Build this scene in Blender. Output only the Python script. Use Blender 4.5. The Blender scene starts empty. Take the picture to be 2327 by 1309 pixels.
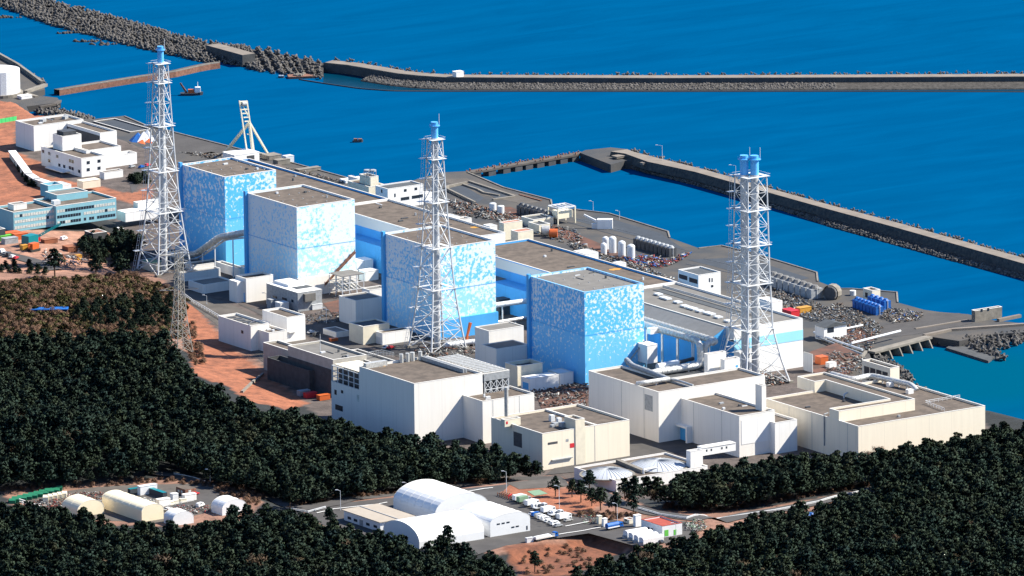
import bpy, bmesh, math, random
import numpy as np
from mathutils import Vector
random.seed(7); rng = np.random.default_rng(7)
scene = bpy.context.scene
W, H = 2327.0, 1309.0

# ------------------------------------------------------------------ camera
CP = np.array([-2555.083, -3767.277, 1019.764]); YAW, PIT, ROL, F = 0.588290, 0.208098, -0.011467, 21880.0
FW = np.array([math.sin(YAW)*math.cos(PIT), math.cos(YAW)*math.cos(PIT), -math.sin(PIT)])
R0 = np.array([math.cos(YAW), -math.sin(YAW), 0.0]); U0 = np.cross(R0, FW)
RT = R0*math.cos(ROL)+U0*math.sin(ROL); UP = -R0*math.sin(ROL)+U0*math.cos(ROL)
cam = bpy.data.cameras.new('camera'); co = bpy.data.objects.new('camera', cam); scene.collection.objects.link(co)
cam.sensor_fit = 'HORIZONTAL'; cam.sensor_width = 36; cam.lens = 36*F/W
cam.clip_start = 100; cam.clip_end = 60000
from mathutils import Matrix
co.matrix_world = Matrix([[RT[0], UP[0], -FW[0], CP[0]], [RT[1], UP[1], -FW[1], CP[1]], [RT[2], UP[2], -FW[2], CP[2]], [0, 0, 0, 1]])
scene.camera = co

# ------------------------------------------------------------------ sky, sun, exposure
TS = Vector((1.0, -.45, 1.0)).normalized()          # towards the sun, read off the roof shadows
w = bpy.data.worlds.new('World'); scene.world = w; w.use_nodes = True
nt = w.node_tree; bg = nt.nodes['Background']
sky = nt.nodes.new('ShaderNodeTexSky'); sky.sky_type = 'NISHITA'; sky.sun_disc = False
sky.sun_elevation = math.asin(TS.z); sky.sun_rotation = math.atan2(TS.x, TS.y)
sky.altitude = 600; sky.air_density = 1.6; sky.dust_density = 0.0; sky.ozone_density = 5.0
tn = nt.nodes.new('ShaderNodeMix'); tn.data_type = 'RGBA'; tn.blend_type = 'MULTIPLY'; tn.inputs[0].default_value = 1; tn.inputs[7].default_value = (.84, .95, 1.18, 1)   # deep clear winter blue
nt.links.new(sky.outputs[0], tn.inputs[6]); nt.links.new(tn.outputs[2], bg.inputs[0]); bg.inputs[1].default_value = 0.062
sun = bpy.data.lights.new('sun', 'SUN'); sun.energy = 5.0; sun.angle = math.radians(.5); sun.color = (1, .93, .80)
so = bpy.data.objects.new('sun', sun); scene.collection.objects.link(so)
so.rotation_euler = (-TS).to_track_quat('-Z', 'Y').to_euler()
scene.view_settings.view_transform = 'Standard'; scene.view_settings.look = 'None'
scene.view_settings.exposure = 1.2; scene.view_settings.gamma = 1

# ------------------------------------------------------------------ picture <-> world
def proj(p):
    d = np.asarray(p, float)-CP; z = d@FW
    return np.stack([W/2+F*(d@RT)/z, H/2-F*(d@UP)/z], -1)
def ray(u, v): return FW+RT*(u-W/2)/F-UP*(v-H/2)/F
def P(u, v, z=10.):
    d = ray(u, v); return CP+d*(z-CP[2])/d[2]
def PX(u, v, x):                      # point of the plane x = const seen at (u, v)
    d = ray(u, v); return CP+d*(x-CP[0])/d[0]
def PY(u, v, y):
    d = ray(u, v); return CP+d*(y-CP[1])/d[1]
def along(b, ax, u):                  # distance along axis ax from b to picture column u
    d0 = b-CP; e = np.zeros(3); e[ax] = 1; k = (u-W/2)/F
    return -(d0@RT-k*(d0@FW))/(e@RT-k*(e@FW))
def height(u, vt, vb, zb):            # level of the point at (u, vt) straight above (u, vb, zb)
    b = P(u, vb, zb); k = -(vt-H/2)/F; d0 = b-CP
    return zb-(d0@UP-k*(d0@FW))/(UP[2]-k*FW[2])
def inpoly(pts, poly):
    x, y = pts[:, 0], pts[:, 1]; r = np.zeros(len(x), bool); n = len(poly)
    for i in range(n):
        x0, y0 = poly[i]; x1, y1 = poly[(i+1) % n]
        if y0 == y1: continue
        r ^= ((y0 > y) != (y1 > y)) & (x < (x1-x0)*(y-y0)/(y1-y0)+x0)
    return r
def pdist(pts, poly):                 # distance outside a polygon (0 inside)
    d = np.full(len(pts), 1e9); n = len(poly)
    for i in range(n):
        a = np.array(poly[i][:2], float); b = np.array(poly[(i+1) % n][:2], float); e = b-a
        t = np.clip(((pts-a)@e)/max(e@e, 1e-9), 0, 1)[:, None]
        d = np.minimum(d, np.hypot(*(pts-a-t*e).T))
    d[inpoly(pts, poly)] = 0
    return d
def PP(pts, z): return [tuple(P(u, v, z)[:2]) for u, v in pts]
sm = lambda t: (lambda q: q*q*(3-2*q))(np.clip(t, 0, 1))

# ------------------------------------------------------------------ materials
MATS = {}
def mat(name, col, rough=.8, metal=0., var=.0, scale=.3, col2=None, bump=0., seams=None, spec=None, streak=False):
    if name in MATS: return MATS[name]
    m = bpy.data.materials.new(name); m.use_nodes = True; n = m.node_tree; b = n.nodes['Principled BSDF']
    b.inputs['Roughness'].default_value = rough; b.inputs['Metallic'].default_value = metal
    if spec is not None: b.inputs['Specular IOR Level'].default_value = spec
    c4 = (*col, 1); b.inputs['Base Color'].default_value = c4
    out = None
    if var or col2 or bump or seams:
        g = n.nodes.new('ShaderNodeNewGeometry')
        vec = g.outputs['Position']
        if streak:
            mp = n.nodes.new('ShaderNodeMapping'); mp.inputs['Scale'].default_value = (1, 1, .08); n.links.new(vec, mp.inputs[0]); vec2 = mp.outputs[0]
        else: vec2 = vec
        no = n.nodes.new('ShaderNodeTexNoise'); no.inputs['Scale'].default_value = scale; no.inputs['Detail'].default_value = 5; no.inputs['Roughness'].default_value = .65
        n.links.new(vec2, no.inputs['Vector'])
        rp = n.nodes.new('ShaderNodeValToRGB'); rp.color_ramp.elements[0].position = .36; rp.color_ramp.elements[1].position = .64
        c2 = col2 or tuple(c*(1-var) for c in col)
        rp.color_ramp.elements[0].color = (*c2, 1); rp.color_ramp.elements[1].color = c4
        n.links.new(no.outputs[0], rp.inputs[0]); out = rp.outputs[0]
        if seams:                     # vertical sheet joints every `seams` metres
            sx = n.nodes.new('ShaderNodeSeparateXYZ'); n.links.new(vec, sx.inputs[0])
            ad = n.nodes.new('ShaderNodeMath'); ad.operation = 'ADD'; n.links.new(sx.outputs[0], ad.inputs[0]); n.links.new(sx.outputs[1], ad.inputs[1])
            mo = n.nodes.new('ShaderNodeMath'); mo.operation = 'PINGPONG'; mo.inputs[1].default_value = seams/2; n.links.new(ad.outputs[0], mo.inputs[0])
            lt = n.nodes.new('ShaderNodeMath'); lt.operation = 'LESS_THAN'; lt.inputs[1].default_value = .11; n.links.new(mo.outputs[0], lt.inputs[0])
            m2 = n.nodes.new('ShaderNodeMath'); m2.operation = 'MULTIPLY'; m2.inputs[1].default_value = .22; n.links.new(lt.outputs[0], m2.inputs[0])
            mx = n.nodes.new('ShaderNodeMix'); mx.data_type = 'RGBA'; mx.inputs[7].default_value = (*[c*.3 for c in col], 1)
            n.links.new(m2.outputs[0], mx.inputs[0]); n.links.new(out, mx.inputs[6]); out = mx.outputs[2]
        n.links.new(out, b.inputs['Base Color'])
        if bump:
            bp = n.nodes.new('ShaderNodeBump'); bp.inputs['Strength'].default_value = .6; bp.inputs['Distance'].default_value = bump
            n.links.new(no.outputs[0], bp.inputs['Height']); n.links.new(bp.outputs[0], b.inputs['Normal'])
    MATS[name] = m; return m
M = dict(
 white=mat('white_paint', (.80, .79, .77), .7, var=.06, scale=.5, seams=6, streak=True),
 beige=mat('beige_panel', (.79, .71, .57), .75, var=.06, scale=.45, seams=13, streak=True),
 pale=mat('pale_grey_panel', (.78, .75, .70), .75, var=.06, scale=.45, seams=13, streak=True),
 cream=mat('cream_wall', (.72, .66, .52), .75, var=.12, scale=.3),
 conc=mat('concrete', (.22, .20, .17), .9, var=.35, scale=.3),
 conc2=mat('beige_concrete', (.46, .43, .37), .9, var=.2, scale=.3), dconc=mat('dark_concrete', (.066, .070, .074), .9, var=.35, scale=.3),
 roof=mat('brown_roof', (.120, .094, .074), .95, var=.45, scale=.22, bump=.1),
 roofg=mat('grey_roof', (.155, .148, .138), .95, var=.22, scale=.16),
 roofd=mat('dark_roof', (.07, .08, .09), .9, var=.3, scale=.3),
 roofw=mat('white_roof', (.75, .76, .76), .6, var=.1, scale=.3),
 cap=mat('pale_coping', (.66, .64, .60), .7),
 capb=mat('blue_coping', (.22, .52, .80), .6),
 blue=mat('light_blue_wall', (.06, .36, .75), .6, var=.12, scale=.1, seams=9),
 band=mat('blue_band_paint', (.30, .66, .88), .6),
 teal=mat('teal_facade', (.21, .45, .53), .6, var=.08, scale=.3),
 glass=mat('window_glass', (.02, .03, .045), .15),
 glassb=mat('blind_window', (.62, .66, .62), .5, var=.35, scale=.8),
 steel=mat('white_steel', (.60, .62, .64), .5, var=.12, scale=.6),
 flue=mat('flue_shell', (.52, .53, .54), .5, var=.25, scale=.35),
 tipblue=mat('sky_blue_paint', (.10, .42, .80), .5, var=.1, scale=.5),
 silver=mat('pipe_cladding', (.60, .60, .58), .42, metal=.3, var=.35, scale=1.0),
 greym=mat('grey_metal', (.33, .35, .37), .6, var=.3, scale=.7),
 darkm=mat('dark_metal', (.06, .065, .075), .6, var=.4, scale=.6),
 rust=mat('rusty_steel', (.24, .11, .07), .9, var=.5, scale=.7),
 pylon=mat('weathered_lattice_steel', (.30, .29, .26), .7),
 asphalt=mat('asphalt', (.060, .056, .055), .95, var=.3, scale=.12, bump=.05),
 asph2=mat('old_paving', (.095, .083, .072), .95, var=.35, scale=.1, bump=.05),
 quay=mat('quay_concrete', (.034, .038, .044), .95, col2=(.070, .062, .054), scale=.045, bump=.05),
 dirt=mat('brown_earth', (.125, .052, .034), 1, col2=(.055, .032, .026), scale=.12, bump=.3),
 dirt2=mat('orange_earth', (.30, .105, .05), 1, col2=(.17, .07, .04), scale=.07, bump=.3),
 grassd=mat('dry_grass', (.16, .08, .05), 1, col2=(.07, .045, .03), scale=.3, bump=.4),
 darkrock=mat('weathered_armour', (.022, .028, .032), 1, col2=(.07, .068, .062), scale=.5, bump=.5),
 rock=mat('rubble_stone', (.065, .06, .055), 1, var=.6, scale=.5, bump=.5),
 tetra=mat('armour_concrete', (.125, .118, .112), 1, var=.7, scale=.35),
 bwroad=mat('breakwater_road', (.20, .172, .145), .95, var=.25, scale=.12),
 pink=mat('pink_roof', (.34, .155, .105), .8, var=.1, scale=.5),
 redroof=mat('red_roof', (.34, .06, .035), .8, var=.25, scale=.6),
 green=mat('green_paint', (.10, .42, .05), .7), greent=mat('green_tarpaulin', (.0, .15, .075), .7, var=.3, scale=.5),
 bluet=mat('blue_tarpaulin', (.0, .11, .42), .6, var=.3, scale=.6),
 bluev=mat('blue_vehicle_paint', (.0, .09, .38), .4), orange=mat('orange_paint', (.48, .10, .02), .5),
 yellow=mat('yellow_paint', (.48, .24, .03), .5), red=mat('red_paint', (.55, .02, .03), .5),
 tealp=mat('turquoise_paint', (.0, .17, .20), .4), blk=mat('black_rubber', (.02, .02, .02), .9),
 tent=mat('white_membrane', (.70, .71, .72), .6, var=.06, scale=.15), tentc=mat('cream_membrane', (.80, .70, .50), .6, var=.05, scale=.2),
 lowroof=mat('pale_lean_to_roof', (.20, .20, .20), .9, var=.15, scale=.3),
 reflwater=mat('boom_water_reflection', (.0, .030, .062), .3, spec=.02, var=.2, scale=.1),  # teal of the enclosed water, darkened to paint in the breakwater's reflection
 dome=mat('white_shell', (.42, .45, .50), .5), line=mat('white_road_paint', (.7, .7, .68), .8),
 gpool=mat('green_cover', (.16, .26, .17), .9, var=.1), slopec=mat('dark_lining', (.035, .045, .06), .9, var=.2, scale=.2),
 scr1=mat('scrap_grey', (.17, .17, .17), .8, var=.5, scale=1), scr2=mat('scrap_dark', (.05, .055, .06), .8, var=.4), scr3=mat('scrap_pale', (.42, .42, .40), .7, var=.3), scr4=mat('scrap_brown', (.13, .085, .06), .9, var=.4), scr5=mat('scrap_blue', (.06, .10, .16), .8), scrr=mat('scrap_red', (.22, .03, .03), .8, var=.4),
 trunk=mat('bark', (.10, .06, .04), 1), cremt=mat('cream_paint', (.74, .68, .52), .6),
)

# reactor hall wall: blue sheet with a spray of white flakes, denser upwards and away from the near corner
def splatter(name, xa, ya, dens, whiten, lite=(.26, .64, .92, 1), up=(.08, .45, .86, 1)):
    m = bpy.data.materials.new(name); m.use_nodes = True; n = m.node_tree; b = n.nodes['Principled BSDF']; L = n.links
    b.inputs['Roughness'].default_value = .55
    def nd(t, **k):
        q = n.nodes.new(t)
        for a, v in k.items(): setattr(q, a, v)
        return q
    def math_(op, a, c=None, d=None):
        q = nd('ShaderNodeMath', operation=op)
        for i, v in enumerate((a, c, d)):
            if v is None: continue
            if isinstance(v, (int, float)): q.inputs[i].default_value = v
            else: L.new(v, q.inputs[i])
        return q.outputs[0]
    g = nd('ShaderNodeNewGeometry'); s = nd('ShaderNodeSeparateXYZ'); L.new(g.outputs['Position'], s.inputs[0])
    x = math_('DIVIDE', math_('SUBTRACT', s.outputs[0], xa), 36.); y = math_('DIVIDE', math_('SUBTRACT', s.outputs[1], ya), 48.)
    z = math_('DIVIDE', math_('SUBTRACT', s.outputs[2], 10.), 46.)
    side = math_('MAXIMUM', x, y)
    d = math_('ADD', math_('MULTIPLY', z, .62), math_('MULTIPLY', side, .30)); d = math_('ADD', d, dens)
    n1 = nd('ShaderNodeTexNoise'); n1.inputs['Scale'].default_value = .56; n1.inputs['Detail'].default_value = 3.; n1.inputs['Roughness'].default_value = .62
    L.new(g.outputs['Position'], n1.inputs['Vector'])
    n2 = nd('ShaderNodeTexNoise'); n2.inputs['Scale'].default_value = .075; n2.inputs['Detail'].default_value = 2; L.new(g.outputs['Position'], n2.inputs['Vector'])
    v = math_('ADD', n1.outputs[0], math_('MULTIPLY', math_('SUBTRACT', d, .5), .25))
    v = math_('ADD', v, math_('MULTIPLY', math_('SUBTRACT', n2.outputs[0], .5), .22))
    r = nd('ShaderNodeMapRange'); r.interpolation_type = 'SMOOTHSTEP'; r.inputs[1].default_value = .53; r.inputs[2].default_value = .64; L.new(v, r.inputs[0])
    r2 = math_('MULTIPLY', r.outputs[0], .82)
    base = nd('ShaderNodeMix', data_type='RGBA'); base.inputs[6].default_value = up; base.inputs[7].default_value = lite
    lo = math_('LESS_THAN', z, .52); L.new(math_('MULTIPLY', lo, whiten), base.inputs[0])
    # sheet joints
    pj = math_('PINGPONG', math_('ADD', s.outputs[0], s.outputs[1]), 3.); ln = math_('LESS_THAN', pj, .10)
    b2 = nd('ShaderNodeMix', data_type='RGBA'); b2.inputs[7].default_value = (.05, .25, .5, 1); L.new(math_('MULTIPLY', ln, .22), b2.inputs[0]); L.new(base.outputs[2], b2.inputs[6])
    mx = nd('ShaderNodeMix', data_type='RGBA'); mx.inputs[7].default_value = (.80, .82, .84, 1)
    L.new(r2, mx.inputs[0]); L.new(b2.outputs[2], mx.inputs[6]); L.new(mx.outputs[2], b.inputs['Base Color'])
    return m

# ------------------------------------------------------------------ mesh helpers
COL = scene.collection
class MB:
    def __init__(s): s.v = []; s.f = []; s.m = []
    def add(s, v, f, m=0):
        o = len(s.v); s.v += [tuple(map(float, q)) for q in v]; s.f += [tuple(i+o for i in q) for q in f]; s.m += [m]*len(f); return s
    def box(s, x0, y0, z0, x1, y1, z1, m=0):
        v = [(x0,y0,z0),(x1,y0,z0),(x1,y1,z0),(x0,y1,z0),(x0,y0,z1),(x1,y0,z1),(x1,y1,z1),(x0,y1,z1)]
        return s.add(v, [(0,3,2,1),(4,5,6,7),(0,1,5,4),(1,2,6,5),(2,3,7,6),(3,0,4,7)], m)
    def obox(s, c, ux, l, wd, h, m=0, tilt=0.):   # box with its base centre at c, long axis along ux
        ux = Vector(ux).normalized(); uy = Vector((-ux.y, ux.x, 0)).normalized(); uz = ux.cross(uy); c = Vector(c)
        v = [c+ux*(a*l/2)+uy*(b*wd/2)+uz*(q*h) for q in (0, 1) for a, b in ((-1,-1),(1,-1),(1,1),(-1,1))]
        return s.add(v, [(0,3,2,1),(4,5,6,7),(0,1,5,4),(1,2,6,5),(2,3,7,6),(3,0,4,7)], m)
    def bar(s, a, b, r, n=4, m=0, r2=None, caps=True):
        a = Vector(a); b = Vector(b); d = (b-a)
        if d.length < 1e-6: return s
        d.normalize(); t = Vector((0,0,1)) if abs(d.z) < .9 else Vector((1,0,0)); u = d.cross(t).normalized(); q = d.cross(u); r2 = r if r2 is None else r2
        v = [c+(u*math.cos(2*math.pi*(i+.5)/n)+q*math.sin(2*math.pi*(i+.5)/n))*rr for c, rr in ((a, r), (b, r2)) for i in range(n)]
        f = [(i, i+n, (i+1) % n+n, (i+1) % n) for i in range(n)]
        if caps: f += [tuple(range(n)), tuple(reversed(range(n, 2*n)))]
        return s.add(v, f, m)
    def pipe(s, pts, r, n=12, m=0, ribs=0, bend=2.5):
        pts = [Vector(p) for p in pts]; q = [pts[0]]
        for i in range(1, len(pts)-1):
            a, b, c = pts[i-1], pts[i], pts[i+1]; d1 = (a-b); d2 = (c-b); k = min(bend, d1.length*.45, d2.length*.45)
            p0 = b+d1.normalized()*k; p1 = b+d2.normalized()*k
            for t in (0, .25, .5, .75, 1): q.append(p0*(1-t)**2+b*2*t*(1-t)+p1*t*t)
        q.append(pts[-1]); rings = []; o = len(s.v); u = None
        for i, p in enumerate(q):
            d = (q[min(i+1, len(q)-1)]-q[max(i-1, 0)]).normalized()
            if u is None: t = Vector((0,0,1)) if abs(d.z) < .9 else Vector((1,0,0)); u = d.cross(t).normalized()
            u = (u-d*u.dot(d)).normalized(); v = d.cross(u)
            for k in range(n): s.v.append(tuple(p+(u*math.cos(2*math.pi*k/n)+v*math.sin(2*math.pi*k/n))*r))
        for i in range(len(q)-1):
            for k in range(n):
                s.f.append((o+i*n+k, o+i*n+(k+1) % n, o+(i+1)*n+(k+1) % n, o+(i+1)*n+k)); s.m.append(m)
        s.f.append(tuple(o+k for k in reversed(range(n)))); s.m.append(m); s.f.append(tuple(o+(len(q)-1)*n+k for k in range(n))); s.m.append(m)
        if ribs:
            for i in range(len(pts)-1):
                a, b = pts[i], pts[i+1]; L = (b-a).length; k = int(L//ribs)
                for j in range(1, k+1):
                    c = a.lerp(b, j/(k+1)); d = (b-a).normalized(); s.bar(c-d*.12, c+d*.12, r*1.10, n, m)
        return s
    def prism(s, poly, z0, z1, m=0, top=True, mt=None, bottom=False):
        n = len(poly)
        if sum(poly[i][0]*poly[(i+1) % n][1]-poly[(i+1) % n][0]*poly[i][1] for i in range(n)) < 0: poly = poly[::-1]
        v = [(p[0], p[1], z0) for p in poly]+[(p[0], p[1], z1) for p in poly]
        s.add(v, [(i, (i+1) % n, (i+1) % n+n, i+n) for i in range(n)], m)
        if top: s.add([(p[0], p[1], z1) for p in poly], [tuple(range(n))], m if mt is None else mt)
        return s
    def build(s, name, mats, parent=None, smooth=False):
        me = bpy.data.meshes.new(name); me.from_pydata(s.v, [], s.f)
        if not isinstance(mats, (list, tuple)): mats = [mats]
        for q in mats: me.materials.append(q)
        if len(mats) > 1: me.polygons.foreach_set('material_index', s.m)
        if smooth: me.polygons.foreach_set('use_smooth', [True]*len(s.f))
        me.update(); o = bpy.data.objects.new(name, me); COL.objects.link(o)
        if parent is not None: o.parent = parent; o.matrix_parent_inverse = parent.matrix_world.inverted() if False else Matrix.Translation(-parent.location)
        return o
def tag(o, label=None, cat=None, group=None, kind=None):
    if label: o['label'] = label
    if cat: o['category'] = cat
    if group: o['group'] = group
    if kind: o['kind'] = kind
    return o
def thing(name, label, cat, loc=(0, 0, 0), group=None):
    o = bpy.data.objects.new(name, None); o.empty_display_size = 1; COL.objects.link(o); o.location = tuple(map(float, loc))
    return tag(o, label, cat, group)
def copy_thing(o, loc, rz=0, label=None, sc=1., group=None):
    r = o.copy(); COL.objects.link(r); r.location = tuple(map(float, loc)); r.rotation_euler = (0, 0, rz); r.scale = (sc, sc, sc)
    if label: r['label'] = label
    if group: r['group'] = group
    for ch in o.children:
        c = ch.copy(); COL.objects.link(c); c.parent = r
    return r
def ccw(poly):
    n = len(poly); a = sum(poly[i][0]*poly[(i+1) % n][1]-poly[(i+1) % n][0]*poly[i][1] for i in range(n))
    return list(poly) if a > 0 else list(poly)[::-1]
def inset(poly, d):
    poly = ccw(poly); n = len(poly); r = []
    for i in range(n):
        a, b, c = Vector(poly[i-1][:2]), Vector(poly[i][:2]), Vector(poly[(i+1) % n][:2])
        e1 = (b-a).normalized(); e2 = (c-b).normalized(); n1 = Vector((-e1.y, e1.x)); n2 = Vector((-e2.y, e2.x))
        k = (n1+n2); k = k/max(k.dot(n1), .2); r.append(tuple(b+k*d))
    return r
class B: pass
def shell(root, poly, zb, zt, wall, roof, par=.9, cap=None, pw=.45):
    """walls with a parapet, a coping and a roof sheet as parts of root"""
    poly = ccw(poly); ins = inset(poly, pw); n = len(poly); mb = MB()
    mb.prism(poly, zb, zt, 0, top=False)
    cp = MB()
    if par > 0:
        for i in range(n):
            a, b = ins[i], ins[(i+1) % n]; mb.add([(b[0], b[1], zt-par), (a[0], a[1], zt-par), (a[0], a[1], zt), (b[0], b[1], zt)], [(0, 1, 2, 3)], 0)
        out = inset(poly, -.07); inn = inset(poly, pw+.05)
        for i in range(n):
            j = (i+1) % n; a, b, c, d = out[i], out[j], inn[j], inn[i]
            v = [(q[0], q[1], z) for z in (zt+.003, zt+.16) for q in (a, b, c, d)]
            cp.add(v, [(4,5,6,7), (0,1,5,4), (2,3,7,6), (0,3,2,1)])
        cp.build('coping', cap or M['cap'], root)
    w_ = mb.build('wall', wall, root)
    MB().add([(p[0], p[1], zt-par) for p in (ins if par > 0 else poly)], [tuple(range(n))]).build('roof', roof, root)
    return w_
def bld(name, label, cat, sw, e, n, pyb=None, zt=None, zb=10., wall='white', roof='roof', par=.9, cap=None, root=None, group=None, zs=None):
    """block seen with its near (south-west) top corner at sw, its south-east and north-west top corners at columns e and n"""
    if zt is None: zt = height(sw[0], sw[1], pyb, zb)
    p = P(sw[0], sw[1], zt); b = B(); b.x0, b.y0, b.z0, b.z1 = p[0], p[1], (zb if zs is None else zs), zt
    b.x1 = b.x0+along(p, 0, e); b.y1 = b.y0+along(p, 1, n)
    b.o = root if root is not None else thing(name, label, cat, (b.x0, b.y0, b.z0), group)
    shell(b.o, [(b.x0, b.y0), (b.x1, b.y0), (b.x1, b.y1), (b.x0, b.y1)], b.z0, zt, M[wall] if isinstance(wall, str) else wall, M[roof], par, cap and M[cap])
    return b
def win(b, face, u0, v0, u1, v1, m='glass', name='window', proud=.07, frame=None):
    """opening on face S/W whose left edge spans rows v0..v1 at column u0 and which reaches column u1"""
    um = u0
    if face == 'S':
        a = PY(um, v0, b.y0); c = PY(um, v1, b.y0); x2 = a[0]+along(a, 0, u1); z0, z1 = sorted((a[2], c[2]))
        o = MB().box(a[0], b.y0-proud, z0, x2, b.y0-.01, z1).build(name, M[m], b.o)
    else:
        a = PX(um, v0, b.x0); c = PX(um, v1, b.x0); y2 = a[1]+along(a, 1, u1); z0, z1 = sorted((a[2], c[2]))
        y0, y1 = sorted((a[1], y2)); o = MB().box(b.x0-proud, y0, z0, b.x0-.01, y1, z1).build(name, M[m], b.o)
    return o
def seam(b, face, u, m='greym', wd=.12):
    if face == 'S': a = PY(u, 500, b.y0); x = a[0]; k = b.x0+along(np.array([b.x0, b.y0, b.z1]), 0, u); MB().box(k-wd, b.y0-.05, b.z0, k+wd, b.y0-.01, b.z1).build('wall_joint', M[m], b.o)
    else: k = b.y0+along(np.array([b.x0, b.y0, b.z1]), 1, u); MB().box(b.x0-.05, k-wd, b.z0, b.x0-.01, k+wd, b.z1).build('wall_joint', M[m], b.o)

# ------------------------------------------------------------------ terrain
QUAY = PP([(60,262),(208,271),(283,263),(330,283),(395,299),(640,362),(760,395),(880,428),(1000,392),(1060,389),(1145,425),(1253,453),(1256,466),(1285,474),(1310,475),(1385,484),(1520,525),(1524,541),(1585,563),(1640,557),(1700,571),(1858,618),(1861,640),(1900,655),(1935,655),(2040,663),(2042,688),(2100,704),(2135,709),(2200,714),(2260,728),(2327,735),(2420,745),(2420,772),(2327,755),(2250,760),(2180,775),(2115,765),(2100,771),(1975,802),(1985,830),(2020,850),(1960,850),(1850,870)], 4.0)
QUAY = [(x, y) for x, y in QUAY]+[(100., -60.), (100., 500.)]+PP([(330,345),(190,300)], 4.)
TERR = [(118., -70.), (122., 480.)]+PP([(640,372),(420,368),(330,338),(240,305),(190,290),(150,262),(75,262),(30,232),(0,228),(-120,190)], 10.)+PP([(-120,420),(0,470),(275,500),(300,620),(385,650),(425,690),(505,770),(600,850),(700,918),(760,960),(930,1055),(1100,1085),(1240,1105),(1400,1135),(1570,1125),(1700,1095),(1950,1080),(2150,1040)], 10.)+PP([(2240,985)], 9.)+[(118., -150.)]
FLATS = [  # plateau polygons, level, blend width
 (PP([(-60,480),(30,470),(275,430),(280,530),(262,560),(290,610),(200,622),(100,622),(-60,610)], 16.), 16., 14.),
 (PP([(690,1160),(900,1128),(1150,1098),(1250,1085),(1340,1110),(1450,1160),(1580,1172),(1640,1190),(1560,1240),(1430,1246),(1330,1220),(1180,1250),(900,1262),(760,1215)], 28.), 28., 16.),
 (PP([(0,1128),(100,1118),(380,1095),(480,1105),(560,1125),(600,1150),(540,1180),(380,1200),(200,1185),(60,1160)], 30.), 30., 16.)]
HC = [(-50,700,20),(150,690,17),(0,760,16),(200,800,15),(400,850,17),(500,850,17),(430,720,15),(560,900,18),(640,930,16),(700,1000,17),(850,1060,18),(1000,1110,20),(1150,1120,21),(1300,1130,18),(1500,1150,19),
 (0,915,12),(150,920,11),(270,955,11),(340,1025,12),(390,1060,17),(0,985,41),(100,985,43),(200,1010,41),(280,1060,35),(330,1090,30),(450,1100,28),(600,1120,24),(750,1120,24),
 (1700,1170,22),(1900,1160,21),(2100,1120,19),(2327,1060,16),(2327,1200,22),(2000,1250,25),(1700,1260,28),(1500,1290,28),(1163,1309,26),(1250,1270,24),(900,1300,29),(500,1300,30),(200,1300,30),(0,1200,30),(0,1309,30),(-100,1100,30),(600,1200,30),(2327,1309,27),(1163,1420,28),(2400,1450,28),(-200,1450,30),(0,420,14),(120,450,13),(230,450,12)]
hp = np.array([[*P(u, v, z)[:2], z] for u, v, z in HC])
def rbf_fit():
    d = np.hypot(hp[:, None, 0]-hp[None, :, 0], hp[:, None, 1]-hp[None, :, 1]); A = d+np.eye(len(hp))*0
    n = len(hp); S = np.zeros((n+1, n+1)); S[:n, :n] = A; S[:n, n] = 1; S[n, :n] = 1
    return np.linalg.solve(S, np.r_[hp[:, 2], 0])
RW = rbf_fit()
def hfun(xy):
    xy = np.atleast_2d(np.asarray(xy, float)); h = np.full(len(xy), RW[-1])
    for i in range(len(hp)): h += RW[i]*np.hypot(xy[:, 0]-hp[i, 0], xy[:, 1]-hp[i, 1])
    h = np.clip(h, 9, 44)
    h += 1.2*np.sin(xy[:, 0]*.07+1)*np.sin(xy[:, 1]*.06)
    for poly, z, bl in FLATS: h = z+(h-z)*sm(pdist(xy, poly)/bl)
    # sunk basin beside the tent yard
    bd = pdist(xy, BASIN); h = np.where(bd <= 0, 23.5, np.where(bd < 7, 23.5+(h-23.5)*bd/7, h))
    d = pdist(xy, TERR); h = 10+(h-10)*sm(d/55)
    # fall to the shore on the east side
    sea = np.minimum(pdist(xy, LAND), 1e9); h = h-(h+5)*sm(sea/9.)
    q = inpoly(xy, QUAY) & (d > 0); h = np.where(q, np.maximum(3.2, 10-d*1.1)*(d < 6.2)+3.2*(d >= 6.2), h)
    return h
BASIN = PP([(1150,1290),(1336,1236),(1420,1262),(1350,1330),(1200,1350)], 23.5)
LAND = [(118., -70.), (122., 480.)]+PP([(640,372),(420,368),(330,338),(240,305),(190,290),(150,262),(75,262),(30,232),(0,228),(-300,150)], 10.)+[(-700., 900.), (-900., -700.), (300., -900.)]+PP([(2600,1075),(2420,1015),(2330,985),(2245,958)], 5.)+[(118., -150.)]
def hz(x, y): return float(hfun([[x, y]])[0])
def G(u, v, z0=40.):                  # where the line of sight meets the ground
    ts = np.linspace(z0, 0, 401); d = ray(u, v); pts = CP+d*((ts-CP[2])/d[2])[:, None]; h = hfun(pts[:, :2])
    k = np.argmax(pts[:, 2] <= h); return np.array([pts[k, 0], pts[k, 1], h[k]])
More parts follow.
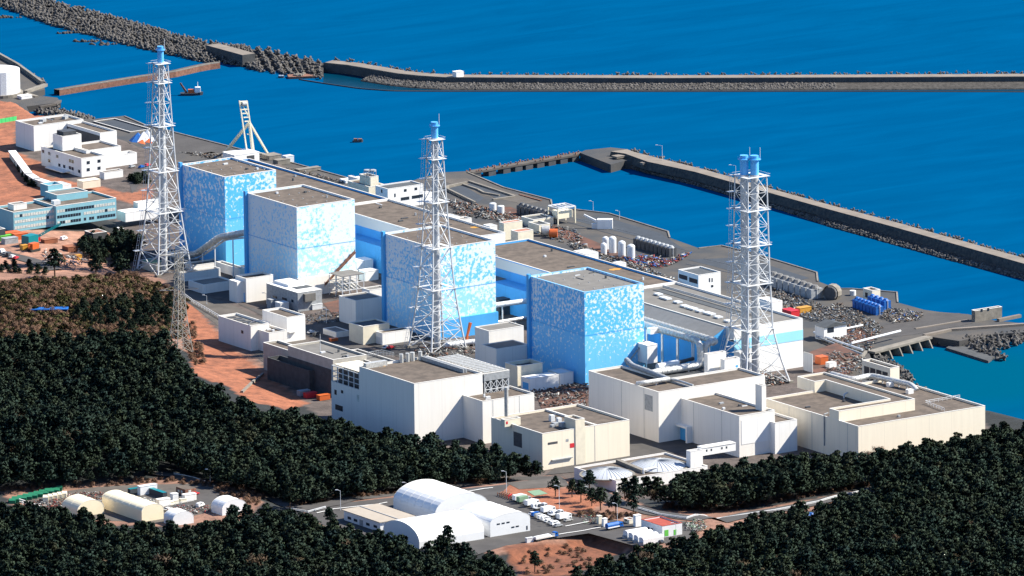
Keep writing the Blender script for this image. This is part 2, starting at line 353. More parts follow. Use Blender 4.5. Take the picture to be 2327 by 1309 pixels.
def ground():
    st = 3.0; xs = np.arange(-640, 301, st); ys = np.arange(-700, 1000, st); X, Y = np.meshgrid(xs, ys); xy = np.stack([X.ravel(), Y.ravel()], 1)
    h = hfun(xy); nx, ny = len(xs), len(ys)
    me = bpy.data.meshes.new('ground'); me.vertices.add(nx*ny); me.vertices.foreach_set('co', np.c_[xy, h].astype(np.float32).ravel())
    i = np.arange(nx*ny).reshape(ny, nx); q = np.stack([i[:-1, :-1], i[:-1, 1:], i[1:, 1:], i[1:, :-1]], -1).reshape(-1, 4)
    q = q[(h[q].max(1) > -4.9)]
    me.loops.add(len(q)*4); me.loops.foreach_set('vertex_index', q.ravel()); me.polygons.add(len(q)); me.polygons.foreach_set('loop_start', np.arange(len(q))*4); me.polygons.foreach_set('use_smooth', np.ones(len(q), bool))
    # 0 forest floor, 1 brown yard earth, 2 orange bank, 3 pale brush
    pr = proj(np.c_[xy, h]); kind = np.zeros((len(xy), 4)); 
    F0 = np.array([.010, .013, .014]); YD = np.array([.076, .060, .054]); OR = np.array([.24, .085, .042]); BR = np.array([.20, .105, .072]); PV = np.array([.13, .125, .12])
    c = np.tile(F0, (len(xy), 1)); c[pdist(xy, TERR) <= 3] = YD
    for pl, cc in (([(-80,600),(300,600),(395,650),(430,700),(560,800),(700,918),(640,925),(560,905),(520,880),(455,850),(430,800),(400,790),(200,780),(-80,790)], BR),
                   ([(405,690),(440,690),(505,770),(600,850),(700,918),(650,930),(560,910),(520,880),(440,850),(430,790)], OR),
                   ([(-80,200),(50,235),(120,275),(35,290),(35,345),(95,370),(110,400),(300,440),(345,420),(345,480),(270,455),(0,470),(-80,470)], OR),
                   ([(-80,500),(0,520),(270,530),(300,600),(120,620),(-80,620)], BR*1.4),
                   ([(690,1150),(760,1135),(900,1125),(1160,1095),(1250,1080),(1345,1105),(1500,1160),(1700,1160),(1985,1110),(1985,1130),(1640,1200),(1560,1250),(1180,1262),(700,1215)], BR),
                   ([(1150,1100),(1230,1100),(1310,1115),(1370,1140),(1340,1170),(1290,1165),(1200,1135),(1145,1120)], OR),
                   ([(1140,1240),(1345,1225),(1420,1250),(1300,1309),(1180,1309)], OR*.62),
                   ([(0,1110),(100,1110),(400,1085),(470,1100),(600,1140),(540,1200),(60,1190)], BR)):
        c[inpoly(pr, pl)] = cc
    c[h < 3] = (.035, .036, .034)
    me.update(); me.validate()
    a = me.color_attributes.new('soil', 'FLOAT_COLOR', 'POINT'); a.data.foreach_set('color', np.c_[c, np.ones(len(c))].astype(np.float32).ravel())
    m = bpy.data.materials.new('soil'); m.use_nodes = True; n = m.node_tree; b = n.nodes['Principled BSDF']; b.inputs['Roughness'].default_value = 1
    at = n.nodes.new('ShaderNodeVertexColor'); at.layer_name = 'soil'; g = n.nodes.new('ShaderNodeNewGeometry')
    no = n.nodes.new('ShaderNodeTexNoise'); no.inputs['Scale'].default_value = .16; no.inputs['Detail'].default_value = 7; no.inputs['Roughness'].default_value = .7; n.links.new(g.outputs['Position'], no.inputs['Vector'])
    mr = n.nodes.new('ShaderNodeMapRange'); mr.inputs[1].default_value = .3; mr.inputs[2].default_value = .7; mr.inputs[3].default_value = .45; mr.inputs[4].default_value = 1.5; n.links.new(no.outputs[0], mr.inputs[0])
    vm = n.nodes.new('ShaderNodeVectorMath'); vm.operation = 'SCALE'; n.links.new(at.outputs[0], vm.inputs[0]); n.links.new(mr.outputs[0], vm.inputs['Scale'])
    n.links.new(vm.outputs[0], b.inputs['Base Color'])
    bp = n.nodes.new('ShaderNodeBump'); bp.inputs['Distance'].default_value = .8; bp.inputs['Strength'].default_value = .7; n.links.new(no.outputs[0], bp.inputs['Height']); n.links.new(bp.outputs[0], b.inputs['Normal'])
    me.materials.append(m); o = bpy.data.objects.new('ground', me); COL.objects.link(o); tag(o, kind='structure')
ground()

# sheets of paving, each 4 mm or more above the last
def sheet(name, px, z, m, dz=.05, world=False, kind='structure'):
    pl = px if world else PP(px, z)
    o = MB().add([(x, y, z+dz) for x, y in ccw(pl)], [tuple(range(len(pl)))]).build(name, M[m] if isinstance(m, str) else m); return tag(o, kind=kind)
def drape(name, px, m, wd, dz=.12, kind='structure', step=4.):    # ribbon laid on the ground along a line of picture points
    pts = [G(u, v)[:2] for u, v in px]; q = []
    for a, b in zip(pts[:-1], pts[1:]):
        k = max(1, int(np.hypot(*(b-a))/step))
        for i in range(k): q.append(a+(b-a)*i/k)
    q.append(pts[-1]); q = np.array(q); d = np.gradient(q, axis=0); d /= np.hypot(*d.T)[:, None]; nn = np.c_[-d[:, 1], d[:, 0]]
    l = q+nn*wd/2; r = q-nn*wd/2; c_ = hfun(q); z = np.maximum(np.maximum(hfun(l), hfun(r)), c_)+dz
    mb = MB(); k = len(q); mb.add([(*p, a) for p, a in zip(l, z)]+[(*p, a) for p, a in zip(r, z)], [(i, i+k, i+k+1, i+1) for i in range(k-1)])
    o = mb.build(name, M[m]); return tag(o, kind=kind)

# ------------------------------------------------------------------ sea
def sea():
    m = bpy.data.materials.new('sea_water'); m.use_nodes = True; n = m.node_tree; b = n.nodes['Principled BSDF']; L = n.links
    b.inputs['Roughness'].default_value = .12; b.inputs['IOR'].default_value = 1.33; b.inputs['Specular IOR Level'].default_value = 0
    g = n.nodes.new('ShaderNodeNewGeometry')
    mp = n.nodes.new('ShaderNodeMapping'); mp.inputs['Rotation'].default_value = (0, 0, .592); mp.inputs['Scale'].default_value = (.22, 1, 1); L.new(g.outputs[0], mp.inputs[0])
    a = n.nodes.new('ShaderNodeTexNoise'); a.inputs['Scale'].default_value = .045; a.inputs['Detail'].default_value = 8; a.inputs['Roughness'].default_value = .6; a.inputs['Distortion'].default_value = .6; L.new(mp.outputs[0], a.inputs[0])
    f = n.nodes.new('ShaderNodeTexNoise'); f.inputs['Scale'].default_value = .35; f.inputs['Detail'].default_value = 5; f.inputs['Roughness'].default_value = .7; L.new(mp.outputs[0], f.inputs[0])
    # open water beyond the breakwater runs a swell, the harbour is calm: amplitude read from the distance east
    s = n.nodes.new('ShaderNodeSeparateXYZ'); L.new(g.outputs[0], s.inputs[0])
    def mth(op, p, q):
        k = n.nodes.new('ShaderNodeMath'); k.operation = op
        for i, v in enumerate((p, q)):
            if isinstance(v, (int, float)): k.inputs[i].default_value = v
            else: L.new(v, k.inputs[i])
        return k.outputs[0]
    off = mth('SUBTRACT', s.outputs[0], mth('ADD', 325., 0.)); out = n.nodes.new('ShaderNodeMapRange'); out.inputs[1].default_value = 0; out.inputs[2].default_value = 120
    q = mth('ADD', s.outputs[0], mth('MULTIPLY', s.outputs[1], .95)); L.new(q, out.inputs[0]); out.inputs[1].default_value = 1100; out.inputs[2].default_value = 1260
    amp = mth('ADD', mth('MULTIPLY', out.outputs[0], .85), .16)
    hgt = mth('ADD', mth('MULTIPLY', a.outputs[0], mth('MULTIPLY', amp, 2.6)), mth('MULTIPLY', f.outputs[0], .35))
    bp = n.nodes.new('ShaderNodeBump'); bp.inputs['Strength'].default_value = .4; bp.inputs['Distance'].default_value = 1.2; L.new(hgt, bp.inputs['Height']); L.new(bp.outputs[0], b.inputs['Normal'])
    rp = n.nodes.new('ShaderNodeValToRGB'); rp.color_ramp.elements[0].position = .30; rp.color_ramp.elements[1].position = .72
    rp.color_ramp.elements[0].color = (.0, .054, .146, 1); rp.color_ramp.elements[1].color = (.0, .069, .178, 1); L.new(a.outputs[0], rp.inputs[0])
    # greener shallow water in the outfall inlet south of the quay
    iv = n.nodes.new('ShaderNodeVectorMath'); iv.operation = 'DISTANCE'; iv.inputs[1].default_value = (185, -60, 0); L.new(g.outputs[0], iv.inputs[0])
    ir = n.nodes.new('ShaderNodeMapRange'); ir.inputs[1].default_value = 40; ir.inputs[2].default_value = 120; ir.inputs[3].default_value = 1; ir.inputs[4].default_value = 0; L.new(iv.outputs['Value'], ir.inputs[0])
    mx = n.nodes.new('ShaderNodeMix'); mx.data_type = 'RGBA'; mx.inputs[7].default_value = (.0, .066, .125, 1); L.new(ir.outputs[0], mx.inputs[0]); L.new(rp.outputs[0], mx.inputs[6])
    L.new(mx.outputs[2], b.inputs['Base Color'])
    o = MB().add([(-20000, -20000, 0), (30000, -20000, 0), (30000, 40000, 0), (-20000, 40000, 0)], [(0, 1, 2, 3)]).build('sea', m); tag(o, kind='structure')
sea()

# ------------------------------------------------------------------ quay and paving
q = MB().prism(QUAY, -5, 4.0); tag(q.build('quay', M['quay']), kind='structure')
def curb(px, z, wd=.8, h=.5, name='quay_kerb', m='conc'):
    pts = [Vector(P(u, v, z)) for u, v in px]; mb = MB()
    for a, b in zip(pts[:-1], pts[1:]):
        d = (b-a).normalized(); s_ = Vector((-d.y, d.x, 0))*wd/2; mb.add([a-s_, b-s_, b+s_, a+s_]+[p+Vector((0, 0, h)) for p in (a-s_, b-s_, b+s_, a+s_)], [(4,5,6,7), (0,1,5,4), (1,2,6,5), (2,3,7,6), (3,0,4,7)])
    return tag(mb.build(name, M[m]), kind='structure')
for i, l in enumerate([[(283,265),(330,285),(395,301),(640,364),(760,397),(880,430)], [(1062,392),(1145,427),(1252,455),(1254,466)], [(1286,476),(1310,477),(1385,486),(1518,527),(1522,541)], [(1588,565),(1640,559),(1700,573),(1856,620),(1858,640)], [(1902,657),(1935,657),(2038,665),(2040,688)]]):
    curb(l, 4.0)
for px, z, m, dz in [
 ([(480,345),(640,375),(760,402),(700,398),(560,375),(440,352)], 4, 'asph2', .05),
 ([(300,310),(400,305),(540,340),(470,350),(330,340)], 4, 'asphalt', .05),
 ([(1000,408),(1060,405),(1230,460),(1180,462),(1080,440)], 4, 'asph2', .05),
 ([(1300,500),(1370,492),(1500,530),(1560,570),(1480,545)], 4, 'slopec', .05),
 ([(1560,590),(1690,585),(1840,632),(1760,650),(1640,610)], 4, 'slopec', .05),
 ([(1100,470),(1160,470),(1380,560),(1500,625),(1330,560)], 4, 'dirt', .05),
 ([(1960,700),(2000,700),(2090,735),(2060,745)], 4, 'bwroad', .06),
 ([(2110,712),(2180,712),(2215,722),(2210,735),(2080,760),(1990,770),(1960,752)], 4, 'asphalt', .08),
 ([(1880,760),(1960,745),(1990,772),(1930,785),(1900,770)], 4, 'dirt', .07)]:
    sheet('paving', px, z, m, dz)
for px, m, dz in [
 ([(395,650),(520,690),(700,770),(740,850),(700,890),(560,790),(430,690)], 'asph2', .06),
 ([(540,690),(760,760),(930,830),(900,860),(760,790),(600,720)], 'asphalt', .10),
 ([(700,720),(900,740),(1060,800),(1180,850),(1100,870),(900,810)], 'asphalt', .14),
 ([(735,690),(780,680),(800,700),(760,720)], 'dirt', .18),
 ([(1210,880),(1340,880),(1330,960),(1240,950)], 'dirt', .18),
 ([(1340,1000),(1540,960),(1600,1010),(1440,1060),(1240,1080)], 'asphalt', .22),
 ([(300,440),(350,380),(420,370),(340,360),(290,400)], 'asphalt', .10),
 ([(400,560),(560,560),(640,650),(560,690),(410,650)], 'asphalt', .05),
 ([(1840,800),(1900,780),(1960,810),(1930,850),(1860,855),(1840,840)], 'dirt', .20)]:
    sheet('yard_paving', px, 10, m, dz)
for px, m, dz in [
 ([(690,1158),(760,1145),(900,1130),(1040,1112),(1160,1100),(1140,1120),(1290,1165),(1420,1185),(1560,1185),(1600,1195),(1555,1232),(1440,1240),(1338,1212),(1150,1240),(1080,1262),(900,1262),(770,1212),(700,1175)], 'asphalt', .06),
 ([(1150,1097),(1250,1088),(1300,1105),(1180,1112)], 'asph2', .10),
 ([(1198,1117),(1225,1113),(1245,1122),(1215,1127)], 'gpool', .12)]:
    sheet('yard_asphalt', px, 28, m, dz)
for px, m, dz in [([(20,1135),(230,1105),(470,1098),(540,1118),(520,1150),(380,1190),(180,1180)], 'asph2', .06), ([(400,1110),(470,1105),(530,1125),(480,1145),(390,1165)], 'asphalt', .12)]:
    sheet('yard_paving', px, 30, m, dz)
sheet('basin_lining', [(1150,1246),(1338,1216),(1344,1216),(1336,1234),(1150,1262)], 26, 'slopec', 0) if False else None
for px, m, wd, dz in [([(655,1160),(760,1146),(900,1124),(1060,1104),(1160,1090),(1260,1088),(1330,1108),(1400,1142),(1480,1166),(1580,1180),(1700,1172),(1860,1142),(1985,1118)], 'asphalt', 9, .3),
                      ([(330,1072),(400,1082),(480,1106),(560,1126),(620,1140),(690,1158)], 'asphalt', 7, .3),
                      ([(0,575),(60,590),(130,615)], 'asphalt', 9, .3)]:
    drape('road', px, m, wd, dz)
for px in ([(720,1168),(760,1158),(860,1147),(880,1143)], [(1040,1123),(1100,1112),(1120,1110)], [(1285,1198),(1340,1187)], [(1270,1216),(1365,1200)]):
    drape('road_marking', px, 'line', .7, .45)

# ------------------------------------------------------------------ guard rails, retaining edges on the ground
def rail(px, label, h=1.0, m='steel', z=None, sp=6, nm='guard_rail', cat='guard rail', r=.12):
    pts = [Vector(P(u, v, z) if z is not None else G(u, v)) for u, v in px]; t = thing(nm, label, cat, pts[0]); mb = MB(); pm = mb
    for a, b in zip(pts[:-1], pts[1:]):
        k = max(1, int((b-a).length/sp)); prev = a
        for i in range(1, k+1):
            c = a.lerp(b, i/k)
            if z is None: c.z = hz(c.x, c.y)
            mb.bar(prev+Vector((0, 0, h)), c+Vector((0, 0, h)), r, 4); mb.bar(prev+Vector((0, 0, h*.5)), c+Vector((0, 0, h*.5)), r*.7, 4); pm.bar(c, c+Vector((0, 0, h)), r*.8, 4); prev = c
    mb.build('rail', M[m], t); return t
rail([(1268,1094),(1310,1106),(1335,1112)], 'short white guard rail on the bend above the orange earth patch', r=.22)
rail([(1450,1158),(1500,1172),(1560,1181),(1640,1181),(1760,1163),(1860,1143),(1980,1113)], 'long pale guard rail curving along the forest road at right', r=.22)
rail([(395,1080),(440,1089),(478,1102)], 'thin guard rail on the road bend behind the teal roofed shed', r=.2)
rail([(660,1160),(700,1166),(740,1156)], 'guard rail where the road enters the tent yard', r=.2)

# ------------------------------------------------------------------ reactor halls
def reactor(idx, label, x0, y0, wx, wy, zt, dens, whiten, cap='cap', roof='roof'):
    b = B(); b.x0, b.y0, b.x1, b.y1, b.z0, b.z1 = x0, y0, x0+wx, y0+wy, 10, zt
    b.o = thing('reactor_hall', label, 'reactor building', (x0, y0, 10), 'blue and white reactor halls in a row')
    shell(b.o, [(x0, y0), (b.x1, y0), (b.x1, b.y1), (x0, b.y1)], 10, zt, splatter('flaked_blue_wall', x0, y0, dens, whiten, (.42, .76, .95, 1) if idx in (2, 3) else (.26, .64, .92, 1), {2: (.26, .62, .90, 1), 3: (.14, .52, .88, 1)}.get(idx, (.08, .45, .86, 1))), M[roof], .9, M[cap], .6)
    s = MB(); zm = 10+(zt-10)*.535; s.box(x0-.07, y0-.07, zm-.13, b.x1+.07, b.y1+.07, zm+.13); s.build('wall_joint', M['blue'] , b.o)
    d = MB(); d.box(x0-1.5, b.y1-2.2, 10, x0-.02, b.y1-.2, zt+1.2).build('riser_duct', M['blue'], b.o)
    for i in range(5):
        for j in range(3): MB().box(x0+5+i*6, y0+8+j*13, zt-.9, x0+5.6+i*6, y0+8.6+j*13, zt-.6).build('roof_vent', M['greym'], b.o)
    return b
R1 = reactor(1, 'farthest blue and white flaked reactor hall, behind the left lattice stack', 9.5, 341.5, 31.2, 42.8, 57.3, .06, .25)
R2 = reactor(2, 'whitest flaked reactor hall, second from the left, with a rusty ramp on its sunny wall', 0, 258.1, 34.9, 48.3, 56, .50, .7)
R3 = reactor(3, 'flaked reactor hall standing right behind the middle lattice stack', 0, 129.8, 34.9, 48.3, 56, .30, .55)
R4 = reactor(4, 'nearest and bluest reactor hall with a blue edged pale roof and a faint number 4', 0, 0, 34.9, 48.3, 56, .08, .3, 'capb', 'roofg')
# numeral on the shaded wall of the nearest hall
fc = bpy.data.curves.new('numeral', 'FONT'); fc.body = '4'; fc.size = 6.6; fc.extrude = .03; fo = bpy.data.objects.new('numeral', fc); COL.objects.link(fo)
bpy.context.view_layer.update(); dg = bpy.context.evaluated_depsgraph_get(); nm_ = bpy.data.meshes.new_from_object(fo.evaluated_get(dg)); bpy.data.objects.remove(fo)
pn = PX(1311, 689, -.12); no_ = bpy.data.objects.new('wall_number', nm_); COL.objects.link(no_); nm_.materials.clear(); nm_.materials.append(mat('pale_lettering', (.78, .86, .95), .6))
no_.parent = R4.o; no_.matrix_parent_inverse = Matrix.Translation(-R4.o.location)
no_.matrix_basis = Matrix(((0, 0, -1, pn[0]), (-1, 0, 0, pn[1]), (0, 1, 0, pn[2]), (0, 0, 0, 1)))
# sloping cable ramps on the sunny faces
def ramp(b, a, c, m, r, nm, cat, label):
    p = Vector(PY(*a, b.y0-1.2)); q_ = Vector(PY(*c, b.y0-1.6)); t = thing(nm, label, cat, p); mb = MB(); mb.bar(p, q_, r, 4); mb.build('truss', M[m], t)
    n = 7
    for i in range(n+1): s = MB(); k = p.lerp(q_, i/n); s.bar(k+Vector((0, .9, 0)), k-Vector((0, r*1.3, 0)), .22, 4); s.bar(k+Vector((0, 0, -r*1.4)), k+Vector((0, 0, r*1.7)), .25, 4); s.build('bracket', M[m], t)
ramp(R2, (806,573), (738,646), 'rust', .8, 'cable_ramp', 'cable ramp', 'rusty brown cable ramp slanting down the white hall wall')
ramp(R4, (1464,776), (1424,828), 'greym', .35, 'cable_ramp', 'cable ramp', 'thin grey cable ramp slanting down beside the pipe covered roof')
# base ledges of the halls
MB().box(-.6, 256.4, 10, 35.2, 257.9, 19.5).build('plinth', M['pale'], R2.o)
MB().box(-.6, 128.2, 10, 35.2, 129.6, 20).build('plinth', M['blue'], R3.o)

# ------------------------------------------------------------------ turbine halls
def turbine(label, x0, x1, y0, y1, zt, roof, wallw):
    b = B(); b.x0, b.x1, b.y0, b.y1, b.z0, b.z1 = x0, x1, y0, y1, 10, zt; b.o = thing('turbine_hall', label, 'turbine building', (x0, y0, 10), 'long turbine halls along the sea side')
    shell(b.o, [(x0, y0), (x1, y0), (x1, y1), (x0, y1)], 10, zt, M[wallw], M[roof], .9, M['cap'], .5); return b
T1 = turbine('brown roofed turbine hall behind the two far reactor halls', 72, 109, 341, 476, 34, 'roof', 'blue')
T2 = turbine('brown roofed turbine hall beyond the middle stack, with an orange patch on its roof', 74, 109, 232, 340.5, 34, 'roof', 'white')
T3 = turbine('brown roofed turbine hall between the third and fourth reactor halls', 71.5, 109.5, 79.8, 211.6, 34, 'roof', 'blue')
T4 = turbine('pale roofed turbine hall with a row of roof hatches and a blue banded end wall', 68, 109, -28.7, 79.3, 34, 'roofg', 'white')
for b in (T2, T3):
    for i in range(3): yy = b.y0+20+i*22; MB().box(88, yy, 33.2, 92, yy+1.2, 33.5).build('roof_vent', M['darkm'], b.o)
def spot(b, u, v, r, m='yellow', z=None):
    p = P(u, v, b.z1-.88 if z is None else z); n = 14
    MB().add([(p[0]+r*math.cos(k*2*math.pi/n)*1.3, p[1]+r*math.sin(k*2*math.pi/n)*(.8+.2*math.sin(3*k)), p[2]+.03) for k in range(n)], [tuple(range(n))]).build('roof_patch', M[m], b.o)
spot(T2, 1083, 516, 2.8); spot(T3, 1398, 612, 2.8); spot(T1, 702, 403, 2.2, 'bwroad')
MB().box(68-.0, -28.82, 23.5, 109.06, -28.71, 28.5).build('blue_stripe', M['band'], T4.o)
MB().box(67.88, -28.6, 27.6, 67.99, 79, 33.6).build('pale_wall_band', M['cap'], T4.o)
for b in (T2, T3): MB().box(b.x0-.12, b.y0+.1, 28.5, b.x0-.01, b.y1-.1, 33.6).build('pale_wall_band', M['cap'], b.o)
for b in (T3, T4, T2): MB().box(b.x0-.12, b.y0+.1, 10, b.x0-.01, b.y1-.1, 28.4).build('blue_wall_band', M['blue'], b.o)
# hatch row on the pale turbine roof
for i, (a, c) in enumerate([(1496,668),(1512,677),(1540,686),(1556,695),(1572,700),(1590,706),(1612,712),(1632,720),(1655,729)]):
    p = P(a, c+3, 33.1); L_ = 7 if i in (1, 4, 6) else 4; MB().box(p[0]-1.6, p[1]-L_/2, 33.35, p[0]+1.6, p[1]+L_/2, 34.1).build('roof_hatch', M['steel'], T4.o)
p = P(1493, 658, 33.1); p2 = P(1676, 722, 33.1); MB().box(p[0]-2.6, p2[1], 33.12, p[0]+2.6, p[1], 33.3).build('hatch_gutter', M['roofd'], T4.o); MB().bar((p[0]+3.6, p[1], 34.6), (p[0]+3.6, p2[1], 34.6), .35, 4).bar((p[0]+3.6, p[1], 33.9), (p[0]+3.6, p2[1], 33.9), .3, 4).build('roof_rail', M['greym'], T4.o)
# roof drop of the pale turbine hall: lean-to along its shaded side
MB().add([(59, -22, 29.3), (67.85, -22, 33.6), (67.85, 78, 33.6), (59, 78, 29.3), (59, -22, 10), (67.85, -22, 10), (67.85, 78, 10), (59, 78, 10)], [(0,1,2,3), (0,4,5,1), (3,2,6,7), (0,3,7,4)]).build('side_bay', M['blue'], T4.o)
MB().add([(58.8, -22.1, 29.4), (68.6, -22.1, 34.2), (68.6, 78.1, 34.2), (58.8, 78.1, 29.4)], [(0,1,2,3)]).build('side_bay_roof', M['lowroof'], T4.o); MB().box(58.7, -22, 28.1, 58.98, 78, 29.3).build('eaves', M['cap'], T4.o)
for b, z_ in ((T3, 24), (T2, 24)):
    MB().box(b.x0-9, b.y0+2, 10, b.x0-.15, b.y1-2, z_).build('side_bay', M['blue'], b.o)

# ------------------------------------------------------------------ lattice stacks
def stack(label, cu, cv, zt, prof, levels, flues, plats, cz=10, top_z=None, legr=.45, tip=10):
    c = Vector(P(cu, cv, cz)); Ht = zt-cz
    t = thing('ventilation_stack', label, 'lattice stack', c, 'lattice ventilation stacks')
    fr = [f for f, _ in prof]; ws = [w_ for _, w_ in prof]; wf = lambda f: float(np.interp(f, fr, ws))
    C4 = [(-1,-1), (1,-1), (1,1), (-1,1)]; cor = lambda f, k: c+Vector((C4[k][0]*wf(f)/2, C4[k][1]*wf(f)/2, Ht*f))
    for k in range(4):
        mb = MB(); ff = sorted(set(fr+levels)); ff = [f for f in ff if f <= levels[-1]]
        for a, b in zip(ff[:-1], ff[1:]): mb.bar(cor(a, k), cor(b, k), legr*(1.15-.4*a), 6)
        mb.build('leg', M['steel'], t)
    for i, (a, b) in enumerate(zip(levels[:-1], levels[1:])):
        mb = MB(); mid = (a+b)/2; rr = .20-.07*a
        for k in range(4):
            j = (k+1) % 4; A, Bq, Cc, D = cor(a, k), cor(a, j), cor(b, j), cor(b, k)
            mb.bar(D, Cc, rr, 4)
            if i == 0 or (b-a)*Ht > wf(mid)*1.3 or wf(mid) > 12:
                M1 = (cor(mid, k)+cor(mid, j))/2; mb.bar(A, M1, rr, 4); mb.bar(Bq, M1, rr, 4); mb.bar(M1, D, rr, 4); mb.bar(M1, Cc, rr, 4); mb.bar(cor(mid, k), cor(mid, j), rr*.8, 4)
                if wf(mid) > 12:
                    q1 = A.lerp(M1, .5); q2 = Bq.lerp(M1, .5); mb.bar(q1, cor((a+mid)/2, k), rr*.7, 3); mb.bar(q2, cor((a+mid)/2, j), rr*.7, 3)
            else: mb.bar(A, Cc, rr, 4); mb.bar(Bq, D, rr, 4)
        mb.build('bracing', M['steel'], t)
    for f in plats:
        h = wf(f)/2+1.2; mb = MB(); z = Ht*f; w2 = wf(f)/2-1
        for x0, y0, x1, y1 in ((-h,-h,h,-w2), (-h,w2,h,h), (-h,-w2,-w2,w2), (w2,-w2,h,w2)): mb.box(c.x+x0, c.y+y0, c.z+z-.1, c.x+x1, c.y+y1, c.z+z+.05)
        for s_, e in (((-h,-h),(h,-h)), ((h,-h),(h,h)), ((h,h),(-h,h)), ((-h,h),(-h,-h))):
            mb.bar((c.x+s_[0], c.y+s_[1], c.z+z+1.1), (c.x+e[0], c.y+e[1], c.z+z+1.1), .07, 4)
        mb.build('platform', M['steel'], t)
    zp = c.z+Ht*levels[-1]
    for i, (dx, dy, r) in enumerate(flues):
        mb = MB(); mb.bar((c.x+dx, c.y+dy, cz), (c.x+dx, c.y+dy, zp), r, 20)
        for f in levels[1:]: mb.bar((c.x+dx, c.y+dy, c.z+Ht*f-.4), (c.x+dx, c.y+dy, c.z+Ht*f+.4), r*1.12, 20)
        mb.build('flue', M['flue'], t)
        tb = MB(); tb.bar((c.x+dx, c.y+dy, zp+.02), (c.x+dx, c.y+dy, zt), r*1.05, 20, caps=False); tb.bar((c.x+dx, c.y+dy, zt-2.0), (c.x+dx, c.y+dy, zt-1.7), r*1.6, 20)
        tb.bar((c.x+dx, c.y+dy, zt-.1), (c.x+dx, c.y+dy, zt-.05), r*1.05, 20)
        for k in range(12):
            an = k*math.pi/6; tb.bar((c.x+dx+r*1.55*math.cos(an), c.y+dy+r*1.55*math.sin(an), zt-1.7), (c.x+dx+r*1.55*math.cos(an), c.y+dy+r*1.55*math.sin(an), zt-.6), .06, 3)
        tb.build('flue_tip', M['tipblue'], t)
        MB().bar((c.x+dx+r, c.y+dy-r, zt-2), (c.x+dx+r, c.y+dy-r, zt+4), .12, 4).build('lightning_rod', M['steel'], t)
    # ladder cage up the north-west leg
    mb = MB(); f0 = .02
    for a, b in zip(levels[:-1], levels[1:]):
        p0 = cor(a, 3)+Vector((-1.4, .4, 0)); p1 = cor(b, 3)+Vector((-1.4, .4, 0)); n = int((b-a)*Ht/2.2)
        mb.bar(p0, p1, .10, 3); mb.bar(p0+Vector((-.9, .5, 0)), p1+Vector((-.9, .5, 0)), .10, 3)
        for i in range(n): k = p0.lerp(p1, i/n); mb.bar(k, k+Vector((-.9, .5, 0)), .09, 3)
        k = p1; mb.box(k.x-2.2, k.y-1.2, k.z-.1, k.x+1.4, k.y+1.6, k.z+.05)
    mb.build('ladder', M['steel'], t)
    for k in range(4): q_ = cor(0, k); MB().box(q_.x-1.3, q_.y-1.3, cz-.5, q_.x+1.3, q_.y+1.3, cz+1.0).build('footing', M['conc'], t)
    return t
z1 = height(374, 105, 616, 10); z2 = height(994, 277, 791, 10); z3 = height(1709, 353, 867, 10)
pr12 = [(0, 20.5), (.08, 17.8), (.17, 15.2), (.27, 12.8), (.38, 11), (.52, 9.2), (.75, 6.8), (.93, 5.2), (1, 5.2)]
lv12 = [0, .09, .18, .27, .36, .45, .55, .65, .75, .84, .925]
stack('leftmost white lattice stack with one blue tipped flue', 374, 616, z1, pr12, lv12, [(0, 0, 1.55)], [.27, .45, .65, .84, .925])
stack('middle white lattice stack with one blue tipped flue', 994, 791, z2, pr12, lv12, [(0, 0, 1.65)], [.27, .45, .65, .84, .925])
pr3 = [(0, 26.5), (.10, 20.5), (.24, 14.6), (.5, 12.6), (.912, 11), (1, 11)]
stack('right hand lattice stack carrying twin blue tipped flues', 1709, 867, z3, pr3, [0, .12, .24, .345, .44, .53, .61, .69, .765, .84, .912], [(-2.3, 2.2, 1.95), (1.4, -1.2, 1.95)], [.24, .44, .61, .765, .912])

# transmission pylon on the earth bank
def pylon():
    c = Vector(G(410, 800)); zt = height(402, 572, 800, c.z); t = thing('transmission_pylon', 'brownish lattice pylon standing on the earth bank left of the concrete sheds', 'pylon', c); Ht = zt-c.z
    wf = lambda f: float(np.interp(f, [0, .35, .6, 1], [9, 5, 3.6, 3.0])); lv = [0, .1, .2, .3, .4, .5, .58, .66, .74, .82, .9, 1]
    C4 = [(-1,-1), (1,-1), (1,1), (-1,1)]; cor = lambda f, k: c+Vector((C4[k][0]*wf(f)/2, C4[k][1]*wf(f)/2, Ht*f))
    for k in range(4):
        mb = MB()
        for a, b in zip(lv[:-1], lv[1:]): mb.bar(cor(a, k), cor(b, k), .22, 4)
        mb.build('leg', M['pylon'], t)
    mb = MB()
    for a, b in zip(lv[:-1], lv[1:]):
        for k in range(4): j = (k+1) % 4; mb.bar(cor(a, k), cor(b, j), .12, 3); mb.bar(cor(a, j), cor(b, k), .12, 3); mb.bar(cor(b, k), cor(b, j), .12, 3)
    mb.build('bracing', M['pylon'], t)
    for f in (.62, .80, .97):
        mb = MB(); z = c.z+Ht*f
        for s_ in (-1, 1): e = Vector((c.x+s_*9, c.y-s_*4, z)); [mb.bar(Vector((c.x+s_*1.5*a, c.y+1.5*b_, z+k)), e, .14, 3) for a, b_, k in ((1, 1, 0), (1, -1, 0), (1, 0, 2))]
        mb.build('cross_arm', M['pylon'], t)
pylon()

